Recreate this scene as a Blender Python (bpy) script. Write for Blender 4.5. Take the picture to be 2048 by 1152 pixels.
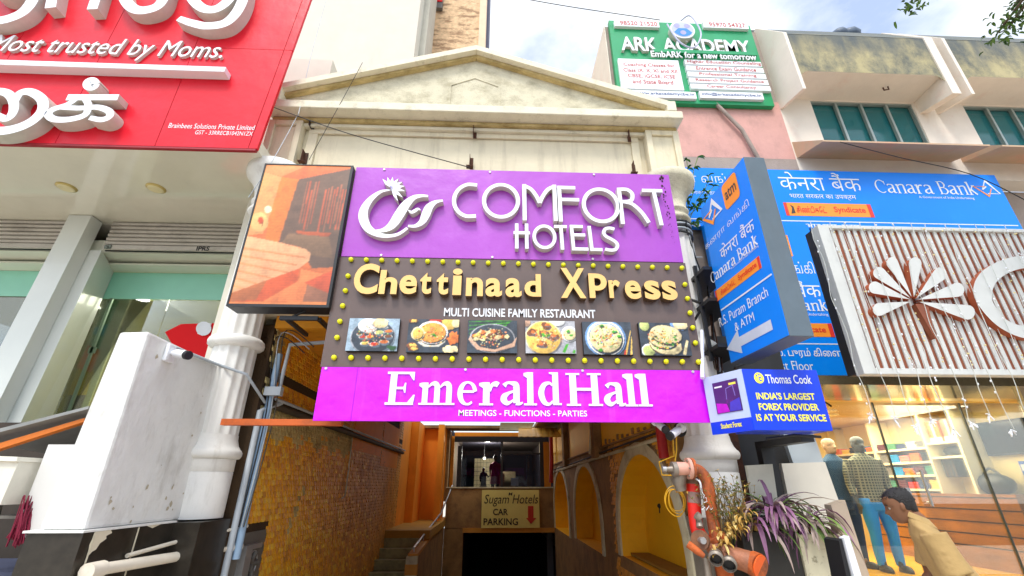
import bpy, math, random
from mathutils import Vector as V
random.seed(7)
for o in list(bpy.data.objects): bpy.data.objects.remove(o)
sc = bpy.context.scene
COL = sc.collection
# ------------------------------------------------------------------ camera
PITCH, YAW, FPX = math.radians(23.75), math.radians(2.2), 900.0
CAM = V((0, 0, 1.6))
cd = bpy.data.cameras.new('camera'); cam = bpy.data.objects.new('camera', cd); COL.objects.link(cam)
cam.location = CAM; cam.rotation_euler = (math.pi/2 + PITCH, 0, -YAW)
cd.sensor_width = 36; cd.lens = 36*FPX/2048; cd.clip_start = .05; cd.clip_end = 3000
sc.camera = cam
# ------------------------------------------------------------------ sky, sun, exposure
SUN_EL, SUN_AZ = math.radians(56), math.radians(195)      # azimuth clockwise from +Y (behind the camera, slightly left)
w = bpy.data.worlds.new('World'); sc.world = w; w.use_nodes = True
nt = w.node_tree; N = nt.nodes; L = nt.links; N.clear()
out = N.new('ShaderNodeOutputWorld'); bg = N.new('ShaderNodeBackground'); sky = N.new('ShaderNodeTexSky')
sky.sky_type = 'NISHITA'; sky.sun_disc = False; sky.sun_elevation = SUN_EL; sky.sun_rotation = SUN_AZ
sky.air_density = 1.0; sky.dust_density = 1.5
tc = N.new('ShaderNodeTexCoord'); mp = N.new('ShaderNodeMapping'); mp.inputs['Scale'].default_value = (1.6, 1.6, 3.2)
n1 = N.new('ShaderNodeTexNoise'); n1.inputs['Scale'].default_value = 1.9; n1.inputs['Detail'].default_value = 9; n1.inputs['Roughness'].default_value = .58
cr = N.new('ShaderNodeValToRGB'); cr.color_ramp.elements[0].position = .36; cr.color_ramp.elements[1].position = .60
cr.color_ramp.elements[0].color = (.3, .3, .3, 1)
mx = N.new('ShaderNodeMixRGB')
L.new(tc.outputs['Generated'], mp.inputs[0]); L.new(mp.outputs[0], n1.inputs['Vector']); L.new(n1.outputs[0], cr.inputs[0])
# clouds are brighter towards the sun
dt = N.new('ShaderNodeVectorMath'); dt.operation = 'DOT_PRODUCT'; dt.inputs[1].default_value = (math.sin(SUN_AZ)*math.cos(SUN_EL), math.cos(SUN_AZ)*math.cos(SUN_EL), math.sin(SUN_EL))
mr = N.new('ShaderNodeMapRange'); mr.inputs[1].default_value = .35; mr.inputs[2].default_value = 1; mr.inputs[3].default_value = 7.6; mr.inputs[4].default_value = 15
sg2 = N.new('ShaderNodeMixRGB'); sg2.blend_type = 'MULTIPLY'; sg2.inputs[0].default_value = 1; sg2.inputs[2].default_value = (1.6, 1.75, 1.9, 1)
cm = N.new('ShaderNodeMixRGB'); cm.blend_type = 'MULTIPLY'; cm.inputs[0].default_value = 1; cm.inputs[1].default_value = (.93, .97, 1.02, 1)
L.new(tc.outputs['Generated'], dt.inputs[0]); L.new(dt.outputs['Value'], mr.inputs[0]); L.new(mr.outputs[0], cm.inputs[2]); L.new(cm.outputs[0], mx.inputs[2])
L.new(cr.outputs[0], mx.inputs[0]); L.new(sky.outputs[0], sg2.inputs[1]); L.new(sg2.outputs[0], mx.inputs[1]); L.new(mx.outputs[0], bg.inputs[0])
bg.inputs[1].default_value = .1; L.new(bg.outputs[0], out.inputs[0])
sl = bpy.data.lights.new('sun', 'SUN'); sl.energy = 1.35; sl.angle = math.radians(14); sl.color = (1, .95, .87)
so = bpy.data.objects.new('sun', sl); COL.objects.link(so); so.rotation_euler = (math.pi/2 - SUN_EL, 0, math.pi - SUN_AZ)
so.location = (-6, -20, 40)
sc.view_settings.view_transform = 'Standard'; sc.view_settings.look = 'None'
sc.view_settings.exposure = .82; sc.view_settings.gamma = 1
sc.cycles.max_bounces = 10; sc.cycles.transparent_max_bounces = 16

# ------------------------------------------------------------------ pixels to planes
_f = V((math.sin(YAW)*math.cos(PITCH), math.cos(YAW)*math.cos(PITCH), math.sin(PITCH)))
_r = V((math.cos(YAW), -math.sin(YAW), 0)); _u = _r.cross(_f)
def ray(px, py): return _f*FPX + _r*(px-1024) + _u*(576-py)
def at(px, py, Y): d = ray(px, py); return CAM + d*(Y/d.y)
def atX(px, py, X): d = ray(px, py); return CAM + d*(X/d.x)
class Plane:
    """A vertical plane: origin O, horizontal direction U along it, local y points INTO the wall."""
    def __init__(s, O, U=(1, 0, 0)):
        s.O = V(O); s.U = V(U).normalized(); s.W = V((0, 0, 1)); s.I = s.W.cross(s.U)
    def uv(s, px, py):
        d = ray(px, py); t = (s.O-CAM).dot(s.I)/d.dot(s.I); p = CAM + d*t - s.O
        return (p.dot(s.U), p.z)
    def tf(s, p): return s.O + s.U*p[0] + s.I*p[1] + s.W*p[2]
def YP(Y): return Plane((0, Y, 0))

# ------------------------------------------------------------------ materials
def S(r, g, b):
    f = lambda c: (c/255/12.92) if c <= 10 else ((c/255+.055)/1.055)**2.4
    return (f(r), f(g), f(b), 1)
MATS = {}
def mat(name, c, rough=.6, metal=0, var=.12, scale=3, dirt=None, dscale=(1, 1, 1), dlo=.55, dhi=.75, damt=.8, bump=0, bscale=40, bdist=.02, spec=.5, coat=0):
    if name in MATS: return MATS[name]
    m = bpy.data.materials.new(name); m.use_nodes = True; nt = m.node_tree; N = nt.nodes; L = nt.links
    b = N['Principled BSDF']; b.inputs['Roughness'].default_value = rough; b.inputs['Metallic'].default_value = metal
    b.inputs['Specular IOR Level'].default_value = spec; b.inputs['Coat Weight'].default_value = coat
    g = N.new('ShaderNodeNewGeometry')
    n = N.new('ShaderNodeTexNoise'); n.inputs['Scale'].default_value = scale; n.inputs['Detail'].default_value = 6; n.inputs['Roughness'].default_value = .65
    L.new(g.outputs['Position'], n.inputs['Vector'])
    r = N.new('ShaderNodeValToRGB'); e = r.color_ramp.elements; e[0].position = .3; e[1].position = .72
    e[0].color = tuple(x*(1-var) for x in c[:3])+(1,); e[1].color = tuple(min(1, x*(1+var*.7)) for x in c[:3])+(1,)
    L.new(n.outputs[0], r.inputs[0]); colr = r.outputs[0]
    if dirt:
        mp = N.new('ShaderNodeMapping'); mp.inputs['Scale'].default_value = dscale; L.new(g.outputs['Position'], mp.inputs[0])
        d = N.new('ShaderNodeTexNoise'); d.inputs['Scale'].default_value = 2.2; d.inputs['Detail'].default_value = 10; d.inputs['Roughness'].default_value = .7
        L.new(mp.outputs[0], d.inputs['Vector'])
        q = N.new('ShaderNodeMapRange'); q.inputs[1].default_value = dlo; q.inputs[2].default_value = dhi; q.inputs[4].default_value = damt
        L.new(d.outputs[0], q.inputs[0])
        x = N.new('ShaderNodeMixRGB'); L.new(q.outputs[0], x.inputs[0]); L.new(colr, x.inputs[1]); x.inputs[2].default_value = dirt; colr = x.outputs[0]
    L.new(colr, b.inputs['Base Color'])
    if bump:
        k = N.new('ShaderNodeTexNoise'); k.inputs['Scale'].default_value = bscale; k.inputs['Detail'].default_value = 5; L.new(g.outputs['Position'], k.inputs['Vector'])
        u = N.new('ShaderNodeBump'); u.inputs['Strength'].default_value = bump; u.inputs['Distance'].default_value = bdist
        L.new(k.outputs[0], u.inputs['Height']); L.new(u.outputs[0], b.inputs['Normal'])
    MATS[name] = m; return m
def emit(name, c, s, line=None):
    if name in MATS: return MATS[name]
    m = bpy.data.materials.new(name); m.use_nodes = True; N = m.node_tree.nodes; L = m.node_tree.links; b = N['Principled BSDF']
    b.inputs['Base Color'].default_value = (.02, .02, .02, 1); b.inputs['Roughness'].default_value = .4
    b.inputs['Emission Color'].default_value = c; b.inputs['Emission Strength'].default_value = s
    if line:      # LED rows and a slow wobble in brightness
        g = N.new('ShaderNodeNewGeometry'); wv = N.new('ShaderNodeTexWave'); wv.bands_direction = 'Z'; wv.inputs['Scale'].default_value = line
        n = N.new('ShaderNodeTexNoise'); n.inputs['Scale'].default_value = 5; n.inputs['Detail'].default_value = 6
        L.new(g.outputs['Position'], wv.inputs['Vector']); L.new(g.outputs['Position'], n.inputs['Vector'])
        a = N.new('ShaderNodeMath'); a.operation = 'MULTIPLY_ADD'; a.inputs[1].default_value = .25*s; a.inputs[2].default_value = .55*s
        a2 = N.new('ShaderNodeMath'); a2.operation = 'MULTIPLY_ADD'; a2.inputs[1].default_value = .65*s
        L.new(wv.outputs['Fac'], a.inputs[0]); L.new(n.outputs[0], a2.inputs[0]); L.new(a.outputs[0], a2.inputs[2]); L.new(a2.outputs[0], b.inputs['Emission Strength'])
    MATS[name] = m; return m
def glass(name, tint, refl=.09, rough=.0):
    if name in MATS: return MATS[name]
    m = bpy.data.materials.new(name); m.use_nodes = True; N = m.node_tree.nodes; L = m.node_tree.links
    N.remove(N['Principled BSDF']); o = N['Material Output']
    t = N.new('ShaderNodeBsdfTransparent'); t.inputs[0].default_value = tint; g = N.new('ShaderNodeBsdfGlossy'); g.inputs['Roughness'].default_value = rough
    f = N.new('ShaderNodeFresnel'); f.inputs[0].default_value = 1.5; a = N.new('ShaderNodeMath'); a.operation = 'MULTIPLY'; a.use_clamp = True; a.inputs[1].default_value = refl
    L.new(f.outputs[0], a.inputs[0]); x = N.new('ShaderNodeMixShader'); L.new(a.outputs[0], x.inputs[0]); L.new(t.outputs[0], x.inputs[1]); L.new(g.outputs[0], x.inputs[2])
    L.new(x.outputs[0], o.inputs[0]); MATS[name] = m; return m

# ------------------------------------------------------------------ mesh builder
def cr_pts(pts, n=6, closed=False):
    """Catmull-Rom through points of any dimension."""
    P = [tuple(p) for p in pts]; k = len(P); o = []
    for i in range(k if closed else k-1):
        g = (lambda j: P[j % k]) if closed else (lambda j: P[max(0, min(k-1, j))])
        a, b, c, d = g(i-1), g(i), g(i+1), g(i+2)
        for s in range(n):
            t = s/n
            o.append(tuple(.5*((2*q)+(r-p)*t+(2*p-5*q+4*r-s_)*t*t+(3*q-p-3*r+s_)*t**3) for p, q, r, s_ in zip(a, b, c, d)))
    if not closed: o.append(P[-1])
    return o
def rib(pts, ws, n=6, closed=False, sm=True):
    """A flat ribbon: left and right outline points of a stroke of varying width."""
    if not hasattr(ws, '__len__'): ws = [ws]*len(pts)
    q = [(p[0], p[1], w_) for p, w_ in zip(pts, ws)]
    if sm: q = cr_pts(q, n, closed)
    a, b = [], []; k = len(q)
    for i in range(k):
        p0 = q[(i-1) % k] if closed or i else q[i]; p1 = q[(i+1) % k] if closed or i < k-1 else q[i]
        dx, dz = p1[0]-p0[0], p1[1]-p0[1]; l = math.hypot(dx, dz) or 1; nx, nz = -dz/l, dx/l
        m = 1.0
        if not sm and (closed or 0 < i < k-1):
            e = (q[i][0]-p0[0], q[i][1]-p0[1]); le = math.hypot(*e) or 1
            cs = abs((e[0]*dx+e[1]*dz)/(le*l)); m = 1/max(cs, .35)
        h = q[i][2]/2*m
        a.append((q[i][0]+nx*h, q[i][1]+nz*h)); b.append((q[i][0]-nx*h, q[i][1]-nz*h))
    return a, b
_tcache = {}
def textmesh(s, bold, depth, res=3):
    k = (s, bold, depth > 0, res)
    if k not in _tcache:
        c = bpy.data.curves.new('t', 'FONT'); c.body = s; c.resolution_u = res; c.offset = bold; c.extrude = .5 if depth > 0 else 0
        o = bpy.data.objects.new('t', c); COL.objects.link(o); bpy.context.view_layer.update()
        me = o.evaluated_get(bpy.context.evaluated_depsgraph_get()).to_mesh()
        vs = [tuple(v.co) for v in me.vertices]; fs = [(tuple(p.vertices), p.normal.z > .5) for p in me.polygons if not (depth > 0 and p.normal.z < -.5)]
        o.to_mesh_clear(); bpy.data.objects.remove(o); bpy.data.curves.remove(c)
        xs = [v[0] for v in vs] or [0, 1]; ys = [v[1] for v in vs] or [0, 1]
        _tcache[k] = (vs, fs, min(xs), max(xs), min(ys), max(ys))
    return _tcache[k]
class M:
    def __init__(s, pl=None):
        s.v = []; s.f = []; s.mi = []; s.ms = []; s.pl = pl; s.sm = []
    def _m(s, m):
        if m not in s.ms: s.ms.append(m)
        return s.ms.index(m)
    def add(s, pts, faces, m, smooth=False):
        b = len(s.v); s.v += [(s.pl.tf(p) if s.pl else V(p)) for p in pts]; k = s._m(m)
        for f in faces: s.f.append([b+i for i in f]); s.mi.append(k); s.sm.append(smooth)
        return s
    def box(s, x0, x1, y0, y1, z0, z1, m):
        p = [(x, y, z) for z in (z0, z1) for y in (y0, y1) for x in (x0, x1)]
        return s.add(p, [(0, 2, 3, 1), (4, 5, 7, 6), (0, 1, 5, 4), (2, 6, 7, 3), (0, 4, 6, 2), (1, 3, 7, 5)], m)
    def hexa(s, p, m):   # 8 points: bottom 4 ccw, top 4 ccw
        return s.add(p, [(3, 2, 1, 0), (4, 5, 6, 7), (0, 1, 5, 4), (1, 2, 6, 5), (2, 3, 7, 6), (3, 0, 4, 7)], m)
    def prism(s, poly, y0, y1, m, ms=None, back=True):
        n = len(poly); p = [(a, y0, c) for a, c in poly]+[(a, y1, c) for a, c in poly]
        ar = sum(poly[i][0]*poly[(i+1) % n][1]-poly[(i+1) % n][0]*poly[i][1] for i in range(n))
        fr = list(range(n)) if ar > 0 else list(range(n))[::-1]
        s.add(p, [fr]+([[n+i for i in fr[::-1]]] if back else []), m)
        if y1 != y0: s.add(p, [(i, n+i, n+(i+1) % n, (i+1) % n) for i in range(n)] if ar > 0 else [(i, (i+1) % n, n+(i+1) % n, n+i) for i in range(n)], ms or m)
        return s
    def flat(s, poly, y, m): return s.prism(poly, y, y, m, back=False)
    def xprism(s, poly, x0, x1, m):   # polygon in (y,z), extruded along x
        n = len(poly); p = [(x0, a, c) for a, c in poly]+[(x1, a, c) for a, c in poly]
        return s.add(p, [list(range(n))[::-1], [n+i for i in range(n)]]+[(i, (i+1) % n, n+(i+1) % n, n+i) for i in range(n)], m)
    def ribbon(s, pts, ws, y0, y1, m, ms=None, n=6, closed=False, sm=True):
        a, b = rib(pts, ws, n, closed, sm); k = len(a)
        p = [(x, y0, z) for x, z in a]+[(x, y0, z) for x, z in b]+[(x, y1, z) for x, z in a]+[(x, y1, z) for x, z in b]
        fr, sd = [], []
        for i in range(k if closed else k-1):
            j = (i+1) % k; fr.append((i, k+i, k+j, j)); sd += [(i, j, 2*k+j, 2*k+i), (k+i, 3*k+i, 3*k+j, k+j)]
        if not closed: sd += [(0, 2*k, 3*k, k), (k-1, 2*k-1, 4*k-1, 3*k-1)]
        s.add(p, fr, m)
        if y1 != y0: s.add(p, sd, ms or m)
        return s
    def text(s, t, x0, x1, z0, z1, y, depth, m, ms=None, bold=0, shear=0, res=3):
        vs, fs, a, b, c, d = textmesh(t, bold, depth, res); sx = (x1-x0)/((b-a) or 1); sz = (z1-z0)/((d-c) or 1)
        p = [(x0+(v[0]-a)*sx+shear*(v[1]-c)*sz, y+(.5-v[2])*depth if depth > 0 else y, z0+(v[1]-c)*sz) for v in vs]
        s.add(p, [f for f, fr in fs if fr or depth <= 0], m)
        if depth > 0: s.add(p, [f for f, fr in fs if not fr], ms or m)
        return s
    def tpx(s, t, l, r, h, m, y=-.004, depth=0, ms=None, **k):
        """Text on the plane between the mid-left and mid-right pixels, h pixels tall."""
        u0, v0 = s.pl.uv(*l); u1, v1 = s.pl.uv(*r); cx, cy = (l[0]+r[0])/2, (l[1]+r[1])/2
        za = s.pl.uv(cx, cy+h/2)[1]; zb = s.pl.uv(cx, cy-h/2)[1]
        return s.text(t, u0, u1, za, zb, y, depth, m, ms, **k)
    def tube(s, pts, r, m, n=8, sm=0, caps=True):
        if sm: pts = cr_pts(pts, sm)
        P = [V(p) for p in pts]; rs = r if hasattr(r, '__len__') else [r]*len(P)
        if hasattr(r, '__len__') and len(rs) != len(P): rs = [rs[min(len(rs)-1, int(i*(len(rs)-1)/(len(P)-1)+.5))] for i in range(len(P))]
        vs, fs = [], []; up = None
        for i, p in enumerate(P):
            t = (P[min(i+1, len(P)-1)]-P[max(i-1, 0)]).normalized()
            if up is None: up = V((0, 0, 1)) if abs(t.z) < .9 else V((1, 0, 0))
            a = t.cross(up).normalized(); b = a.cross(t).normalized(); up = b
            vs += [p+(a*math.cos(2*math.pi*k/n)+b*math.sin(2*math.pi*k/n))*rs[i] for k in range(n)]
        for i in range(len(P)-1):
            for k in range(n): fs.append((i*n+k, i*n+(k+1) % n, (i+1)*n+(k+1) % n, (i+1)*n+k))
        s.add(vs, fs, m, True)
        if caps: s.add(vs, [list(range(n))[::-1], [(len(P)-1)*n+k for k in range(n)]], m)
        return s
    def lathe(s, cx, cy, prof, m, n=32, flute=0, depth=.0):
        vs, fs = [], []
        for r, z in prof:
            for k in range(n):
                q = r-(depth*(.5-.5*math.cos(flute*2*math.pi*k/n))**.6 if flute else 0); a = 2*math.pi*k/n
                vs.append((cx+q*math.cos(a), cy+q*math.sin(a), z))
        for i in range(len(prof)-1):
            for k in range(n): fs.append((i*n+k, i*n+(k+1) % n, (i+1)*n+(k+1) % n, (i+1)*n+k))
        s.add(vs, fs, m, True); s.add(vs, [list(range(n))[::-1], [(len(prof)-1)*n+k for k in range(n)]], m); return s
    def ball(s, c, r, m, n=12, k=8, sc_=(1, 1, 1)):
        vs, fs = [], []
        for i in range(k+1):
            ph = math.pi*i/k
            for j in range(n):
                a = 2*math.pi*j/n; vs.append((c[0]+r*sc_[0]*math.sin(ph)*math.cos(a), c[1]+r*sc_[1]*math.sin(ph)*math.sin(a), c[2]+r*sc_[2]*math.cos(ph)))
        for i in range(k):
            for j in range(n): fs.append((i*n+j, (i+1)*n+j, (i+1)*n+(j+1) % n, i*n+(j+1) % n))
        return s.add(vs, fs, m, True)
    def loft(s, rings, m, caps=True):
        n = len(rings[0]); vs = [p for r in rings for p in r]; fs = []
        for i in range(len(rings)-1):
            for k in range(n): fs.append((i*n+k, i*n+(k+1) % n, (i+1)*n+(k+1) % n, (i+1)*n+k))
        if caps: fs += [list(range(n))[::-1], [(len(rings)-1)*n+k for k in range(n)]]
        return s.add(vs, fs, m, True)
    def ob(s, name, parent=None, bevel=0):
        org = V((0, 0, 0))
        if parent: org = V(parent['_o'])
        elif s.v:
            xs = [v.x for v in s.v]; ys = [v.y for v in s.v]; org = V(((min(xs)+max(xs))/2, (min(ys)+max(ys))/2, min(v.z for v in s.v)))
        me = bpy.data.meshes.new(name); me.from_pydata([v-org for v in s.v], [], s.f)
        for m in s.ms: me.materials.append(m)
        me.polygons.foreach_set('material_index', s.mi); me.polygons.foreach_set('use_smooth', s.sm); me.update()
        o = bpy.data.objects.new(name, me); COL.objects.link(o); o['_o'] = tuple(org)
        if parent: o.parent = parent
        else: o.location = org
        if bevel:
            b = o.modifiers.new('bevel', 'BEVEL'); b.width = bevel; b.segments = 2; b.limit_method = 'ANGLE'
        return o
def tag(o, label, cat, group=None, kind=None):
    o['label'] = label; o['category'] = cat
    if group: o['group'] = group
    if kind: o['kind'] = kind
    return o
def thing(name, label, cat, loc=(0, 0, 0), group=None):
    o = bpy.data.objects.new(name, None); o.empty_display_size = .2; COL.objects.link(o); o.location = loc; o['_o'] = tuple(loc)
    return tag(o, label, cat, group)
def structure(o): o['kind'] = 'structure'; return o
def dup(o, d, label=None):
    """A copy of a thing and of its parts and sub-parts, moved by d."""
    def cp(a, par):
        c = a.copy(); COL.objects.link(c)
        if par: c.parent = par
        for ch in a.children: cp(ch, c)
        return c
    c = cp(o, None); c.location = V(o.location)+V(d)
    if label: c['label'] = label
    return c

# ------------------------------------------------------------------ serif letters as flat strokes, unit cap height
def serif(ch, w_=.2, t=.07):
    R = lambda x0, z0, x1, z1: ('p', [(x0, z0), (x1, z0), (x1, z1), (x0, z1)])
    B = lambda pts, ws: ('r', pts, ws)
    h = .7; sv = w_*.55; o = []
    def stem(x, z0, z1, top=True, bot=True, tl=True):
        o.append(R(x, z0+t*.8*(bot), x+w_, z1))
        if bot: o.append(R(x-sv, z0, x+w_+sv, z0+t*.8))
        if top == 'flag': o.append(('p', [(x-sv*1.1, z1-t*1.5), (x-.001, z1-t*2.6), (x-.001, z1), (x-sv*1.1, z1-t*.4)]))
        elif top: o.append(R(x-sv, z1, x+w_+sv, z1+t*.8))
    if ch == 'E':
        stem(.1, 0, 1-t, False, False); o.append(R(0, 1-t, .82, 1)); o.append(R(0, -.001, .84, t-.001)); o.append(R(.1+w_, .5-t/2, .55, .5+t/2))
        o.append(('p', [(.82, 1-t), (.82, .74), (.79, .74), (.66, 1-t)])); o.append(('p', [(.87, .3), (.84, t-.001), (.66, t-.001), (.83, .3)])); o.append(('p', [(.55, .36), (.585, .36), (.585, .66), (.55, .66), (.5, .5)]))
    elif ch == 'H':
        stem(.1, 0, 1-t*.8); stem(.75, 0, 1-t*.8); o.append(R(.1+w_, .5-t*.6, .75, .5+t*.6))
    elif ch == 'm' or ch == 'n':
        k = 3 if ch == 'm' else 2
        for i in range(k):
            x = .1+i*.43; stem(x, 0, h if i == 0 else h*.72, 'flag' if i == 0 else False)
            if i: o.append(B([(x-.43+w_, h*.78), (x-.43+w_*1.5+.02, h*.93), (x-.05+w_*.3, h*.95), (x+w_*.42, h*.86), (x+w_/2, h*.7)], [t*.7, t*1.3, w_*.8, w_*.95, w_]))
    elif ch == 'e':
        pts = [(.34+.29*math.cos(a), h/2+(h/2-.02)*math.sin(a)) for a in [math.radians(d) for d in range(8, 330, 23)]]
        ws = [max(t, w_*abs(math.cos(math.radians(d)))**.8*(1 if 90 < d < 270 else .8)) for d in range(8, 330, 23)]; ws[0] = w_*.75; ws[-1] = t
        o.append(B(pts, ws)); o.append(R(.14, h*.52, .58, h*.52+t))
    elif ch == 'r':
        stem(.1, 0, h, 'flag'); o.append(B([(.1+w_, h*.6), (.16+w_, h*.86), (.28+w_, h*.93), (.36+w_, h*.88)], [t, t*1.5, w_*.8, w_*.75]))
    elif ch == 'a':
        o.append(R(.4, .05, .4+w_, h*.74)); o.append(B([(.4+w_/2, h*.7), (.4+w_*.35, h*.88), (.33, h*.95), (.2, h*.95), (.1, h*.82)], [w_, w_*.95, w_*.5, t*1.2, w_*.75]))
        o.append(B([(.4, h*.58), (.25, h*.5), (.12, h*.36), (.1, h*.2), (.2, h*.07), (.32, h*.12), (.4, h*.2)], [t, t*1.3, w_*.9, w_, w_*.7, t, t])); o.append(B([(.4+w_*.5, .07), (.4+w_, .03), (.46+w_*1.2, .07)], [w_*.9, t*1.3, t*.6]))
    elif ch == 'l': stem(.1, 0, 1, 'flag')
    elif ch == 'd':
        o.append(R(.5, 0, .5+w_, 1)); o.append(('p', [(.5-sv, .96), (.499, .93), (.499, 1), (.5-sv, 1)])); o.append(R(.5+w_, 0, .5+w_+sv*.8, t*.8))
        o.append(B([(.5, h*.85), (.38, h*.95), (.2, h*.84), (.11, h*.5), (.2, h*.14), (.36, h*.03), (.5, h*.16)], [t, t*1.2, w_*.8, w_, w_*.8, t*1.2, t]))
    elif ch == 'C':
        A = list(range(40, 325, 19)); o.append(B([(.44+.38*math.cos(math.radians(d)), .5+.47*math.sin(math.radians(d))) for d in A], [max(t, w_*abs(math.cos(math.radians(d)))) if 90 < d < 270 else t*1.2 for d in A]))
        o.append(R(.72, .64, .72+t*.8, .9))
    elif ch == 'B':
        stem(.1, 0, 1-t, True); o.append(B([(.1+w_, .97), (.42, .97), (.56, .75), (.42, .53), (.1+w_, .53)], [t, t, w_*.9, t, t])); o.append(B([(.1+w_, .49), (.46, .49), (.64, .26), (.46, .03), (.1+w_, .03)], [t, t, w_, t, t]))
    elif ch == 'k':
        stem(.1, 0, 1, 'flag'); o.append(B([(.1+w_, .3), (.3, .48), (.46, h)], [t*1.2]*3)); o.append(B([(.26, .42), (.4, .2), (.55, .03)], [w_*.9]*3)); o.append(R(.36, h, .58, h+t*.7))
    return o
def serif_word(mb, word, boxes, y, depth, m, w_=.2, t=.07, ms=None):
    """boxes: one (x0,x1,z0,z1) per letter, fitted to the letter's own bounding box."""
    for ch, (x0, x1, z0, z1) in zip(word, boxes):
        g = serif(ch, w_, t); pts = []
        for q in g:
            if q[0] == 'p': pts += q[1]
            else: a, b = rib(q[1], q[2]); pts += a+b
        ax, bx = min(p[0] for p in pts), max(p[0] for p in pts); az, bz = min(p[1] for p in pts), max(p[1] for p in pts)
        sx, sz = (x1-x0)/(bx-ax), (z1-z0)/(bz-az); T = lambda p: (x0+(p[0]-ax)*sx, z0+(p[1]-az)*sz)
        for i, q in enumerate(g):
            yy = y-i*.0007
            if q[0] == 'p': mb.prism([T(p) for p in q[1]], yy, y+depth, m, ms, back=False)
            else:
                a, b = rib(q[1], q[2]); k = len(a); A = [T(p) for p in a]; Bb = [T(p) for p in b]
                p = [(x, yy, z) for x, z in A]+[(x, yy, z) for x, z in Bb]+[(x, y+depth, z) for x, z in A]+[(x, y+depth, z) for x, z in Bb]
                mb.add(p, [(j, k+j, k+j+1, j+1) for j in range(k-1)], m)
                mb.add(p, [f for j in range(k-1) for f in ((j, j+1, 2*k+j+1, 2*k+j), (k+j, 3*k+j, 3*k+j+1, k+j+1))], ms or m)
    return mb
SW = {'E': .87, 'H': 1.05, 'm': 1.18, 'n': .75, 'e': .66, 'r': .62, 'a': .72, 'l': .4, 'd': .8, 'C': .85, 'B': .75, 'k': .68, ' ': .4}
SH = {'m': .7, 'n': .7, 'e': .7, 'r': .7, 'a': .7}
def serif_line(mb, word, u0, u1, v0, v1, y, m, w_=.09, t=.04):
    tot = sum(SW[c] for c in word); x = u0; bx = []; wd = ''
    for c in word:
        wc = SW[c]/tot*(u1-u0)
        if c != ' ': bx.append((x+wc*.04, x+wc*.96, v0, v0+(v1-v0)*SH.get(c, 1))); wd += c
        x += wc
    return serif_word(mb, wd, bx, y, .002, m, w_, t)

# ------------------------------------------------------------------ pictures (screen image, printed boards): soft shapes computed per grid vertex
import numpy as np
def paint(shapes, nx, ny, base, blur=1, seed=1, grain=.10, blotch=.16):
    """shapes: (polygon in 0..1, linear colour, shade) painted in order; returns (ny+1, nx+1, 3)."""
    rg = np.random.RandomState(seed); U, Vv = np.meshgrid(np.linspace(0, 1, nx+1), np.linspace(0, 1, ny+1)); img = np.ones((ny+1, nx+1, 3))*np.array(base[:3])
    for poly, c, sh in shapes:
        p = np.array(poly); ins = np.zeros(U.shape, bool); j = len(p)-1
        for i in range(len(p)):
            (xi, yi), (xj, yj) = p[i], p[j]
            if yi != yj: ins ^= ((yi > Vv) != (yj > Vv)) & (U < (xj-xi)*(Vv-yi)/(yj-yi)+xi)
            j = i
        if not ins.any(): continue
        x0, x1, y0, y1 = p[:, 0].min(), p[:, 0].max(), p[:, 1].min(), p[:, 1].max()
        g = 1+sh*((Vv-(y0+y1)/2)/max(y1-y0, 1e-3)-.6*(U-(x0+x1)/2)/max(x1-x0, 1e-3)); img[ins] = (np.array(c[:3])*g[..., None])[ins]
    def bl(a):
        b = np.pad(a, ((1, 1), (1, 1), (0, 0)), 'edge'); return (b[:-2, 1:-1]+b[2:, 1:-1]+b[1:-1, :-2]+b[1:-1, 2:]+4*b[1:-1, 1:-1])/8
    n1 = bl(bl(rg.normal(0, 1, (ny+1, nx+1, 1)))); k = 9; n2 = rg.normal(0, 1, (ny//k+3, nx//k+3, 1)); n2 = np.repeat(np.repeat(n2, k, 0), k, 1)[:ny+1, :nx+1]
    for _ in range(8): n2 = bl(n2)
    for _ in range(blur): img = bl(img)
    return np.clip(img*(1+grain*2*n1+blotch*n2), 0, 1)
def picture(name, parent, x0, x1, z0, z1, y, img, m):
    h, w_ = img.shape[:2]; xs = np.linspace(x0, x1, w_); zs = np.linspace(z0, z1, h); org = V(parent['_o']); vs = [(x-org.x, y-org.y, z-org.z) for z in zs for x in xs]
    fs = [(j*w_+i, j*w_+i+1, (j+1)*w_+i+1, (j+1)*w_+i) for j in range(h-1) for i in range(w_-1)]
    me = bpy.data.meshes.new(name); me.from_pydata(vs, [], fs); a = me.color_attributes.new('print', 'FLOAT_COLOR', 'POINT'); col = np.ones((h*w_, 4), np.float32); col[:, :3] = img.reshape(-1, 3); a.data.foreach_set('color', col.ravel()); me.materials.append(m); me.update()
    o = bpy.data.objects.new(name, me); COL.objects.link(o); o.parent = parent; o['_o'] = tuple(org); return o
def attr_mat(name, emission=0, rough=.35):
    m = bpy.data.materials.new(name); m.use_nodes = True; N = m.node_tree.nodes; L = m.node_tree.links; b = N['Principled BSDF']; a = N.new('ShaderNodeAttribute'); a.attribute_name = 'print'; b.inputs['Roughness'].default_value = rough
    if emission: b.inputs['Base Color'].default_value = (.02, .02, .02, 1); b.inputs['Emission Strength'].default_value = emission; L.new(a.outputs['Color'], b.inputs['Emission Color'])
    else: L.new(a.outputs['Color'], b.inputs['Base Color'])
    return m
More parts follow.
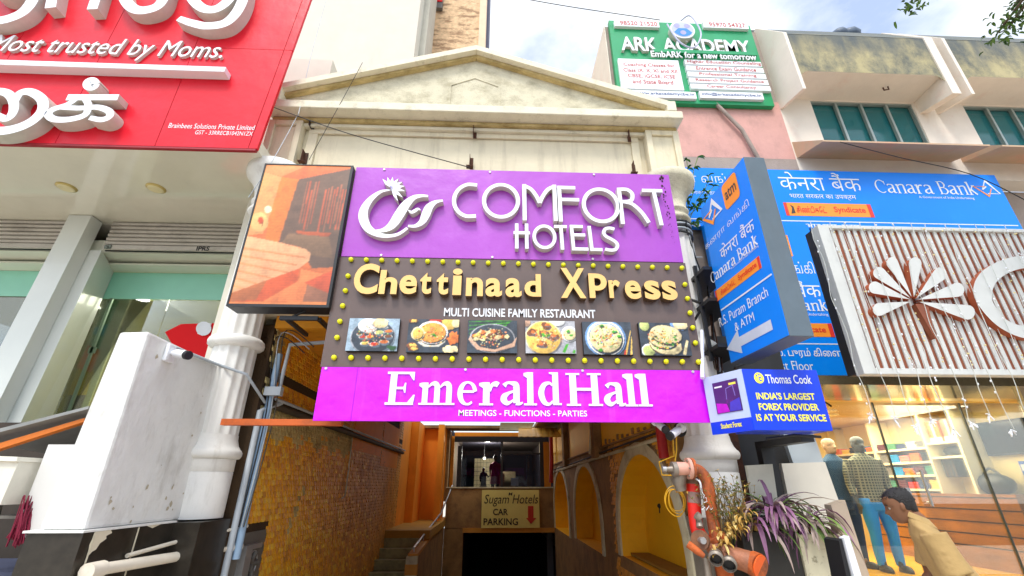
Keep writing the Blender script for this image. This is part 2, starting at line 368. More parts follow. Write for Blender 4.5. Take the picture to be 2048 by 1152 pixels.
# ================================================================== materials in use
cream = mat('cream_plaster', S(226, 215, 186), .85, dirt=S(120, 105, 80), dscale=(2.6, 2.6, .22), dlo=.5, dhi=.85, damt=.5, bump=.2, bscale=18, var=.08)
cream2 = mat('stained_plaster', S(214, 206, 180), .9, dirt=S(130, 118, 84), dscale=(1.5, 1.5, 2), dlo=.46, dhi=.72, damt=.65, bump=.5, bscale=60)
cornice_m = mat('weathered_cornice', S(226, 218, 194), .85, dirt=S(110, 90, 45), dscale=(2, 2, 2), dlo=.55, dhi=.8, damt=.65, bump=.2)
under_m = mat('ochre_soffit', S(206, 184, 130), .9, dirt=S(132, 110, 58), dscale=(1.5, 3, 1.5), dlo=.4, dhi=.65, damt=.75, bump=.3)  # ochre with darker mottling, for the cornice undersides
white_p = mat('white_paint', S(225, 226, 222), .7, dirt=S(150, 140, 120), dscale=(2.5, 2.5, .5), dlo=.5, dhi=.85, damt=.5, bump=.25, bscale=25)
plain_wall = mat('plain_plaster', S(210, 205, 190), .85, var=.05, dirt=S(170, 160, 140), dscale=(1, 1, .2), dlo=.6, dhi=.9, damt=.3)
red_board = mat('red_panel', S(216, 6, 36), .38, var=.08, scale=1.2, dirt=S(226, 40, 66), dscale=(.8, .8, .5), dlo=.48, dhi=.8, damt=.6, spec=.3, bump=.35, bscale=1.6, bdist=.06)
let_white = mat('white_letter', S(232, 234, 238), .45, var=.03)
let_side = mat('letter_side', S(200, 196, 186), .6, var=.15)
iron = mat('rusty_iron', S(88, 52, 36), .85, var=.4, scale=20, dirt=S(40, 32, 28), dlo=.5, dhi=.6)
black_m = mat('black_metal', S(28, 29, 32), .45, var=.2)
steel = mat('steel', S(190, 190, 190), .35, .7)
wire_m = mat('black_cable', S(30, 30, 32), .6)
grey_conduit = mat('grey_conduit', S(176, 184, 190), .5, var=.1)

# ================================================================== ground
gr = M(); gr.box(-60, 60, -40, 60, -8.3, -8.0, mat('earth', S(120, 110, 95), .95)); structure(gr.ob('ground'))
pv = M(); pv.box(-60, -2.76, -3, 60, -.3, 0, mat('paver', S(200, 190, 174), .9, bump=.3, var=.2)); pv.box(2.16, 60, -3, 60, -.3, 0, MATS['paver']); pv.box(-2.76, 2.16, -3, 5.4, -.3, 0, MATS['paver']); structure(pv.ob('pavement'))
rd = M(); rd.box(-60, 60, -40, -3, -.5, -.14, mat('asphalt', S(72, 70, 70), .95, bump=.3, var=.2)); structure(rd.ob('road'))
rp = M(); rp.hexa([(-2.76, 5.4, -.6), (2.16, 5.4, -.6), (2.16, 17, -2.1), (-2.76, 17, -2.1), (-2.76, 5.4, 0), (2.16, 5.4, 0), (2.16, 17, -1.6), (-2.76, 17, -1.6)], mat('ramp_concrete', S(158, 142, 120), .9, bump=.3))
rp.hexa([(-1.6, 17.001, -3.5), (2.16, 17.001, -3.5), (2.16, 26, -3.6), (-1.6, 26, -3.6), (-1.6, 17.001, -1.6), (2.16, 17.001, -1.6), (2.16, 26, -2.6), (-1.6, 26, -2.6)], MATS['ramp_concrete']); structure(rp.ob('driveway_ramp'))

# ================================================================== left shop: building, fascia sign, shutters, glass
P47 = YP(4.7)
shop = thing('shop_building', 'pale shop building with glossy canopy underside and white front pillar, left of the hotel', 'building', (-6, 6, 0))
m = M(); soff = mat('glossy_soffit', S(226, 222, 204), .16, var=.06, scale=1.5, dirt=S(215, 208, 190), dlo=.6, dhi=.7, damt=.35, spec=.9, coat=1.0)
m.box(-12, -3.42, 4.76, 6.66, 5.585, 5.75, soff); m.box(-3.42, -3.12, 4.76, 5.1, 5.585, 5.75, soff); m.ob('soffit', shop)
m = M(); m.box(-12, -3.46, 7.9, 8.2, 5.3, 5.58, plain_wall); m.box(-12, -3.42, 6.7, 8.2, 5.6, 9.6, plain_wall)
m.box(-3.6, -3.42, 5.6, 7.8, 0, 5.58, plain_wall); m.ob('wall', shop)
pilm = mat('white_cladding', S(218, 222, 216), .28, var=.05, scale=1, dirt=S(170, 165, 150), dscale=(2, 2, .3), dlo=.62, dhi=.85, damt=.35, coat=.3)
P64 = YP(6.4); pu = lambda pl, *ps: [pl.uv(*p) for p in ps]
m = M(); a = pu(P64, (132, 442), (178, 442), (72, 656), (20, 656))
dx = (a[3][0]-a[0][0])/(a[3][1]-a[0][1]); x_at = lambda q, z: q[0]+dx*(z-q[1])
m.prism([(x_at(a[0], 5.575), 5.575), (x_at(a[0], 0), 0), (x_at(a[1], 0), 0), (x_at(a[1], 5.575), 5.575)], 6.4, 6.62, pilm); m.ob('pillar', shop)
# bay side wall between the pillar and the glass
m = M(); m.hexa([(-6.78, 6.63, 0), (-6.58, 6.63, 0), (-6.75, 7.28, 0), (-6.95, 7.28, 0), (-6.55, 6.63, 5.07), (-6.35, 6.63, 5.07), (-6.62, 7.28, 5.0), (-6.8, 7.28, 5.0)], pilm); m.ob('bay_wall', shop)
m = M(); m.box(-12, -3.62, 6.72, 7.5, 5.08, 5.3, mat('header_white', S(222, 224, 208), .4, var=.05)); m.box(-12, -3.62, 7.24, 7.5, 5.0, 5.079, MATS['header_white'])
m.box(-12, -3.62, 7.0, 7.24, 5.0, 5.03, MATS['header_white']); m.ob('door_header', shop)

fas = thing('fascia_sign', 'huge red shop fascia with raised white letters and the line Most trusted by Moms', 'sign', (-6, 4.7, 5.57))
m = M(); zl = 5.575; zs = at(560, 100, 4.7).z; xl = [-9.5, at(-95, 290, 4.7).x, at(108, 290, 4.7).x, at(310, 290, 4.7).x, at(498, 290, 4.7).x, -3.1]
for i in range(5):
    for z0, z1 in ((zl, zs-.004), (zs+.004, 9.6)):
        sh = lambda x, z: x+(.054*(z-zl) if x > -3.2 else (.052*(z-zl) if i >= 3 and x > -3.6 else 0))
        m.prism([(sh(xl[i], z0)+.004, z0), (sh(xl[i+1], z0)-.004, z0), (sh(xl[i+1], z1)-.004, z1), (sh(xl[i], z1)+.004, z1)], 4.70, 4.745, red_board)
m.ob('panel', fas, .004)
m = M(); m.box(-9.5, -3.12, 4.703, 4.75, zl-.03, zl-.002, mat('red_trim', S(150, 12, 30), .5)); m.ob('edge_trim', fas)
D = .16; Pf = YP(4.7-D)
def big(strokes, name='letter'):
    mb = M()
    for i, (pts, wpx) in enumerate(strokes):
        q = pu(Pf, *[(x/3.292, y/3.292) for x, y in pts]); sc_ = .00157
        ws = [w_*sc_ for w_ in wpx] if hasattr(wpx, '__len__') else wpx*sc_
        mb.ribbon(q, ws, 4.7-D-i*.001, 4.70, let_white, let_side, n=8)
    return mb.ob(name, fas)
big([([(330, -420), (300, -250), (240, -60), (170, 60), (60, 120), (-80, 140), (-150, 110)], [105, 105, 105, 110, 108, 95, 80]), ([(30, -420), (-20, -250), (-20, -80), (60, -30), (200, -60)], 100)])
big([([(440, -560), (390, -250), (330, 50)], [95, 95, 92]), ([(375, -150), (460, -300), (600, -330), (690, -250), (650, -80), (606, 60)], [80, 90, 95, 95, 92, 90])])
big([([(850, -420), (810, -200), (810, -40), (870, 50), (960, 65), (1060, 15), (1110, -150), (1150, -420)], [95, 98, 100, 105, 105, 100, 98, 95])])
big([([(1260, -350), (1240, -120), (1260, -20), (1340, 55), (1440, 50), (1530, -40), (1580, -200), (1560, -380), (1440, -450), (1320, -420)], [100]*10), ([(1640, -470), (1620, -150), (1590, 20), (1500, 140), (1370, 170), (1260, 150), (1175, 120)], [95, 98, 100, 100, 95, 85, 65])])
Pt = YP(4.68); m = M(Pt); m.pl = None
def tx(mb, pl, t, l, r, h, y, depth, mm, ms=None, **k):
    u0, v0 = pl.uv(*l); u1, v1 = pl.uv(*r); cx, cy = (l[0]+r[0])/2, (l[1]+r[1])/2
    return mb.text(t, u0, u1, pl.uv(cx, cy+h/2)[1], pl.uv(cx, cy-h/2)[1], y, depth, mm, ms, **k)
tx(m, Pt, 'Most trusted by Moms.', (-26, 100), (448, 100), 42, 4.66, .04, let_white, let_side, bold=0, shear=.16); m.ob('tagline', fas)
m = M(); u0, za = Pf.uv(-90, 132); u1, zb = Pf.uv(449, 134); z1 = Pf.uv(200, 123)[1]; z0 = Pf.uv(200, 133)[1]
m.box(u0, u1, 4.56, 4.70, z0, z1, let_white); m.ob('underline_bar', fas, .006)
big([([(440, 640), (600, 640), (778, 640)], 64), ([(500, 650), (440, 690), (350, 720), (318, 755), (360, 785), (460, 785), (560, 755), (580, 690), (560, 650)], [50, 52, 56, 60, 60, 58, 56, 54, 50]), ([(400, 706), (520, 712), (640, 706), (715, 730), (722, 765), (670, 788), (590, 775)], [48, 50, 54, 58, 58, 54, 44])])
big([([(600 + 30*math.cos(k*.7), 552 + 26*math.sin(k*.7)) for k in range(10)], 62)])
big([([(-110, 690), (-90, 625), (-30, 600), (50, 615), (88, 670), (84, 740), (40, 780), (-20, 760)], [70, 72, 74, 74, 74, 72, 66, 60]), ([(88, 680), (130, 615), (200, 605), (272, 650), (280, 720), (220, 790), (120, 840), (0, 862), (-140, 850), (-260, 800)], [70, 72, 76, 80, 84, 86, 86, 84, 80, 80])])
m = M(); tx(m, YP(4.695), 'Brainbees Solutions Private Limited', (337, 253), (510, 253), 10, 4.695, 0, let_white)
tx(m, YP(4.695), 'GST - 33RRECB1042N1ZX', (390, 266), (506, 266), 8, 4.695, 0, let_white); m.ob('small_print', fas)

# downlights in the canopy
ringm = mat('brass_ring', S(200, 180, 110), .4, .3); lens = mat('lamp_lens', S(225, 215, 170), .3)
def downlight(px, py, lab):
    d = ray(px, py); p = CAM+d*((5.585-1.6)/d.z); t = thing('ceiling_light', lab, 'ceiling light', tuple(p), 'round lights in the shop canopy')
    M().lathe(p.x, p.y, [(.1, 5.56), (.125, 5.575), (.125, 5.586)], ringm, 24).ob('frame', t); M().lathe(p.x, p.y, [(.085, 5.553), (.1, 5.56)], lens, 24).ob('diffuser', t)
downlight(133, 374, 'round brass rimmed canopy light on the left of the white pillar'); downlight(312, 376, 'round brass rimmed canopy light between the white pillar and the hotel')

# roller shutters, rolled up
slat_m = mat('shutter_slat', S(190, 184, 174), .5, .1, var=.1, dirt=S(120, 110, 100), dlo=.5, dhi=.8)
for (x0, x1), lab in (((-6.3, -3.62), 'rolled up grey roller shutter over the shop window beside the hotel'), ((-11.8, -6.86), 'rolled up grey roller shutter at the left edge behind the white pillar')):
    t = thing('roller_shutter', lab, 'shutter', ((x0+x1)/2, 6.6, 5.05), 'grey roller shutters of the shop'); m = M()
    for k in range(6):
        z = 5.58-k*.072; pr = [(6.60, z), (6.575, z-.015), (6.57, z-.036), (6.58, z-.055), (6.602, z-.064), (6.62, z-.064), (6.62, z)]
        m.xprism(pr, x0, x1, slat_m)
    m.box(x0, x1, 6.63, 6.65, 5.06, 5.58, black_m); m.ob('slat', t)
    m = M(); m.box(x0, x1, 6.57, 6.61, 5.065, 5.14, slat_m); m.ob('bottom_bar', t)
    lx = x0+.04 if x0 > -6.5 else x1-.14
    m = M(); m.box(lx, lx+.1, 6.55, 6.57, 5.07, 5.13, mat('lock_steel', S(120, 130, 125), .4, .6)); m.ball((lx+.05, 6.545, 5.08), .025, MATS['lock_steel']); m.ob('lock', t)
    if x0 > -6.5:
        m = M(); tx(m, YP(6.565), 'IPRS', (393, 497), (419, 497), 9, 6.565, 0, black_m, bold=.03); m.ob('maker_plate', t)

# shop window
win = thing('shop_window', 'tall shop window with frosted green band and ceiling spots behind, beside the white pillar', 'window', (-5.2, 7.3, 0))
frost = mat('frosted_green', S(150, 216, 192), .35, var=.04); gl = glass('clear_glass', (.93, .97, .94, 1), .9)
m = M(); m.box(-11.8, -6.95, 7.29, 7.30, 4.52, 4.99, frost); m.box(-6.7, -3.62, 7.29, 7.30, 4.5, 4.99, frost); m.ob('frosted_band', win)
m = M(); m.box(-6.7, -5.56, 7.305, 7.315, .2, 4.99, gl); m.box(-5.55, -3.62, 7.305, 7.315, .2, 4.99, gl); m.box(-11.8, -6.95, 7.305, 7.315, .2, 4.99, gl); m.ob('pane', win)
m = M(); m.box(-6.5, -6.46, 7.27, 7.3, 2, 4.5, mat('patch_fitting', S(120, 140, 120), .3, .5)); m.box(-6.53, -6.43, 7.27, 7.3, 3.55, 3.65, MATS['patch_fitting']); m.ob('patch_fitting', win)
inter = thing('shop_interior', 'olive lit interior behind the left shop window with bright ceiling spots', 'room', (-6, 9, 0))
m = M(); m.box(-12, -3.5, 11.5, 11.6, 0, 5.6, mat('olive_wall', S(160, 150, 70), .8)); m.box(-12, -3.5, 7.5, 11.5, 5.2, 5.25, mat('olive_ceiling', S(165, 158, 80), .5)); m.box(-3.5, -3.47, 7.9, 11.5, 0, 5.6, MATS['olive_wall'])
m.box(-12, -3.5, 7.6, 11.5, -.01, .02, MATS['olive_wall']); m.ob('wall', inter)
m = M()
spot = emit('lit_spot', (1, .97, .88, 1), 9)
for x, y, r in ((-5.2, 8.6, .13), (-4.7, 9.2, .2), (-6.0, 9.6, .11), (-5.3, 10.5, .12), (-4.3, 8.4, .1), (-7.4, 9.0, .13), (-8.6, 9.6, .13)): m.lathe(x, y, [(r, 5.17), (r, 5.195)], spot, 16)
m.ob('ceiling_spot', inter)
def area(name, loc, sx, sy, e, c):
    l = bpy.data.lights.new(name, 'AREA'); l.shape = 'RECTANGLE'; l.size = sx; l.size_y = sy; l.energy = e; l.color = c
    o = bpy.data.objects.new(name, l); COL.objects.link(o); o.location = loc; return o
area('shop_spot_light', (-5.4, 9.2, 5.1), 3, 2.5, 130, (1, .95, .8))
# red price tag hanging behind the glass
P = YP(7.2); m = M(); m.prism(pu(P, (330, 664), (362, 648), (470, 645), (470, 760), (345, 690)), 7.2, 7.24, mat('tag_red', S(232, 4, 14), .5, var=.03, spec=.2))
tagl = tag(m.ob('price_tag_sign'), 'big red price tag shaped board hanging at the left shop glass', 'sign')
m = M(); m.prism(pu(P, (398, 647), (424, 647), (417, 668), (405, 672), (396, 668)), 7.18, 7.197, let_white); m.ob('tag_tab', tagl)
m = M(); q = [(P.uv(409+13*math.cos(a), 658+12*math.sin(a))) for a in [k*math.pi/8 for k in range(16)]]; m.ribbon(q, .035, 7.175, 7.179, let_white, closed=True, n=2); m.ob('eyelet', tagl)
# kids poster on the side of the window
P = YP(7.75); pm = lambda n, c: mat(n, c, .5, var=.05)
post = M(); post.flat(pu(P, (140, 785), (160, 785), (238, 600), (212, 600)), 7.755, pm('poster_green', S(110, 160, 90)))
post.flat(pu(P, (134, 790), (172, 790), (187, 740), (158, 730)), 7.75, pm('poster_yellow', S(225, 190, 10))); post.flat(pu(P, (152, 735), (182, 745), (200, 700), (176, 690)), 7.748, pm('poster_orange', S(245, 140, 60)))
post.flat(pu(P, (185, 668), (205, 672), (216, 648), (190, 655)), 7.746, pm('poster_teal', S(60, 170, 170))); post.flat(pu(P, (120, 840), (150, 840), (172, 790), (140, 790)), 7.752, pm('poster_brown', S(120, 95, 70)))
post.prism(pu(P, (112, 850), (160, 850), (260, 596), (205, 596)), 7.757, 7.78, pm('poster_back', S(190, 190, 140)))
tag(post.ob('poster'), 'tall poster of coloured shapes inside the left shop window', 'poster')

# ================================================================== stall at the lower left
stl = thing('street_stall', 'dark lean to stall with tin roof, orange beam and shelves, lower left', 'stall', (-4, 4.6, 0))
tin = mat('tin_roof', S(150, 150, 146), .45, .4, var=.25); dk = mat('stall_dark', S(60, 52, 45), .9, var=.3); P = YP(4.25)
m = M(); a = pu(P, (-60, 872), (178, 812), (176, 818), (-60, 880))
m.prism(a, 4.25, 4.27, tin); q = [(a[0], 4.27), (a[1], 4.27), (a[1], 5.5), (a[0], 5.5)]
m.hexa([(a[3][0], 4.271, a[3][1]), (a[2][0], 4.271, a[2][1]), (a[2][0], 5.4, a[2][1]-.1), (a[3][0], 5.4, a[3][1]-.1), (a[0][0], 4.271, a[0][1]-.004), (a[1][0], 4.271, a[1][1]-.004), (a[1][0], 5.4, a[1][1]-.08), (a[0][0], 5.4, a[0][1]-.08)], tin); m.ob('roof', stl)
m = M(); m.prism(pu(P, (-60, 899), (160, 834), (158, 842), (-60, 912)), 4.3, 4.36, mat('orange_beam', S(205, 110, 30), .6)); m.ob('beam', stl)
m = M(); m.box(-7, -3.42, 5.42, 5.46, 0, 2.25, dk); m.ob('back_panel', stl)
m = M(); m.prism(pu(P, (-60, 997), (60, 995), (55, 1003), (-60, 1005)), 4.4, 4.9, mat('shelf_grey', S(120, 115, 108), .7)); m.prism(pu(P, (-60, 1034), (40, 1034), (38, 1040), (-60, 1040)), 4.4, 4.9, MATS['shelf_grey'])
m.prism(pu(P, (-60, 1000), (-52, 1000), (-150, 1400), (-160, 1400)), 4.45, 4.5, MATS['shelf_grey']); m.ob('shelf', stl)
m = M(); m.box(-5.2, -3.7, 4.5, 5.3, 0, .95, mat('stall_blue', S(62, 68, 92), .7)); m.ob('counter', stl)
P = YP(4.15); m = M(); m.prism(pu(P, (97, 889), (150, 889), (95, 1075), (24, 1075)), 4.15, 4.19, mat('white_board', S(215, 214, 210), .4, var=.04)); tag(m.ob('display_board'), 'blank white board leaning beside the white wing wall', 'board')
P = YP(4.5); m = M(); m.prism(pu(P, (40, 994), (55, 948), (72, 950), (56, 994)), 4.5, 4.6, mat('sky_blue', S(40, 170, 235), .5)); m.prism(pu(P, (8, 996), (25, 952), (54, 950), (38, 996)), 4.52, 4.62, mat('pale_teal', S(150, 200, 200), .4)); tag(m.ob('packet'), 'bright blue packet beside a pale teal one on the stall shelf', 'packet')
P = YP(4.0); m = M(); m.prism(pu(P, (-60, 918), (38, 922), (0, 1010), (-80, 1010)), 4.0, 4.3, mat('cream_box', S(225, 220, 205), .6)); m.prism(pu(P, (-60, 910), (42, 914), (40, 923), (-60, 920)), 3.97, 4.32, MATS['cream_box']); tag(m.ob('counter_box'), 'cream box with a flat lid at the lower left edge of the stall', 'box')
m = M(); br = mat('maroon_bristle', S(130, 25, 55), .8, var=.4); rng = random.Random(3); P = YP(4.1)
for k in range(70):
    a = P.uv(48+rng.uniform(-6, 6), 1000+rng.uniform(-10, 20)); b = P.uv(22+rng.uniform(-18, 18), 1085+rng.uniform(-12, 12)); y = rng.uniform(4.1, 4.2)
    m.tube([(a[0], y, a[1]), ((a[0]+b[0])/2+.02, y-.02, (a[1]+b[1])/2), (b[0], y, b[1])], .005, br, 4)
tag(m.ob('broom'), 'maroon bristle broom hanging under the stall', 'broom')

# ================================================================== wing wall with dark plinth, camera, pipes
wing = thing('wing_wall', 'white plastered wing wall on a chipped black plinth beside the left column', 'wall', (-3.2, 4.5, 0))
m = M(); wp = mat('whitewash', S(226, 226, 222), .75, var=.08, dirt=S(126, 118, 102), dscale=(2.2, 1.8, .7), dlo=.52, dhi=.78, damt=.5, bump=.55, bscale=9)
m.hexa([(-3.36, 3.9, 1.3), (-3.03, 3.9, 1.3), (-3.03, 5.1, 1.3), (-3.36, 5.1, 1.3), (-3.30, 3.9, 2.84), (-3.05, 3.9, 2.85), (-3.09, 5.1, 2.84), (-3.30, 5.1, 2.83)], wp); m.ob('panel', wing, .025)
m = M(); rw_ = random.Random(14)   # knocked off paint and rust runs on the wing wall
for k in range(18):
    y, z = rw_.uniform(3.95, 5.0), rw_.choice((rw_.uniform(1.32, 1.6), rw_.uniform(1.4, 2.8))); q_ = rw_.uniform(.006, .022); x_ = -3.028-.05*(z-1.3)/1.5*(y-3.9)*.4; pts = [(y+q_*rw_.uniform(.5, 1.3)*math.cos(a), z+q_*rw_.uniform(.5, 1.6)*math.sin(a)) for a in (0, 1, 2, 3, 4, 5.2)]; m.add([(-3.03-(z-1.3)/1.55*(.02+.04*(y-3.9)/1.2)-(y-3.9)*0+.003, yy, zz) for yy, zz in pts], [list(range(6))], mat('old_render', S(182, 172, 150), .9))
m.ob('chip', wing)
m = M(); m.box(-3.4, -3.0, 3.87, 4.9, 0, 1.285, mat('black_granite', S(50, 45, 38), .35, var=.4, scale=9, dirt=S(110, 104, 92), dscale=(3, 3, 1), dlo=.68, dhi=.72, damt=.7))
m.box(-3.41, -2.76, 4.9, 5.58, 0, 1.285, MATS['black_granite']); m.box(-3.42, -2.99, 3.85, 4.92, 1.285, 1.30, wp); m.ob('plinth', wing)
m = M(); chip = mat('chipped_cream', S(215, 205, 180), .9)
for pts in ([(3.97, 1.284), (4.12, 1.284), (4.14, 1.262), (4.09, 1.245), (4.1, 1.225), (4.05, 1.2), (4.03, 1.16), (4.0, 1.15), (3.97, 1.12), (3.95, 1.2)], [(3.93, .98), (3.99, 1.0), (3.98, .9), (3.93, .85)], [(4.5, 1.29), (4.72, 1.29), (4.6, 1.26)]):
    m.add([(-2.994, y, z) for y, z in pts], [list(range(len(pts)))], chip)
m.ob('chip', wing)
m = M(); m.box(-2.995, -2.985, 3.96, 3.965, .2, 1.28, MATS['chipped_cream']); m.box(-2.995, -2.985, 4.42, 4.425, .2, 1.28, chip); m.ob('tile_joint', wing)

def cctv(name, base, aim, lab, s=1.0, body=let_white):
    """base: bracket plate centre, aim: direction of the barrel."""
    t = thing(name, lab, 'camera', base, 'security cameras'); b = V(base); a = V(aim).normalized()
    m = M(); m.tube([b, b+a*.02*s], .045*s, body, 14); m.tube([b+V((0, 0, 0)), b+a*.06*s], .018*s, body, 8); m.ob('bracket', t)
    c = b+a*.06*s; e = c+a*.15*s; m = M(); m.tube([c-a*.01, c+a*.02*s, e], [.026*s, .036*s, .036*s], body, 14); m.ob('body', t)
    m = M(); m.tube([e-a*.02*s, e+a*.012*s], .038*s, black_m, 14); m.ob('lens', t); return t
b = atX(338, 705, -3.05); t = cctv('security_camera', tuple(b+V((.012, 0, 0))), (.9, -.3, -.18), 'white bullet camera on the white wing wall', 1.1)
m = M(); m.box(-3.055, -3.02, b.y-.06, b.y+.06, b.z-.09, b.z+.07, let_white); m.ob('junction_box', t, .008)
tag(M().tube([(-3.03, 4.25, 2.8), (-3.06, 5.05, 2.83), (-2.72, 5.0, 2.72), (-2.70, 5.5, 2.5)], .016, grey_conduit).ob('conduit'), 'thin grey conduit along the top of the white wing wall to the left column', 'pipe')
pvc = mat('pvc_pipe', S(225, 216, 198), .5, dirt=S(150, 130, 100), dlo=.5, dhi=.8)
pv_ = YP(4.6); a = atX(195, 1140, -2.92); b = atX(430, 1102, -2.74)
tag(M().tube([(-2.93, 3.95, a.z), (-2.93, 4.0, a.z), (-2.9, 5.3, b.z-.02), (-2.68, 5.62, b.z)], .042, pvc, 12).tube([(-2.93, 3.92, a.z), (-2.93, 4.06, a.z)], .058, pvc, 12).ob('drain_pipe'), 'fat cream drain pipe low on the black plinth', 'pipe')
tag(M().tube([(-2.97, 4.35, 1.08), (-2.94, 5.0, 1.13), (-2.68, 5.66, 1.2)], .018, pvc, 8).ob('thin_pipe'), 'thin cream pipe on the black plinth above the fat drain pipe', 'pipe')

# ================================================================== hotel facade
hot = thing('hotel_building', 'cream hotel front with a triangular pediment over the driveway passage', 'building', (-.3, 5.3, 0))
m = M(); m.box(-3.0, 2.5, 5.3, 5.6, 3.56, 6.5, cream); m.box(-3.42, -2.95, 5.45, 5.6, 3.3, 5.6, cream); m.ob('wall', hot)
m = M(); m.box(-2.74, 2.14, 5.42, 5.62, 3.40, 3.555, mat('orange_paint', S(226, 150, 22), .75, var=.12, dirt=S(150, 95, 15), dlo=.55, dhi=.8, damt=.5))
m.box(-2.74, 2.14, 5.601, 14.2, 3.45, 3.60, mat('orange_ceiling', S(222, 150, 30), .8, var=.15, scale=1.2, dirt=S(120, 85, 30), dlo=.55, dhi=.75, damt=.6)); m.ob('ceiling', hot)
m = M(); m.box(-3.3, 2.75, 5.62, 14.2, 3.61, 6.6, cream); m.ob('upper_block', hot)  # unseen solid mass, added to stop light leaking into the passage
# frieze frame mouldings
m = M()
for x0, x1, z0, z1 in ((-2.8, 2.12, 6.36, 6.5), (-2.8, -2.66, 5.0, 6.36), (2.0, 2.12, 5.0, 6.36)): m.box(x0, x1, 5.26, 5.298, z0, z1, cream)
m.ob('frieze_frame', hot, .01)
for x0, x1 in ((-3.34, -2.86), (2.2, 2.7)):
    m = M(); m.box(x0, x1, 5.19, 5.299, 5.64, 6.5, cream); m.box(x0, x0+.09, 5.15, 5.189, 5.64, 6.5, cream); m.box(x1-.09, x1, 5.15, 5.189, 5.64, 6.5, cream); m.box(x0+.09, x1-.09, 5.15, 5.189, 6.41, 6.5, cream); m.ob('pilaster', hot, .008)
m = M(); m.box(-3.34, 2.72, 4.95, 5.299, 6.555, 6.69, cornice_m); m.box(-3.30, 2.68, 5.14, 5.3, 6.5, 6.553, under_m); m.box(-3.3, 2.68, 5.2, 5.302, 6.44, 6.498, cornice_m); m.ob('cornice', hot, .012)
m = M(); m.prism([(-3.22, 6.692), (2.55, 6.692), (2.5, 6.92), (-.36, 7.86), (-3.2, 6.95)], 5.12, 5.5, cream2); m.ob('tympanum', hot)
A, Bp, Cc = (-3.26, 6.98), (-.37, 7.94), (2.58, 6.87); m = M(); th = .1
for p, q in ((A, Bp), (Bp, Cc)):
    m.prism([(p[0], p[1]-th), (q[0], q[1]-th), q, p], 4.95, 5.52, cornice_m); m.prism([(p[0], p[1]-th-.05), (q[0], q[1]-th-.05), (q[0], q[1]-th-.003), (p[0], p[1]-th-.003)], 5.04, 5.119, under_m)
m.box(-3.34, -3.16, 4.945, 5.3, 6.692, 6.985, cornice_m); m.box(2.5, 2.64, 4.945, 5.3, 6.692, 6.88, cornice_m); m.ob('raking_cornice', hot, .01)
# frame faintly modelled in the tympanum
m = M(); m.ribbon([(-.75, 6.8), (-.75, 7.25), (-.38, 7.42), (0, 7.25), (0, 6.8)], .03, 5.108, 5.119, cream2, sm=False); m.ob('medallion', hot)

def column(cx, lab):
    t = thing('column', lab, 'column', (cx, 5.27, 1.2), 'fluted columns of the hotel entrance'); cy = 5.27
    col = mat('column_white', S(228, 226, 220), .7, var=.06, dirt=S(130, 118, 92), dscale=(3, 3, .5), dlo=.55, dhi=.85, damt=.5, bump=.15)
    M().lathe(cx, cy, [(.235, 2.1), (.23, 3.08), (.225, 4.0), (.215, 4.9)], col, 112, 14, .017).ob('shaft', t)
    M().lathe(cx, cy, [(.27, 1.3), (.27, 1.73), (.262, 1.735), (.27, 1.74), (.27, 1.86)], col, 40).ob('drum', t)
    M().lathe(cx, cy, [(.27, 1.862), (.3, 1.87), (.315, 1.9), (.315, 1.93), (.3, 1.955), (.29, 1.96), (.265, 2.0), (.245, 2.06), (.24, 2.11)], col, 40).ob('base_ring', t)
    M().lathe(cx, cy, [(.235, 3.07), (.27, 3.08), (.295, 3.105), (.3, 3.14), (.29, 3.17), (.265, 3.195), (.23, 3.2)], col, 40).ob('ring', t)
    M().lathe(cx, cy, [(.2, 4.88), (.25, 4.9), (.265, 4.93), (.25, 4.96), (.22, 4.98), (.22, 5.03), (.25, 5.05), (.255, 5.07), (.23, 5.1), (.235, 5.2), (.27, 5.32), (.33, 5.42), (.39, 5.48), (.4, 5.52), (.4, 5.6), (.37, 5.63)], cream2 if cx > 0 else col, 40).ob('capital', t)
column(-3.06, 'white fluted column left of the passage, partly behind the LED screen'); column(2.41, 'white fluted column right of the passage, behind the orange fire inlet')
m = M(); m.box(2.14, 2.74, 5.0, 5.58, 0, 1.295, mat('grey_render', S(120, 112, 100), .9, bump=.4, var=.25)); tag(m.ob('column_plinth'), 'grey rendered plinth block under the right column', 'plinth')

for px, py, lab in ((627, 247, 'below the cornice at the left'), (950, 266, 'below the cornice in the middle'), (1258, 273, 'below the cornice at the right'), (611, 317, 'just above the LED screen'), (943, 327, 'above the middle of the purple sign'), (1268, 340, 'above the right end of the purple sign')):
    p = at(px, py, 5.24); m = M(); m.box(p.x-.025, p.x+.025, 5.24, 5.25, p.z-.1, p.z+.1, iron); m.box(p.x-.025, p.x-.018, 5.15, 5.24, p.z-.1, p.z+.1, iron)
    s = -1 if py > 300 else 1; m.box(p.x-.07, p.x+.025, 5.16, 5.235, p.z+s*.1, p.z+s*.1+.012, iron)
    tag(m.ob('iron_bracket'), 'rusty iron bracket ' + lab, 'bracket', 'rusty brackets on the hotel front')

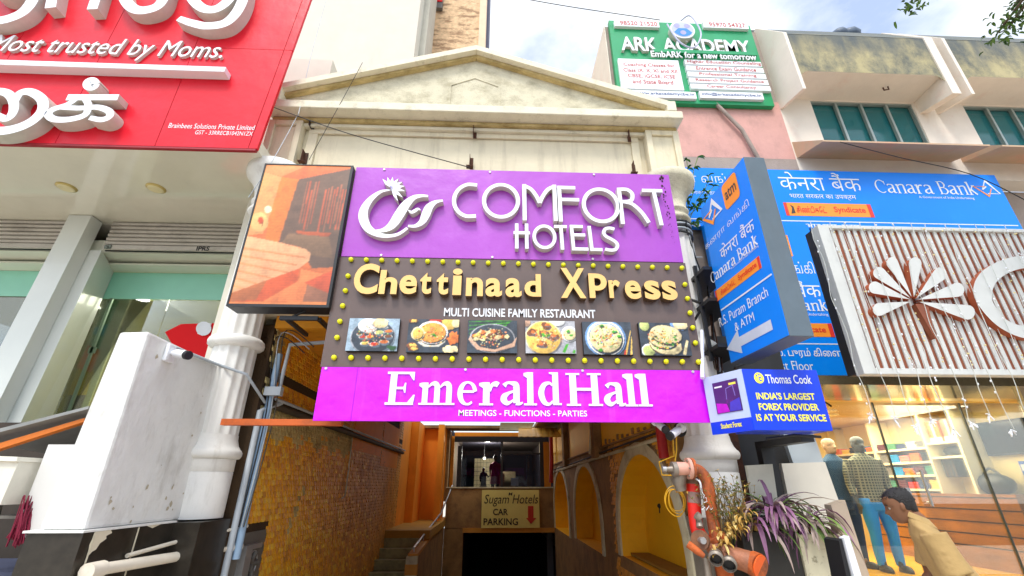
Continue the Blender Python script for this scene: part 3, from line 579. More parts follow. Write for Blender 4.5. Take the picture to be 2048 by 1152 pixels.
# neighbouring tower walls above
tow = thing('tower_block', 'plain off white tower wall rising behind the red sign', 'building', (-4, 7.6, 0)); m = M(); m.box(-9, -2.0, 7.5, 8.6, 6, 16, plain_wall); m.ob('wall', tow)
m = M(); m.box(-2.0, -1.85, 7.9, 8.7, 6, 16, mat('tower_grey', S(190, 186, 172), .85)); m.ob('side_fin', tow)
bk = thing('brick_building', 'peach roughcast building with a dark edge behind the pediment', 'building', (-1.2, 9.2, 0)); m = M(); m.box(-2.2, -.62, 9, 12, 6, 18, mat('peach_roughcast', S(225, 190, 150), .95, var=.3, scale=8, dirt=S(120, 85, 60), dscale=(1, 1, 3), dlo=.5, dhi=.6, damt=.7, bump=.9, bscale=18)); m.ob('wall', bk)
m = M(); m.box(-.618, -.42, 8.95, 12, 6, 18, mat('peach_smooth', S(228, 200, 170), .8)); m.ob('corner_pier', bk); m = M(); m.box(-.418, -.32, 9.4, 9.6, 13.4, 18, mat('slate_blue', S(70, 75, 105), .5)); m.ob('rain_pipe', bk)
m = M(); m.box(-2.0, -1.72, 8.88, 8.99, 14.5, 15.4, mat('vent_grey', S(110, 105, 100), .6)); m.box(-2.0, -1.73, 8.86, 8.879, 14.75, 14.85, MATS['tag_red']); m.ob('vent_box', bk)
# ================================================================== hotel signs
purple = mat('purple_panel', S(168, 73, 188), .3, var=.06, scale=1, dirt=S(190, 108, 208), dscale=(1, 1, .4), dlo=.5, dhi=.9, damt=.5, bump=.35, bscale=1.8, bdist=.06)
brownp = mat('brown_panel', S(100, 82, 76), .32, var=.07, scale=1.2, dirt=S(130, 112, 100), dscale=(3, 3, .3), dlo=.55, dhi=.8, damt=.35, bump=.3, bscale=1.8, bdist=.05)
magenta = mat('magenta_panel', S(206, 10, 232), .32, var=.06, scale=1, dirt=S(222, 90, 240), dscale=(2.5, 2, .15), dlo=.56, dhi=.72, damt=.5, bump=.4, bscale=2, bdist=.06)
screw = mat('screw_cap', S(210, 210, 205), .4, .3)
SY = 4.55; PS = YP(SY); X0, X1 = -1.745, 2.155
def Rp(xl, yt, xr, yb, pl):
    ym, xm = (yt+yb)/2, (xl+xr)/2
    return pl.uv(xl, ym)[0], pl.uv(xr, ym)[0], pl.uv(xm, yb)[1], pl.uv(xm, yt)[1]
s1 = thing('hotel_sign', 'purple hotel sign board with white raised letters COMFORT HOTELS and a flower logo', 'sign', (.2, SY, 3.97))
m = M(); m.box(X0, X1, SY, SY+.05, 3.962, 5.2, purple); m.ob('panel', s1)
m = M(); m.box(X0+.05, X1-.05, SY+.051, SY+.12, 4.0, 4.04, black_m); m.box(X0+.05, X1-.05, SY+.051, SY+.12, 5.1, 5.14, black_m)
for x in (-1.2, 0, 1.2): m.box(x, x+.04, SY+.121, 5.3, 5.1, 5.14, black_m); m.box(x, x+.04, SY+.121, 5.3, 4.3, 4.34, black_m)
m.ob('support_frame', s1)
m = M()
for x, z in ((-1.3, 3.98), (-.05, 3.98), (1.1, 3.98), (-1.4, 5.17), (-.1, 5.17), (1.2, 5.17)): m.tube([(x, SY-.012, z), (x, SY, z)], .014, screw, 8)
m.ob('screw', s1)
LD = .085; LY = SY-LD; PL = YP(LY)
def strokes(parent, box, ss, wpx=.047, depth=LD, name='letter', cap=True):
    xl, yt, xr, yb = box; x0, x1, z0, z1 = Rp(xl, yt, xr, yb, PL); h = wpx/2; mb = M()
    for i, (pts, sm) in enumerate(ss):
        q = [(x0+h+(x1-x0-wpx)*a, z0+h+(z1-z0-wpx)*b) for a, b in pts]
        # extend straight ends to square them with the box
        if not sm:
            for e, k in ((0, 1), (-1, -2)):
                dx, dz = q[e][0]-q[k][0], q[e][1]-q[k][1]; l = math.hypot(dx, dz) or 1
                q[e] = (q[e][0]+dx/l*h, q[e][1]+dz/l*h)
        mb.ribbon(q, wpx, LY-i*.0008, SY, let_white, let_side, sm=sm, n=5)
    return mb.ob(name, parent)
arc = lambda cx, cz, rx, rz, a0, a1, n=14: [(cx+rx*math.cos(math.radians(a0+(a1-a0)*i/n)), cz+rz*math.sin(math.radians(a0+(a1-a0)*i/n))) for i in range(n+1)]
Cc_ = ([(1, .98)]+arc(.72, .5, .72, .5, 95, 265)+[(1, .02)], True); Oc = (arc(.5, .5, .5, .5, 0, 360, 26), True)
Ms = [([(0, 0), (0, 1)], False), ([(0, 1), (.22, .9), (.4, .68), (.5, .48)], True), ([(.5, .48), (.6, .68), (.78, .9), (1, 1)], True), ([(1, 1), (1, 0)], False)]
Fs = [([(0, 0), (0, 1)], False), ([(0, 1), (.82, 1)], False), ([(0, .62), (1, .62)], False)]
Rs = [([(0, 0), (0, 1)], False), ([(0, 1), (.3, 1), (.48, .9), (.5, .78), (.42, .66), (.2, .62), (.02, .62)], True), ([(.1, .62), (.45, .55), (.78, .3), (1, 0)], True)]
Ts = [([(0, 1), (1, 1)], False), ([(.58, 1), (.74, 0)], False)]
for bx, ss in (((904, 365, 957, 436), [Cc_]), ((964, 366, 1040, 437), [Oc]), ((1045, 369, 1114, 441), Ms), ((1116, 372, 1159, 443), Fs), ((1164, 375, 1240, 446), [Oc]), ((1238, 376, 1297, 448), Rs), ((1289, 378, 1330, 450), Ts)): strokes(s1, bx, ss)
Hs = [([(.12, 0), (.12, 1)], False), ([(.88, 0), (.88, 1)], False), ([(0, .64), (1, .64)], False)]
T2 = [([(0, 1), (1, 1)], False), ([(.55, 1), (.6, 0)], False)]; Es = [([(.06, 0), (0, 1)], False), ([(0, 1), (.72, 1)], False), ([(.03, .62), (.85, .62)], False), ([(.06, 0), (1, 0)], False)]
L2 = [([(.1, 0), (0, 1)], False), ([(.1, 0), (1, 0)], False)]; S2 = [([(.9, .95), (.55, 1), (.2, .95), (.05, .78), (.2, .62), (.55, .5), (.9, .36), (1, .2), (.8, .03), (.4, 0), (.05, .04)], True)]
for bx, ss in (((1027, 447, 1060, 497), Hs), ((1065, 449, 1113, 498), [Oc]), ((1109, 450, 1135, 499), T2), ((1141, 450, 1175, 501), Es), ((1177, 452, 1203, 502), L2), ((1204, 453, 1237, 503), S2)): strokes(s1, bx, ss, .039)
zq = lambda *ps: [PL.uv(680+x/5.237, 320+y/5.237) for x, y in ps]; k_ = .0011
def swoosh(pts, ws, dy=0, name='logo_swoosh'):
    m = M(); m.ribbon(zq(*pts), [w_*k_ for w_ in ws], LY-dy, SY, let_white, let_side, n=6); m.ob(name, s1)
swoosh([(532, 312), (430, 330), (330, 400), (258, 500), (242, 600), (290, 710), (390, 775), (500, 795), (610, 775), (705, 712)], [14, 36, 62, 86, 96, 84, 60, 42, 36, 30])
swoosh([(335, 738), (450, 735), (545, 680), (620, 570), (690, 465), (770, 395), (850, 375), (922, 378)], [6, 50, 92, 108, 96, 60, 38, 26], .001)
swoosh([(712, 690), (790, 690), (860, 645), (900, 565), (935, 490), (1000, 440), (1078, 424)], [26, 40, 70, 92, 84, 46, 24])
swoosh([(716, 524), (750, 546), (785, 530), (815, 512), (842, 524)], [10, 34, 40, 30, 8])
m = M(); lil = mat('lilac', S(170, 160, 215), .5)
tips = [(448, 207), (500, 188), (556, 188), (615, 206), (656, 240), (682, 285), (686, 338), (662, 405), (612, 445)]; c0 = (536, 302)
for i, tp in enumerate(tips):
    dx, dy = tp[0]-c0[0], tp[1]-c0[1]; l = math.hypot(dx, dy); nx, ny = -dy/l, dx/l; wv = 17
    pl_ = [c0, (c0[0]+dx*.55+nx*wv, c0[1]+dy*.55+ny*wv), tp, (c0[0]+dx*.55-nx*wv, c0[1]+dy*.55-ny*wv)]
    m.prism(zq(*pl_), LY-.02-i*.0008, SY, let_white, let_side, back=False)
    m.flat(zq((c0[0]+nx*2, c0[1]+ny*2), (c0[0]+dx*.6, c0[1]+dy*.6), (c0[0]-nx*2, c0[1]-ny*2)), LY-.032, lil)
m.ob('logo_flower', s1)
m = M(); mold = mat('dried_vine', S(60, 40, 40), .9); rng = random.Random(5)   # dead creeper stuck on the right edge
for k in range(46):
    t = k/45; p = PS.uv(1322+t*24+rng.uniform(-3, 3), 352+t*130+rng.uniform(-3, 3)); m.ball((p[0], SY-.004, p[1]), rng.uniform(.004, .014)*(1.25-t), mold, 5, 4, (1, .5, 1.3))
m.ob('dried_creeper', s1)

s2 = thing('restaurant_sign', 'brown restaurant sign with cream letters, yellow bulbs all round and six food pictures', 'sign', (.2, SY, 2.7))
m = M(); m.box(X0-.02, X1+.02, SY+.006, SY+.05, 2.705, 3.955, brownp); m.ob('panel', s2)
m = M(); m.box(X0, X1, SY+.051, SY+.1, 2.75, 2.79, black_m); m.box(X0, X1, SY+.051, SY+.1, 3.8, 3.84, black_m); m.ob('support_frame', s2)
bulbm = mat('bulb_yellow', S(232, 228, 10), .35, var=.03); BY = SY+.006
def line(a, b, n): return [(a[0]+(b[0]-a[0])*i/(n-1), a[1]+(b[1]-a[1])*i/(n-1)) for i in range(n)]
PB = YP(BY-.02)
spots_ = line(PB.uv(702, 519), PB.uv(1364, 536), 23)+line(PB.uv(668, 715), PB.uv(1397, 724), 23)+line(PB.uv(696, 552), PB.uv(674, 675), 5)+line(PB.uv(1370, 569), PB.uv(1391, 686), 5)
b0 = None
for x, z in spots_:
    if b0 is None:
        mb = M(); mb.ball((x, BY-.02, z), .028, bulbm, 12, 8); mb.tube([(x, BY-.012, z), (x, BY, z)], .02, bulbm, 10); b0 = mb.ob('bulb', s2); bx0 = (x, z)
    else: c = b0.copy(); COL.objects.link(c); c.parent = s2; c.location = (x-bx0[0], 0, z-bx0[1])
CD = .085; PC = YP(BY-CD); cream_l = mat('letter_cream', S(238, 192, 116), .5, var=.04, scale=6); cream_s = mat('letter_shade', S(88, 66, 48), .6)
for ch, xl, xr, yt, yb in (('C', 708, 757, 527, 588), ('h', 759, 795, 540, 588), ('e', 799, 834, 550, 588), ('t', 840, 863, 545, 588), ('t', 873, 897, 546, 589), ('i', 905, 924, 537, 590), ('n', 932, 966, 555, 592), ('a', 971, 1004, 556, 593), ('a', 1011, 1043, 556, 594), ('d', 1049, 1082, 548, 593), ('X', 1121, 1171, 536, 596), ('p', 1178, 1214, 547, 596), ('r', 1218, 1241, 560, 596), ('e', 1250, 1282, 561, 598), ('s', 1289, 1320, 561, 599), ('s', 1324, 1354, 561, 600)):
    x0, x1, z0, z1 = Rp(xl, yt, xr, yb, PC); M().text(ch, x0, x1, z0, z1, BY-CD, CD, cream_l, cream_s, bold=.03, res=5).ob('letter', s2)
m = M(); tx(m, PS, 'MULTI CUISINE FAMILY RESTAURANT', (888, 625), (1191, 627), 17, SY, .006, let_white, bold=.02); m.ob('lettering', s2)
# food pictures: thin mounted boards, each with its own printed dish
FM = lambda n, c: c
print_m = attr_mat('food_print')
slate = FM('slate', S(58, 66, 76)); bluegrey = FM('bluegrey', S(150, 170, 185)); pot = FM('pot', S(225, 220, 205)); soup = FM('soup', S(235, 160, 70)); redf = FM('red', S(200, 50, 25)); orf = FM('orange', S(225, 120, 50)); grn = FM('green', S(70, 160, 40)); crm = FM('cream', S(235, 215, 160)); wht = FM('white', S(235, 235, 230)); brn = FM('brown', S(120, 70, 40)); gold = FM('gold', S(235, 190, 90)); stone = FM('stone', S(165, 165, 170)); blu = FM('blue', S(110, 150, 200)); dgr = FM('darkgreen', S(40, 80, 40)); skin_p = FM('wood', S(215, 170, 140)); lgr = FM('palegreen', S(190, 200, 120))
FY = BY-.05; PF = YP(FY)
def pic(xl, yt, xr, yb, backm, draw):
    x0, x1, z0, z1 = Rp(xl, yt, xr, yb, PF); W_, H_ = x1-x0, z1-z0
    m = M(); m.box(x0, x1, FY, BY, z0, z1, black_m); f = m.ob('food_picture', s2)
    shp = []; rgs = random.Random(int(xl))
    def el(cx, cz, rx, rz, c, n=22, wob=0, rot=0):
        pts = []
        for k in range(n):
            a = 2*math.pi*k/n; q = 1+rgs.uniform(-wob, wob); u_, v_ = rx*q*math.cos(a), rz*q*math.sin(a); c_, s_ = math.cos(rot), math.sin(rot); pts.append((cx+(u_*c_-v_*s_), cz+(u_*s_+v_*c_)*W_/H_*.8))
        if min(rx, rz) > .03: shp.append(([(a+.012, b-.035) for a, b in pts], tuple(x*.35 for x in backm[:3]), 0))
        shp.append((pts, c, .55))
    def po(pts, c): shp.append((pts, c, .35))
    draw(el, po); pal = [c for p, c, sh in shp if sh == .55 and c not in (backm, slate, stone, wht, pot)]
    for k in range(110):
        a = rgs.random()*6.283; q = rgs.random()**.7; cx, cz = .48+.32*q*math.cos(a), .5+.34*q*math.sin(a); s_ = rgs.uniform(.008, .022)
        shp.append(([(cx+s_*rgs.uniform(.5, 1.2)*math.cos(b), cz+1.3*s_*rgs.uniform(.5, 1.2)*math.sin(b)) for b in (0, 1.2, 2.4, 3.6, 4.9)], tuple(x*rgs.uniform(.55, 1.3) for x in rgs.choice(pal)[:3]), .3))
    picture('printed_dish', f, x0, x1, z0, z1, FY-.002, paint(shp, 104, 68, backm, 1, int(xl)), print_m)
R5 = random.Random(9)
def d1(el, po):
    el(.5, .42, .44, .44, stone); el(.5, .44, .42, .43, slate)
    for x, z, a, b in ((.3, .42, .07, redf), (.45, .42, .08, orf), (.62, .56, .09, lgr), (.8, .6, .08, orf), (.8, .44, .08, brn), (.36, .22, .08, gold), (.55, .2, .09, redf), (.73, .27, .09, orf), (.68, .72, .09, wht), (.23, .5, .05, dgr)): el(x, z, a*1.1, a*.62, pot); el(x, z+.01, a*.9, a*.5, b)
    el(.38, .78, .2, .19, wht, wob=.03); el(.62, .86, .15, .13, crm, wob=.12); el(.9, .1, .08, .07, dgr, wob=.4)
def d2(el, po):
    for x, z, a in ((.08, .95, .1), (.1, .2, .11), (.14, .1, .1)): el(x, z, a, a*.6, brn, wob=.3); el(x+.02, z, a*.6, a*.4, gold, wob=.4)
    el(.52, .98, .12, .08, redf, wob=.3); el(.8, .86, .16, .16, gold, wob=.12); el(.95, .9, .1, .12, crm, wob=.1); el(.9, .42, .12, .16, orf, wob=.3); el(.86, .1, .14, .1, crm, wob=.25)
    po([(.16, .6), (.22, .28), (.34, .17), (.62, .17), (.74, .3), (.78, .62)], pot); el(.48, .6, .31, .3, wht); el(.48, .6, .27, .255, soup); el(.44, .62, .05, .03, orf, wob=.3); el(.5, .54, .05, .04, grn, wob=.4); el(.56, .48, .03, .03, grn, wob=.4); el(.2, .56, .13, .18, crm, wob=.05); el(.2, .56, .1, .14, gold, wob=.06)
def d3(el, po):
    for k in range(9): z = .66+k*.04; po([(.02, z-.14+.02*k), (.03, z-.12+.02*k), (.7+.03*k, z+.09), (.7+.03*k, z+.055)], grn if k % 2 else dgr)
    el(.5, .45, .46, .38, stone); el(.5, .46, .43, .35, slate); po([(.02, .4), (.2, .1), (.55, .03), (.95, .2), (1, .5), (.9, .3), (.55, .1), (.25, .18), (.06, .5)], skin_p)
    for k in range(30): x = .16+R5.random()*.7; el(x, .38+R5.random()*.24+.12*x, .06, .06, (gold, crm, orf, brn, crm)[k % 5], 9, .35)
def d4(el, po):
    el(.64, .98, .16, .12, wht); el(.02, .95, .08, .12, skin_p); el(.88, .6, .16, .2, wht); el(.88, .6, .13, .16, crm); el(.86, .68, .04, .04, grn, wob=.3); el(.92, .56, .04, .03, grn, wob=.3)
    el(.36, .48, .36, .44, crm, wob=.02); el(.36, .48, .34, .42, gold, wob=.03)
    for k in range(24): a = R5.random()*6.28; q = R5.random()*.28; el(.36+q*math.cos(a), .48+q*1.15*math.sin(a), .025, .02, (crm, orf)[k % 2], 7, .3)
    for x, z in ((.42, .84), (.14, .62), (.55, .5), (.3, .26), (.36, .6)): el(x, z, .1, .09, brn, 11, .35); el(x+.01, z+.03, .05, .04, orf, 9, .4)
    el(.4, .56, .08, .05, grn, wob=.4); po([(.72, .04), (.8, .28), (.86, .3), (.78, .02)], grn); po([(.92, .02), (.95, .12), (.99, .1), (.97, 0)], grn)
def d5(el, po):
    el(.46, .5, .42, .5, blu); el(.46, .5, .38, .46, wht); el(.46, .5, .345, .41, blu); el(.46, .5, .33, .38, crm)
    for k in range(60):
        a = R5.random()*6.28; q = R5.random()**.6*.27; b = R5.random()*3.14; x, z = .46+q*math.cos(a), .5+q*1.2*math.sin(a); l = .07; po([(x-l*math.cos(b), z-l*math.sin(b)), (x+.012, z-.016), (x+l*math.cos(b), z+l*math.sin(b)), (x-.012, z+.016)], (gold, orf, crm, soup, brn)[k % 5])
    for x, z in ((.4, .88), (.74, .56), (.34, .14), (.66, .7)): el(x, z, .05, .04, grn, 9, .4)
    po([(.82, 0), (.86, 0), (.99, .72), (.985, .76)], gold); po([(.8, 0), (.84, 0), (.86, .14), (.83, .14)], redf); po([(.93, 0), (.97, 0), (1, .5), (.99, .55)], gold)
def d6(el, po):
    el(.12, .9, .1, .13, lgr); el(.15, .14, .14, .17, wht); el(.15, .14, .12, .14, lgr); el(.85, .96, .2, .16, blu); el(.86, .95, .16, .12, crm, wob=.1)
    for x, z, a, r in ((.5, .3, .34, -.35), (.46, .5, .3, -.3), (.54, .62, .32, -.25)): el(x, z, a, .25, brn, rot=r); el(x, z+.02, a*.97, .24, crm, wob=.04, rot=r)
    for k in range(26): el(.5+R5.uniform(-.25, .28), .48+R5.uniform(-.3, .26), .035, .022, (grn, dgr, gold, soup)[k % 4], 7, .4)
    po([(.82, .04), (.88, .02), (.97, .44), (.93, .48)], crm)
for bx, bkm, d in (((695, 637, 797, 702), bluegrey, d1), ((815, 639, 917, 705), slate, d2), ((935, 641, 1034, 706), slate, d3), ((1051, 642, 1151, 707), stone, d4), ((1166, 644, 1264, 709), slate, d5), ((1280, 646, 1379, 711), slate, d6)): pic(*bx, bkm, d)

s3 = thing('hall_sign', 'magenta Emerald Hall sign board at the bottom of the hotel signs', 'sign', (.2, SY, 2.17))
m = M(); m.box(X0, X0+.36, SY-.003, SY+.03, 2.176, 2.70, magenta); m.box(X0+.362, X1+.02, SY, SY+.03, 2.176, 2.70, magenta); m.ob('panel', s3)
m = M(); m.box(X0, X1, SY+.031, SY+.08, 2.2, 2.24, black_m); m.ob('support_frame', s3)
m = M()
for x in (-1.7, -.3, .9, 2.05): m.tube([(x, SY-.012, 2.685), (x, SY, 2.685)], .014, screw, 8)
m.ob('screw', s3)
bx = [Rp(a, b, c, d, PS) for a, b, c, d in ((773, 744, 831, 810), (838, 763, 910, 810), (915, 763, 954, 811), (958, 763, 999, 811), (1001, 763, 1046, 811), (1047, 745, 1073, 811), (1076, 745, 1122, 812))]
m = M(); serif_word(m, 'Emerald', bx, SY-.012, .012, let_white); serif_word(m, 'Hall', [Rp(a, b, c, d, PS) for a, b, c, d in ((1132, 747, 1203, 812), (1207, 765, 1250, 813), (1247, 748, 1274, 813), (1272, 748, 1301, 813))], SY-.012, .012, let_white); m.ob('lettering', s3)
m = M(); tx(m, PS, 'MEETINGS - FUNCTIONS - PARTIES', (917, 826), (1174, 827), 12, SY-.004, 0, let_white, bold=.012); m.ob('small_lettering', s3)

# ------------------------------------------------------------------ LED screen
led = thing('led_screen', 'black framed LED screen glowing orange with a hotel bedroom picture', 'screen', (-2.28, 4.5, 3.33))
LX0, LX1, LZ0, LZ1 = -2.82, -1.76, 3.35, 5.165
m = M(); m.box(LX0, LX1, 4.5, 4.72, LZ0-.03, LZ1+.01, black_m); m.ob('housing', led, .006)
m = M(); m.box(-2.3, -2.26, 4.72, 5.3, 3.25, 3.29, black_m); m.box(-1.95, -1.91, 4.72, 5.3, 3.25, 3.29, black_m); m.box(-2.3, -1.9, 4.6, 4.64, 3.22, 3.26, black_m); m.tube([(-2.2, 4.62, 3.24), (-2.05, 4.62, 3.33)], .015, black_m); m.ob('bracket', led)
PZ_ = YP(4.496); g = lambda *ps: [PZ_.uv(440+x/3.49, 310+y/3.49) for x, y in ps]
EM = lambda n, c, s=1.0: tuple(x*s for x in c[:3])
led_s = []
def lp(pts, c): led_s.append(([((a-(LX0+.02))/(LX1-LX0-.05), (b-LZ0)/(LZ1-LZ0)) for a, b in g(*pts)], c, .3))
lp([(320, 66), (955, 84), (780, 1026), (54, 1024)], EM('base', S(238, 122, 58)))
lp([(320, 66), (955, 84), (550, 165), (430, 148), (310, 115)], EM('ceiling', S(255, 165, 95)))
lp([(600, 74), (955, 84), (940, 92), (550, 165), (430, 148)], EM('ceiling_strip', S(250, 125, 60)))
lp([(308, 115), (430, 150), (345, 430), (300, 545), (190, 560)], EM('lit_wall', S(255, 178, 105)))
lp([(430, 150), (550, 168), (405, 610), (320, 580), (345, 430)], EM('wall', S(250, 140, 50)))
cur = EM('curtain', S(120, 88, 68)); lp([(550, 168), (950, 86), (830, 780), (640, 790), (560, 640), (410, 605)], cur)
sr = EM('curtain_red', S(215, 98, 58)); rng = random.Random(4)
for k in range(17):
    x = 575+k*20; a = .22*(900-x)/100*25
    if k in (5, 6): continue
    zt = 185+rng.uniform(-20, 60); zb = 500+rng.uniform(-30, 60); sl_ = lambda z: x+30-(z-200)*.19
    lp([(sl_(zt), zt), (sl_(zt)+6+rng.uniform(0, 7), zt), (sl_(zb)+4, zb), (sl_(zb)-4, zb)], sr if k % 3 else EM('curtain_lite', S(190, 110, 76)))
lp([(530, 525), (640, 535), (780, 540), (760, 565), (640, 562), (540, 545)], EM('sofa', S(200, 92, 45))); lp([(480, 545), (760, 570), (790, 720), (640, 700), (590, 650), (430, 610)], EM('sofa_dark', S(140, 104, 74)))
lp([(180, 560), (420, 610), (600, 655), (635, 690), (625, 735), (555, 790), (62, 968)], EM('bed', S(255, 184, 132)))
for k in range(6): z = 640+k*52; lp([(160-k*15, z), (600-k*60, z+70), (590-k*60, z+80), (155-k*15, z+14)], EM('bed_fold', S(250, 158, 98)))
lp([(62, 968), (555, 790), (540, 880), (300, 1020), (54, 1024)], EM('bed_side', S(232, 96, 40)))
lp([(62, 968), (330, 872), (250, 1010), (54, 1024)], EM('bed_shadow', S(200, 110, 55)))
lp([(300, 1022), (545, 880), (570, 795), (720, 830), (590, 890), (610, 905), (575, 1026)], EM('floor', S(252, 140, 75)))
lp([(590, 890), (830, 785), (800, 960), (770, 970)], EM('rug', S(225, 90, 45))); lp([(610, 905), (770, 968), (782, 1026), (575, 1026)], EM('rug_dark', S(160, 100, 70)))
c8 = lambda cx, cy, r, ry=None: [(cx+r*math.cos(k*math.pi/7), cy+(ry or r)*math.sin(k*math.pi/7)) for k in range(14)]
lp(c8(275, 465, 62, 68), EM('lamp_halo', S(255, 205, 125))); lp(c8(285, 455, 20, 26), EM('lamp', S(225, 80, 15))); lp(c8(335, 378, 26), EM('glow', S(255, 240, 190), 1.3)); lp([(290, 480), (300, 450), (306, 452), (296, 500)], EM('lamp_stem', S(170, 70, 20)))
led_i = paint(led_s, 106, 184, S(240, 140, 70), 1, 3, .06, .08)
for k in range(0, led_i.shape[0], 2): led_i[k] *= .82     # LED rows
picture('display', led, LX0+.02, LX1-.03, LZ0, LZ1-.006, 4.497, led_i, attr_mat('led_display', .66, .4))
m = M(); m.box(LX0, LX0+.02, 4.49, 4.4999, LZ0-.03, LZ1+.01, black_m); m.box(LX1-.03, LX1, 4.49, 4.4999, LZ0-.03, LZ1+.01, black_m); m.box(LX0+.0201, LX1-.0301, 4.49, 4.4999, LZ1-.005, LZ1+.01, black_m); m.box(LX0+.0201, LX1-.0301, 4.49, 4.4999, LZ0-.03, LZ0, black_m); m.ob('frame', led)
# ================================================================== passage under the hotel
ochre = mat('ochre_tile', S(246, 174, 44), .55, var=.22, scale=9, dirt=S(170, 104, 26), dscale=(1, 1.4, 1.2), dlo=.45, dhi=.75, damt=.5)
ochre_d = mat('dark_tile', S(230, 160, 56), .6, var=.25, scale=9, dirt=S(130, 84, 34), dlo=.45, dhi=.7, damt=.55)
ochs = [mat('ochre_tile_%d' % i, S(*c), .5, var=.2, scale=11, dirt=S(150, 92, 26), dscale=(1, 1.4, 1.2), dlo=.5, dhi=.78, damt=.45) for i, c in enumerate(((255, 196, 60), (238, 168, 40), (250, 178, 32), (230, 158, 52)))]
bare = mat('bare_tile', S(205, 185, 125), .8, var=.25, scale=10, dirt=S(130, 110, 70), dlo=.5, dhi=.65)
grout = mat('dark_mortar', S(62, 44, 22), .95, var=.3, bump=.4)
brownw = mat('brown_wall', S(158, 120, 72), .85, var=.2, dirt=S(92, 70, 48), dlo=.45, dhi=.7, bump=.25)
orange = mat('orange_wall', S(242, 146, 30), .7, var=.1, scale=1.5, dirt=S(170, 92, 15), dscale=(1, 1, .4), dlo=.55, dhi=.8, damt=.5)
yell = mat('yellow_niche', S(248, 188, 20), .65, var=.06, scale=1.5, dirt=S(190, 120, 10), dlo=.55, dhi=.85, damt=.5)
trim = mat('cream_trim', S(205, 196, 165), .8, var=.12, dirt=S(130, 110, 70), dlo=.5, dhi=.75)
LWX, RWX = -2.75, 2.15
rng = random.Random(11)
def tiles(mb, x, nx, y0, y1, z0, z1, tw, th, skip, pick):
    """Overlapping fish scale tiles on the plane X = x, facing along nx."""
    r = 0; z = z1
    while z > z0:
        y = y0+(tw/2 if r % 2 else 0)
        while y < y1:
            if not skip(y, z):
                j = rng.uniform(.014, .026); a = .012; hw = tw*rng.uniform(.41, .45)
                o = [(-hw, th*.95, .002), (hw, th*.95, .002), (hw, .1*th, j), (hw*.55, -.2*th, j), (-hw*.55, -.2*th, j), (-hw, .1*th, j)]
                p = [(x+nx*d, y+u_, z+v_) for u_, v_, d in o]+[(x, y+u_, z+v_) for u_, v_, d in o]
                f = [[0, 1, 2, 3, 4, 5], [1, 7, 8, 2], [2, 8, 9, 3], [3, 9, 10, 4], [4, 10, 11, 5], [5, 11, 6, 0]]
                mb.add(p, [q[::-1] if nx < 0 else q for q in f] if True else f, pick(y, z))
            y += tw
        z -= th; r += 1
lw = thing('tiled_wall', 'left passage wall covered with orange fish scale tiles', 'wall', (LWX, 9, 0))
m = M(); m.box(LWX-.3, LWX, 5.6, 14.4, -2, 3.45, grout); m.box(LWX-.3, LWX-.001, 5.45, 5.599, 0, 3.45, grout); m.ob('backing', lw)
m = M(); bands = lambda y: 2.86-.012*(y-5.6)
def skipL(y, z):
    if y < 6.32 and z < 1.16: return True
    if abs(z-bands(y)) < .07: return True
    if abs(z-2.5) < .05: return True
    s = math.sin(y*7)*.08+math.sin(y*17)*.04
    if 9.4 < y < 11.6 and 2.28+.25*abs((y-10.5)/1.1)**3+s*.6 < z: return True
    if 11.9 < y < 13.7 and 2.1+.3*abs((y-12.8)/.9)**3+s*.5 < z: return True
    return z > 3.42
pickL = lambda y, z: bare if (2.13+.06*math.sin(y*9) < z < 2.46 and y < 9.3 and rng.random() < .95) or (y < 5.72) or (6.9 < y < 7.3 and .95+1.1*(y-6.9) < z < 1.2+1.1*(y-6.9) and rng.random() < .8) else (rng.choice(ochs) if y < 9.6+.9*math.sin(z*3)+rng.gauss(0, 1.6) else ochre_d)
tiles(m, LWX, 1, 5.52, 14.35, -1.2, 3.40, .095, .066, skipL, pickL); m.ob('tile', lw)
m = M(); m.box(LWX+.001, LWX+.02, 9.3, 11.7, 2.25, 3.1, orange); m.box(LWX+.001, LWX+.02, 11.8, 13.8, 2.05, 3.1, orange); m.ob('painted_patch', lw)
m = M(); m.box(LWX-.01, LWX+.012, 5.5, 6.3, .1, 1.12, mat('recess_grey', S(105, 100, 92), .9, var=.15)); m.ob('recess', lw)
fan = thing('exhaust_fan', 'grey exhaust fan with bent wires in a recess low on the orange wall', 'fan', (LWX, 5.9, .7))
m = M(); m.box(LWX+.013, LWX+.09, 5.72, 5.86, .62, 1.0, steel); m.box(LWX+.013, LWX+.07, 5.87, 6.12, .95, 1.0, steel); m.box(LWX+.013, LWX+.07, 5.87, 6.12, .62, .66, steel); m.ob('housing', fan)
m = M(); m.tube([(LWX+.05, 5.99+.11*math.cos(k*math.pi/8), .8+.13*math.sin(k*math.pi/8)) for k in range(17)], .008, steel, 6)
for k in range(5): a = k*1.256; m.tube([(LWX+.04, 5.99, .8), (LWX+.05, 5.99+.1*math.cos(a), .8+.12*math.sin(a))], [.02, .035], mat('fan_blade', S(90, 88, 84), .6), 6)
m.ob('blade', fan)
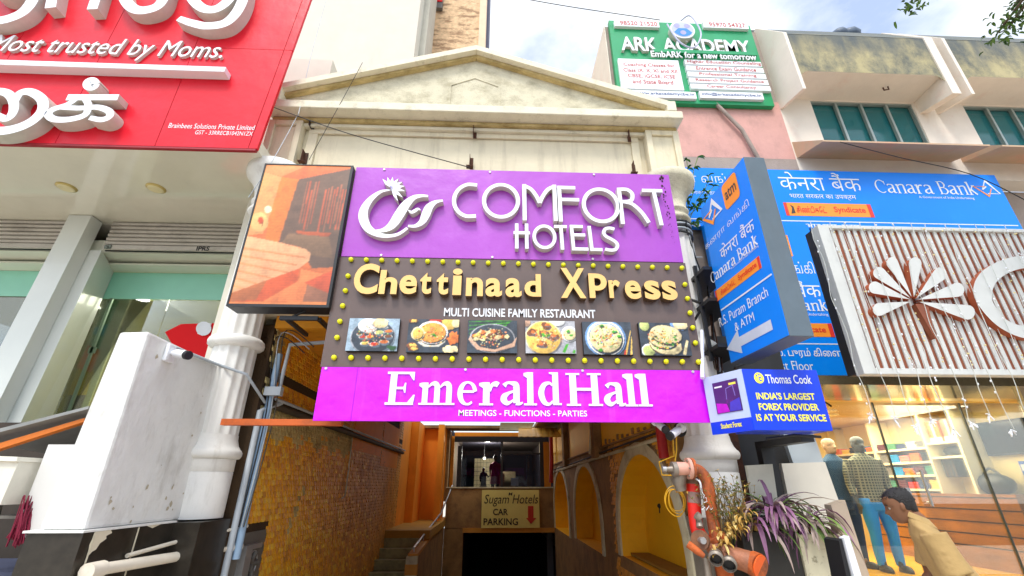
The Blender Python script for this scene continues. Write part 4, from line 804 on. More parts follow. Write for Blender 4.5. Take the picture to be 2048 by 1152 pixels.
# beam pipes along the wall
def cab(name, pts, r, mm, lab, cat='cable', group=None, sm=5, n=6): return tag(M().tube(pts, r, mm, n, sm).ob(name), lab, cat, group)
drk = mat('dark_pipe', S(74, 66, 54), .7)
cab('service_pipe', [(LWX+.06, 5.6, 2.5), (LWX+.06, 14.3, 2.5)], .045, drk, 'dark service pipe running back along the left tiled wall', 'pipe', sm=0)
cab('service_pipe', [(LWX+.12, 5.6, 2.56), (LWX+.12, 14.3, 2.56)], .02, grey_conduit, 'thin grey pipe beside the dark service pipe on the left tiled wall', 'pipe', sm=0)
cab('conduit', [(LWX+.07, 5.56, .9), (LWX+.07, 5.56, 2.7), (LWX+.07, 5.56, 3.1)], .04, mat('blue_grey_pipe', S(150, 178, 205), .4), 'blue grey vertical pipe right of the left column', 'pipe', sm=0, n=10)
cab('conduit', [(LWX+.02, 5.49, .0), (LWX+.02, 5.49, 2.4), (LWX+.1, 5.8, 2.55)], .035, grey_conduit, 'pale grey vertical conduit nearest the left column', 'pipe', sm=0, n=10)
cab('conduit', [(LWX+.16, 5.55, 2.66), (LWX+.18, 5.55, 3.22), (-1.7, 5.5, 3.28)], .026, grey_conduit, 'grey conduit rising from a junction box then turning right under the yellow beam', 'pipe', sm=0, n=8)
m = M(); m.box(LWX+.03, LWX+.22, 5.46, 5.54, 2.58, 2.68, grey_conduit); tag(m.ob('junction_box'), 'small grey junction box on the pipes right of the left column', 'box')
for k, (dx, z1) in enumerate(((.05, 3.35), (.0, 3.3), (.1, 3.38))): cab('loose_cable', [(LWX+.06+dx*.5, 5.5, 1.2), (LWX+.08+dx, 5.52, 2.4), (LWX+dx, 5.5, z1-.1), (LWX+.12+dx, 5.5, z1), (LWX+.4+dx, 5.5, z1-.2)], .007, (grey_conduit, wire_m, drk)[k], ('thin grey', 'thin black', 'thin brown')[k]+' cable looping up beside the left column pipes')
cab('loose_cable', [(LWX+.03, 9.2, 2.45), (LWX+.04, 9.2, 1.7), (LWX+.05, 9.15, 1.45), (LWX+.05, 9.0, 1.4)], .012, trim, 'white cable end hanging on the left tiled wall')
m = M(); m.box(-2.74, -1.55, 4.78, 4.86, 2.16, 2.22, mat('orange_bar', S(196, 92, 30), .6, dirt=S(120, 60, 30), dlo=.5, dhi=.7)); tag(m.ob('steel_bar'), 'orange painted steel bar from the left column to the hall sign', 'bar')
m = M(); m.box(-2.74, 2.14, 5.57, 5.60, 3.56, 3.95, mat('yellow_beam', S(215, 195, 110), .85, dirt=S(150, 125, 40), dlo=.5, dhi=.7, bump=.2)) ; m.ob('beam_band', hot)

# right wall with arched niches
rw = thing('niche_wall', 'right passage wall with brown tiles and three arched yellow niches', 'wall', (RWX, 10, 0))
niches = [(5.62, 8.45, 2.03, .55), (9.9, 12.95, 2.03, .38), (14.0, 17.2, 2.03, .3)]
def arch(y0, y1, zt, zb, n=18):
    c, r = (y0+y1)/2, (y1-y0)/2; h = 1.15
    return [(y1, zb)]+[(c+r*math.cos(math.pi*k/n), zt-h+h*math.sin(math.pi*k/n)) for k in range(n+1)]+[(y0, zb)]
def in_arch(y, z, pad=0):
    for y0, y1, zt, zb in niches:
        c, r = (y0+y1)/2, (y1-y0)/2+pad
        if abs(y-c) < r and z > zb-pad and z < zt-1.15+(1.15+pad)*math.sqrt(max(0, 1-((y-c)/r)**2)): return True
    return False
m = M()
# the wall face as vertical strips round the openings
ys = sorted(set([5.6, 17.5]+[y for n_ in niches for y in [n_[0]+(n_[1]-n_[0])*(.5-.5*math.cos(math.pi*k/24)) for k in range(25)]]))
TH = .42
for ya, yb in zip(ys, ys[1:]):
    ymid = (ya+yb)/2; nn = [n_ for n_ in niches if n_[0] < ymid < n_[1]]
    q = lambda y, z: (RWX, y, z)
    if not nn: m.add([q(ya, -2.2), q(yb, -2.2), q(yb, 3.45), q(ya, 3.45)], [(0, 1, 2, 3)], brownw)
    else:
        y0, y1, zt, zb = nn[0]; c, r = (y0+y1)/2, (y1-y0)/2; za, zc = [zt-1.15+1.15*math.sqrt(max(0, 1-((y-c)/r)**2)) for y in (ya, yb)]
        m.add([q(ya, -2.2), q(yb, -2.2), q(yb, zb), q(ya, zb)], [(0, 1, 2, 3)], brownw); m.add([q(ya, za), q(yb, zc), q(yb, 3.45), q(ya, 3.45)], [(0, 1, 2, 3)], brownw)
m.box(RWX+TH+.01, RWX+TH+.2, 5.6, 17.5, -2.2, 3.45, brownw); m.box(RWX+.001, RWX+TH, 5.585, 5.599, -1.2, 3.45, brownw); m.ob('face', rw)
for y0, y1, zt, zb in niches:
    a = arch(y0, y1, zt, zb); k = len(a); m = M()
    p = [(RWX, y, z) for y, z in a]+[(RWX+TH, y, z) for y, z in a]
    m.add(p, [(i, i+1, k+i+1, k+i) for i in range(k-1)]+[(k-1, 0, k, 2*k-1)], yell); m.add([(RWX+TH, y, z) for y, z in a], [list(range(k))], yell); m.ob('niche', rw)
    m = M(); w_ = .17; aa, bb = rib(a, w_, sm=False); ctr = [(y+(0), z) for y, z in a]
    o_ = [((y-(y0+y1)/2)*(1+w_/((y1-y0)/2))+(y0+y1)/2, z+(w_ if z > zt-1.2 else 0)*((z-(zt-1.15))/1.15 if z > zt-1.15 else 0)) for y, z in a]
    p = [(RWX-.035, y, z) for y, z in a]+[(RWX-.035, y, z) for y, z in o_]+[(RWX, y, z) for y, z in a]+[(RWX, y, z) for y, z in o_]
    m.add(p, [f for i in range(k-1) for f in ((i, i+1, k+i+1, k+i), (k+i, k+i+1, 3*k+i+1, 3*k+i), (i, 2*k+i, 2*k+i+1, i+1))], trim); m.ob('arch_trim', rw)
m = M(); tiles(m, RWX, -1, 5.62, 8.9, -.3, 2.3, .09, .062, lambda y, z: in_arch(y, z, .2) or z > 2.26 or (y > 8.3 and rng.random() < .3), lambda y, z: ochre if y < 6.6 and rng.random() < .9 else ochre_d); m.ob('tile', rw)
m = M()
for y0, y1 in ((6.35, 9.3), (9.9, 13.3), (14.4, 17.2)): m.box(RWX-.012, RWX-.001, y0, y1, 2.32, 3.3, yell)
m.ob('painted_panel', rw)
m = M()
for y in (9.6, 13.8): m.box(RWX-.14, RWX-.001, y-.18, y+.18, 2.12, 3.44, brownw)
m.box(RWX-.05, RWX-.001, 5.62, 17.4, 2.28, 2.31, brownw)
for k in range(9): y = 6.5+k*.3; m.box(RWX-.03, RWX-.013, y, y+.1, 2.33, 2.36+.03*(k % 3), brownw)
m.ob('pilaster', rw)
m = M(); m.box(RWX+.12, RWX+TH, 5.65, 8.42, .56, .6, mat('niche_sill', S(150, 115, 30), .9)); m.ob('niche_sill', rw)
m = M(); m.lathe(0, 0, [(.01, 0), (.01, .01)], black_m) ; m = M(); m.ball((RWX+TH-.005, 7.6, 1.32), .035, black_m); m.tube([(RWX+TH-.01, 7.6, 1.31), (RWX+TH-.02, 7.59, 1.22)], .008, black_m); tag(m.ob('wall_socket'), 'small black socket hole in the nearest yellow niche', 'socket')
cab('conduit', [(RWX-.04, 5.7, 2.16), (RWX-.04, 10, 2.12), (RWX-.04, 17.3, 2.05)], .03, trim, 'pale conduit running back above the arched niches', 'pipe', sm=0)
cab('conduit', [(RWX-.04, 5.8, 2.23), (RWX-.05, 9, 2.2), (RWX-.04, 12, 2.16), (RWX-.04, 17.3, 2.12)], .015, wire_m, 'black cable sagging along above the arched niches', 'cable')
cab('conduit', [(RWX-.03, 9.75, 3.4), (RWX-.18, 9.75, 2.2)], .025, trim, 'white vertical conduit between the upper yellow panels', 'pipe', sm=0)
redp = mat('red_pipe', S(170, 24, 18), .5, var=.2, dirt=S(110, 30, 25), dlo=.5, dhi=.7)
cab('riser_pipe', [(2.02, 5.62, 3.4), (2.02, 5.62, 1.9)], .06, redp, 'red fire riser pipe above the right column base', 'pipe', sm=0, n=12)
cab('riser_pipe', [(2.0, 16.5, 3.4), (2.0, 16.5, 2.4), (1.95, 16.5, 1.7)], .07, redp, 'red pipe far back in the passage by the lobby', 'pipe', sm=0, n=10)

# stairs, landing, ramp wall, rails
stp = mat('stair_terrazzo', S(168, 156, 105), .6, var=.2, dirt=S(90, 78, 50), dlo=.45, dhi=.7)
st = thing('staircase', 'terrazzo steps climbing along the left tiled wall to an orange landing', 'stairs', (-2.2, 12, -.8))
for k in range(7):
    m = M(); y = 10.6+k*.42; z = -.75+k*.185; m.box(-2.74, -1.82, y, 14.0, z-.18, z, stp); m.box(-2.74, -1.82, y-.03, y+.1, z+.001, z+.03, stp); m.ob('step', st)
m = M(); m.box(-2.74, -1.6, 13.12, 17.2, .36, .56, mat('landing_ochre', S(176, 128, 40), .7, var=.2)); m.ob('landing', st)
rmp = thing('ramp_wall', 'brown ramp parapet with a cream cap between the steps and the car ramp', 'wall', (-1.7, 14, -.8))
m = M(); m.hexa([(-1.8, 11.5, -1.4), (-1.66, 11.5, -1.4), (-1.66, 17.5, -2.2), (-1.8, 17.5, -2.2), (-1.8, 11.5, .17), (-1.66, 11.5, .17), (-1.66, 17.5, .55), (-1.8, 17.5, .55)], brownw); m.ob('wall', rmp)
m = M(); m.hexa([(-1.84, 11.45, .171), (-1.63, 11.45, .171), (-1.63, 17.5, .551), (-1.84, 17.5, .551), (-1.84, 11.45, .24), (-1.63, 11.45, .24), (-1.63, 17.5, .62), (-1.84, 17.5, .62)], mat('cap_orange', S(205, 140, 50), .7)); m.box(-1.86, -1.62, 11.36, 11.5, -1.2, .2, trim); m.box(-1.87, -1.61, 11.352, 11.51, -.15, .05, MATS['cap_orange']); m.ob('cap', rmp)
m = M(); rail = [(-1.74, 11.5, .34), (-1.74, 17.0, .76), (-1.45, 17.6, 1.62)]; m.tube(rail, .028, steel, 10)
for i in range(4): t = (i+.1)/4; y = 11.5+5.5*t; m.tube([(-1.74, y, .2+.38*t), (-1.74, y, .34+.42*t)], .016, steel, 6)
tag(m.ob('handrail'), 'polished steel handrail on the ramp wall beside the steps', 'handrail')
lob = thing('lobby_building', 'orange walls and dark glazed lobby at the back of the passage', 'building', (0, 18, 0))
m = M(); m.box(-2.9, -1.72, 17.25, 17.5, .5, 3.6, orange); m.box(-1.95, -1.75, 16.6, 17.249, .56, 3.6, orange); m.box(-3.05, -2.755, 14.41, 17.24, -2, 3.6, orange); m.box(-2.75, -2.5, 15.8, 17.24, .56, 3.6, orange); m.ob('orange_wall', lob)
m = M(); m.box(-1.64, 2.14, 17.5, 17.7, .28, 1.53, brownw); m.ob('parapet', lob)
m = M(); m.box(-1.66, 2.14, 17.46, 17.74, 1.531, 1.57, trim); m.ob('parapet_cap', lob)
m = M(); m.box(-1.02, 2.14, 17.44, 17.72, .14, .279, MATS['cap_orange']); m.box(-1.66, -1.0, 17.51, 17.7, -3, .27, brownw); m.ob('lintel', lob)
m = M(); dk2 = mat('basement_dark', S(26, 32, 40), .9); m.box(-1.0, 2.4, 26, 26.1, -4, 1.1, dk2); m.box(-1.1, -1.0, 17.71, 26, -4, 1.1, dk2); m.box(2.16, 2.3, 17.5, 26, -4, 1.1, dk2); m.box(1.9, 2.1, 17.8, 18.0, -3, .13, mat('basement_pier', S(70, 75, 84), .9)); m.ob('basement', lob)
m = M(); m.box(-3.3, .25, 17.0, 18.0, 3.52, 3.62, brownw); m.box(1.45, 2.7, 14.21, 18.0, 3.52, 3.62, brownw); m.box(.25, 1.45, 17.3, 18.0, 3.52, 3.62, brownw); m.box(-1.75, -1.63, 17.51, 18.3, 1.1, 3.5, brownw); m.ob('roof', lob)
m = M(); m.box(-1.64, 2.3, 17.71, 27, 1.1, 1.2, mat('lobby_floor', S(90, 84, 78), .3)); m.ob('floor', lob)
fr = mat('lobby_frame', S(52, 50, 56), .4, var=.2)
m = M(); m.box(-1.62, -1.5, 18.2, 18.3, 1.2, 3.35, orange); m.box(-1.36, -1.2, 18.2, 18.3, 1.2, 3.0, fr); m.box(-1.499, 2.14, 18.2, 18.3, 3.15, 3.35, fr); m.box(.28, .36, 18.2, 18.28, 1.2, 3.149, fr); m.box(1.76, 1.9, 18.2, 18.3, 1.2, 3.149, fr); m.box(1.901, 2.14, 18.15, 18.3, 1.2, 3.149, orange); m.box(.361, 1.759, 18.21, 18.27, 2.7, 2.75, fr)
m.box(-1.499, 2.14, 18.2, 18.3, 3.351, 3.5, orange); m.ob('frame', lob)
m = M(); m.box(-1.2, .28, 18.24, 18.25, 1.2, 3.149, glass('lobby_glass', (.6, .66, .8, 1), .7)); m.box(.36, 1.76, 18.24, 18.25, 1.2, 2.7, MATS['lobby_glass']); m.ob('glazing', lob)
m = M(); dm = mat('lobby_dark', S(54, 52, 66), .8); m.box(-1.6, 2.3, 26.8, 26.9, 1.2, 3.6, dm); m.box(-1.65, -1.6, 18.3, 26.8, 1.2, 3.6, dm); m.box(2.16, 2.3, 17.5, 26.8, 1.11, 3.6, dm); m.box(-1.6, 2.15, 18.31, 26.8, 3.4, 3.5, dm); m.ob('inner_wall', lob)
m = M(); gp = mat('grid_panel', S(205, 190, 140), .6); m.box(-.95, .12, 24.0, 24.02, 1.2, 2.85, gp)
for k in range(8): m.box(-.95+k*.15, -.94+k*.15, 23.985, 23.999, 1.2, 2.85, fr)
for k in range(9): m.box(-.95, .12, 23.985, 23.998, 1.25+k*.2, 1.265+k*.2, fr)
m.ob('grid_panel', lob)
m = M(); m.box(.3, 1.0, 22, 22.5, 1.2, 2.2, mat('beige_box', S(150, 135, 100), .8)); m.box(.2, .5, 21.5, 21.9, 1.2, 2.1, MATS['beige_box']); m.ob('reception_desk', lob)
m = M(); m.box(.72, 1.02, 20, 20.01, 1.62, 1.9, let_white); tag(m.ob('notice'), 'white paper notice standing on the lobby parapet', 'notice')
el = emit('lobby_lamp', (1, .75, .4, 1), 14)
t = thing('hanging_lamp', 'small warm lamp glowing in the dark lobby', 'lamp', (-.42, 22, 2.7)); M().ball((-.42, 22, 2.76), .055, el).ob('bulb', t); M().tube([(-.42, 22, 2.8), (-.42, 22, 3.4)], .01, wire_m).ob('cord', t)
l = bpy.data.lights.new('lobby_lamp_light', 'POINT'); l.energy = 160; l.color = (1, .8, .5); l.shadow_soft_size = .1; o = bpy.data.objects.new('lobby_lamp_light', l); COL.objects.link(o); o.location = (-.3, 21.6, 2.9)
# skylight gap and sloping corrugated sheet at the back
m = M(); sk = mat('corrugated_sheet', S(215, 160, 60), .5, var=.15)
for k in range(14): m.hexa([(.75+k*.1, 14.6, 2.98+.012*(k % 2)), (.85+k*.1, 14.6, 2.98+.012*((k+1) % 2)), (.95+k*.1, 16.2, 3.42+.012*((k+1) % 2)), (.85+k*.1, 16.2, 3.42+.012*(k % 2)), (.75+k*.1, 14.6, 3.0+.012*(k % 2)), (.85+k*.1, 14.6, 3.0+.012*((k+1) % 2)), (.95+k*.1, 16.2, 3.44+.012*((k+1) % 2)), (.85+k*.1, 16.2, 3.44+.012*(k % 2))], sk)
tag(m.ob('canopy_sheet'), 'yellow corrugated sheet sloping under the roof gap at the back', 'canopy')
m = M()
for k in range(6): m.box(.2, 1.3, 15.0+k*.35, 15.05+k*.35, 3.42, 3.47, trim)
tag(m.ob('skylight_bars'), 'white bars across the bright roof gap at the back of the passage', 'skylight')

# car parking sign
cs = thing('parking_sign', 'cream CAR PARKING sign with a red down arrow above the basement ramp', 'sign', (.4, 17.4, .2)); P = YP(17.38); a = pu(P, (964, 980), (1078, 979), (1077, 1054), (963, 1058))
x0, x1, z0, z1 = a[0][0], a[1][0], (a[2][1]+a[3][1])/2, a[0][1]
M().box(x0, x1, 17.4, 17.44, z0, z1, mat('sign_cream', S(226, 208, 120), .5, var=.06, dirt=S(170, 150, 80), dlo=.6, dhi=.8)).ob('board', cs)
ink = mat('sign_ink', S(48, 34, 22), .6)
m = M(); tx(m, P, 'Sugam Hotels', (967, 1002), (1074, 1000), 24, 17.392, 0, ink, shear=.2); tx(m, P, 'CAR', (986, 1024), (1016, 1024), 13, 17.392, 0, ink, bold=.02); tx(m, P, 'PARKING', (967, 1044), (1036, 1043), 14, 17.392, 0, ink, bold=.02); tx(m, P, 'M', (1017, 988), (1024, 988), 6, 17.392, 0, ink, bold=.02, shear=.2); m.ob('lettering', cs)
m = M(); m.flat(pu(P, (1056, 1012), (1067, 1012), (1067, 1036), (1073, 1036), (1062, 1048), (1052, 1036), (1056, 1036)), 17.39, mat('arrow_red', S(190, 40, 20), .5)); m.ob('arrow', cs)
# ================================================================== right: office building
pinkw = mat('pink_wall', S(208, 158, 148), .85, var=.1, dirt=S(150, 120, 110), dscale=(1.5, 1.5, .8), dlo=.5, dhi=.75, damt=.5, bump=.3)
offw = mat('office_cream', S(230, 219, 204), .8, var=.06, dirt=S(216, 172, 152), dscale=(1, 1, 1), dlo=.55, dhi=.8, damt=.45, bump=.1)
grime = mat('grimy_parapet', S(176, 164, 124), .9, var=.2, dirt=S(66, 78, 84), dscale=(1.1, 1, .7), dlo=.42, dhi=.62, damt=.75, bump=.35, scale=2)
def edge_grime(m, z0, z1, c):
    nt = m.node_tree; N = nt.nodes; L = nt.links; b = N['Principled BSDF']; src = b.inputs['Base Color'].links[0].from_socket
    g = N.new('ShaderNodeNewGeometry'); s_ = N.new('ShaderNodeSeparateXYZ'); L.new(g.outputs['Position'], s_.inputs[0]); mp = N.new('ShaderNodeMapping'); mp.inputs['Scale'].default_value = (1.6, 1, .35); L.new(g.outputs['Position'], mp.inputs[0])
    n = N.new('ShaderNodeTexNoise'); n.inputs['Scale'].default_value = 3; n.inputs['Detail'].default_value = 8; L.new(mp.outputs[0], n.inputs['Vector']); a = N.new('ShaderNodeMath'); a.operation = 'MULTIPLY_ADD'; a.inputs[1].default_value = 1.5; L.new(n.outputs[0], a.inputs[0]); L.new(s_.outputs['Z'], a.inputs[2])
    q = N.new('ShaderNodeMapRange'); q.inputs[1].default_value = z0+.75; q.inputs[2].default_value = z1+.75; q.inputs[4].default_value = .85; L.new(a.outputs[0], q.inputs[0]); x = N.new('ShaderNodeMixRGB'); L.new(q.outputs[0], x.inputs[0]); L.new(src, x.inputs[1]); x.inputs[2].default_value = c; L.new(x.outputs[0], b.inputs['Base Color'])
edge_grime(grime, 8.5, 9.2, S(84, 92, 96))
greyw = mat('grey_wall', S(165, 150, 140), .9, var=.12, dirt=S(110, 98, 90), dlo=.5, dhi=.75, damt=.6, bump=.3)
off = thing('office_building', 'cream and pink office building with hooded bands of green glass windows, right side', 'building', (6, 6, 0))
m = M(); m.box(2.06, 5.12, 6.0, 9, 6.74, 8.05, pinkw); m.box(2.08, 5.12, 6.02, 9, 8.051, 9.95, greyw); m.box(2.76, 5.12, 6.001, 9, 2.75, 6.739, greyw); m.box(2.76, 3.19, 6.001, 9, 0, 2.749, greyw); m.box(2.06, 2.76, 6.7, 9, 6.62, 6.739, greyw); m.box(2.055, 2.07, 5.995, 9, 8.06, 9.96, offw); m.ob('side_wall', off)
teal_pane = mat('teal_pane', S(36, 122, 126), .09, var=.2, scale=2, spec=.6); teal_pane.node_tree.nodes['Principled BSDF'].inputs['Alpha'].default_value = .62
FX = [5.12, 8.08, 11.2]
m = M(); WX = [(5.74, 7.68), (8.66, 10.6)]
xs = [5.121, 5.74, 7.68, 8.66, 10.6, 13]
for i in range(5):
    if i in (1, 3): m.box(xs[i], xs[i+1], 6.0, 6.3, 6.4, 7.12, offw); m.box(xs[i], xs[i+1], 6.0, 6.3, 8.12, 10.0, offw)
    else: m.box(xs[i], xs[i+1], 6.0, 6.3, 6.4, 10.0, offw)
m.box(5.121, 13, 6.3, 6.6, 2.75, 6.39, greyw); m.box(7.06, 13, 5.86, 9, 0, 2.749, greyw); m.box(4.9, 13, 6.05, 9, 10.001, 10.06, grime); m.ob('front_wall', off)
for i, x0 in enumerate(FX[:2]):
    x1 = FX[i+1]-.28; m = M(); n = 10; rr = .18
    pts = [(x0+.06, 9.1), (x0+.06, 8.0)]+[(x0+.06+rr-rr*math.cos(a), 8.0+rr*math.sin(a)) for a in [math.pi/2*k/6 for k in range(1, 7)]]
    pts += [(x1-.06-rr+rr*math.sin(a), 8.0+rr*math.cos(a)) for a in [math.pi/2*k/6 for k in range(7)]]+[(x1-.06, 9.1)]
    # hood: front panel with rounded opening, end fins, underside, sloping top
    k = len(pts); m.add([(x, 5.42, z) for x, z in pts], [list(range(k))], grime)
    m.add([(x0+.06, 5.421, 8.18), (x1-.06, 5.421, 8.18), (x1-.06, 6.0, 8.14), (x0+.06, 6.0, 8.14)], [(0, 1, 2, 3)], offw)
    m.add([(x0, 5.42, 9.11), (x1, 5.42, 9.11), (x1, 6.0, 10.02), (x0, 6.0, 10.02)], [(0, 1, 2, 3)], grime); m.ob('hood', off)
    fin = [(6.0, 7.88), (5.4, 7.74), (5.4, 9.12), (6.0, 10.04)]
    M().xprism(fin, x0, x0+.058, offw).ob('fin', off); M().xprism(fin, x1-.058, x1+.1, offw).ob('fin', off)
    m = M(); m.xprism([(6.0, 6.77), (5.4, 6.6), (5.4, 6.63), (6.0, 7.12)], x0+.02, x1+.1, mat('tan_ledge', S(196, 165, 135), .85, var=.08, dirt=S(225, 150, 125), dscale=(1, 1, 1), dlo=.5, dhi=.7, damt=.6)); m.ob('ledge', off)
    a, b = WX[i]; wn = M(); fm = mat('window_alu', S(160, 170, 165), .4, .4)
    for j in range(5): x = a+(b-a)*j/4; wn.box(x-.02, x+.02, 6.02, 6.07, 7.13, 8.12, fm)
    wn.box(a, b, 6.015, 6.075, 7.12, 7.15, fm); wn.box(a, b, 6.015, 6.075, 8.09, 8.12, fm); f = wn.ob('window', off)
    wn = M(); wn.box(a, b, 6.09, 6.10, 7.13, 8.12, teal_pane); wn.ob('pane', f)
    wn = M()   # curtain folds behind the glass
    for j in range(48): x = a+(b-a)*j/48; wn.add([(x, 6.2, 7.1), (x+.02, 6.24, 7.1), (x+(b-a)/48, 6.2, 7.1), (x, 6.2, 8.1), (x+.02, 6.24, 8.1), (x+(b-a)/48, 6.2, 8.1)], [(0, 1, 4, 3), (1, 2, 5, 4)], mat('curtain_teal', S(84, 190, 186), .8, var=.2))
    wn.box(a, b, 6.26, 6.28, 7.1, 8.1, mat('room_dark', S(40, 60, 60), .9)); wn.ob('curtain', f)
m = M(); p = at(1745, 184, 5.7); m.tube([(6.9, 5.7, 8.17), (6.9, 5.7, 8.1), (6.95, 5.66, 8.08), (6.9, 5.62, 8.1)], .012, iron, 6); tag(m.ob('ceiling_hook'), 'small iron hook hanging under the window hood', 'hook')
p = at(1715, 58, 6.0); m = M(); rng = random.Random(8)
for k in range(9): m.ball((p.x+rng.uniform(-.25, .3), 6.1+rng.uniform(0, .2), 10.1+rng.uniform(0, .16)), rng.uniform(.07, .15), mat('tarp_blue', S(78, 92, 110), .5, var=.3), 8, 6, (1.3, 1, .9))
tag(m.ob('tarpaulin'), 'crumpled blue grey tarpaulin on the office roof edge', 'tarpaulin')
cab('rain_pipe', [(3.9, 5.93, 7.9), (4.25, 5.93, 7.3), (4.45, 5.93, 6.5)], .035, greyw, 'grey pipe slanting down the pink wall', 'pipe', sm=0)

# ---------------- academy sign
ark = thing('academy_sign', 'green ARK ACADEMY sign with white letters and info plates, high on the pink wall', 'sign', (3.7, 5.8, 8)); AY = 5.9; PA = YP(AY)
green = mat('green_panel', S(14, 150, 92), .35, var=.1, scale=1.2, dirt=S(40, 175, 130), dlo=.5, dhi=.8, damt=.4)
q = pu(PA, (1221, 41), (1496, 46), (1551, 212), (1234, 205)); ax0, ax1, az0, az1 = (q[0][0]+q[3][0])/2, (q[1][0]+q[2][0])/2, q[2][1], q[0][1]
m = M(); m.box(ax0, ax1, AY, AY+.09, az0, az1, green); m.ob('panel', ark)
rtx = mat('sign_red', S(190, 70, 60), .5); btx = mat('sign_navy', S(40, 70, 130), .5)
AL = AY-.06; PAL = YP(AL); m = M(); tx(m, PAL, 'ARK', (1242, 87), (1314, 88), 27, AL, .06, let_white, let_side, bold=.02); tx(m, PAL, 'ACADEMY', (1326, 90), (1500, 93), 27, AL, .06, let_white, let_side, bold=.02); m.ob('lettering', ark)
m = M(); tx(m, YP(AY-.09), 'EmbARK for a new tomorrow', (1302, 108), (1512, 113), 12, AY-.09, .02, let_white, let_side, bold=.015); m.box(at(1305, 108, AY).x, at(1508, 108, AY).x, AY-.069, AY-.0005, PA.uv(1400, 113)[1], PA.uv(1400, 107)[1], green); m.ob('tagline', ark)
def plate(txts, bx, mm):
    f = YP(AY-.06); x0, x1, z0, z1 = Rp(*bx, f); m = M(); m.box(x0, x1, AY-.06, AY, z0, z1, let_white); o = m.ob('info_plate', ark)
    for t, l, r, h in txts: m = M(); tx(m, f, t, l, r, h, AY-.064, 0, mm, bold=.01); m.ob('plate_text', o)
plate([('Coaching Classes for', (1247, 131), (1349, 131), 8), ('Class IX, X, XI and XII', (1247, 142), (1354, 142), 8), ('CBSE, IGCSE, ICSE', (1256, 153), (1350, 153), 8), ('and State Board', (1265, 164), (1346, 164), 8)], (1240, 119, 1362, 178), rtx)
for i, t in enumerate(('Higher Education Counseling', 'Entrance Exam Guidance', 'Professional Training', 'Research Project Guidance', 'Career Consultancy')):
    y = 126+i*12.1; x0, x1 = 1370+i*3, 1522+i*4.6; k = len(t)*2.7; c = (x0+x1)/2+2; plate([(t, (c-k, y), (c+k, y), 7)], (x0, y-4.6, x1, y+4.6), rtx)
plate([('www.arkacademycbe.in', (1272, 187), (1388, 189), 7)], (1262, 182, 1392, 195), btx); plate([('info@arkacademycbe.in', (1404, 189), (1522, 191), 7)], (1400, 184, 1526, 197), btx)
plate([('98520 21520', (1240, 47), (1314, 47), 8)], (1229, 42, 1318, 53), rtx); plate([('95970 54327', (1418, 50), (1490, 50), 8)], (1407, 45, 1496, 56), rtx)
m = M(); c = YP(AY-.12).uv(1365, 59); r = .24
for rr, y, mm in ((r, AY-.12, let_white), (r*.86, AY-.124, mat('disc_grey', S(185, 190, 205), .4))): m.prism([(c[0]+rr*math.cos(k*math.pi/16), c[1]+rr*math.sin(k*math.pi/16)) for k in range(32)], y, AY if rr == r else y+.003, mm, let_side)
cb = mat('disc_blue', S(40, 130, 215), .4); m.flat([(c[0]+r*.8*math.cos(a), c[1]+r*.8*math.sin(a)) for a in [math.radians(d) for d in range(205, 336, 10)]]+[(c[0]+.08, c[1]+.03), (c[0]-.08, c[1]+.03)], AY-.126, cb)
m.flat([(c[0]-.1+.06*math.cos(k*.6), c[1]+.1+.06*math.sin(k*.6)) for k in range(10)], AY-.1262, mat('disc_lilac', S(165, 160, 210), .4)); m.flat([(c[0]+.1+.06*math.cos(k*.6), c[1]+.1+.06*math.sin(k*.6)) for k in range(10)], AY-.1262, MATS['disc_lilac']); m.flat([(c[0]+.06*math.cos(k*.6), c[1]-.09+.06*math.sin(k*.6)) for k in range(10)], AY-.1264, MATS['disc_lilac']); m.ob('emblem', ark)
p = at(1388, 60, 5.72); cab('loose_cable', [(p.x-.15, 5.9, az1+.02), (p.x, 5.78, az1+.06), (p.x+.07, 5.72, az1-.2), (p.x+.1, 5.7, az1-.6), (p.x-.1, 5.7, az1-.95), (p.x-.35, 5.7, az1-.8), (p.x-.5, 5.72, az1-.3)], .016, mat('pale_cable', S(190, 190, 215), .5), 'pale loop of cable hanging over the academy sign emblem')

# ---------------- bank wall sign and hanging panel
blue = mat('bank_blue', S(0, 134, 246), .33, var=.05, scale=1.2, dirt=S(50, 158, 250), dlo=.55, dhi=.85, damt=.35, spec=.3); orng = mat('bank_orange', S(250, 150, 40), .4, var=.04); rdx = mat('bank_red', S(225, 50, 30), .4); dink = mat('bank_ink', S(70, 60, 55), .5)
CY = 5.8; PCn = YP(CY); bank = thing('bank_sign', 'long blue Canara Bank sign board across the office wall', 'sign', (5.5, CY, 5.2))
a, b = PCn.uv(1360, 335), PCn.uv(2040, 456); bx0, bx1, bz0, bz1 = 2.72, PCn.uv(2015, 400)[0], PCn.uv(1700, 458)[1], PCn.uv(1700, 343)[1]
m = M(); m.box(bx0, bx1, CY, CY+.12, bz0, bz1, blue); m.ob('panel', bank); yt = CY-.004
CB = '\u0b95\u0ba9\u0bb0\u0bbe \u0bb5\u0b99\u0bcd\u0b95\u0bbf'; HB = '\u0915\u0947\u0928\u0930\u093e \u092c\u0948\u0902\u0915'
def logo(mb, f, y):   # two interlocked triangles; f maps (0..1, 0..1) to the plane
    mb.ribbon([f(*p) for p in ((.36, .42), (.62, .98), (.98, .2), (.5, .2))], f.w, y-.001, y, let_white, sm=False); mb.ribbon([f(*p) for p in ((.72, .5), (.5, .04), (.06, .62), (.56, .62))], f.w*.9, y-.002, y-.0012, orng, sm=False); mb.ribbon([f(*p) for p in ((.36, .42), (.56, .62))], f.w, y-.003, y-.0022, let_white, sm=False)
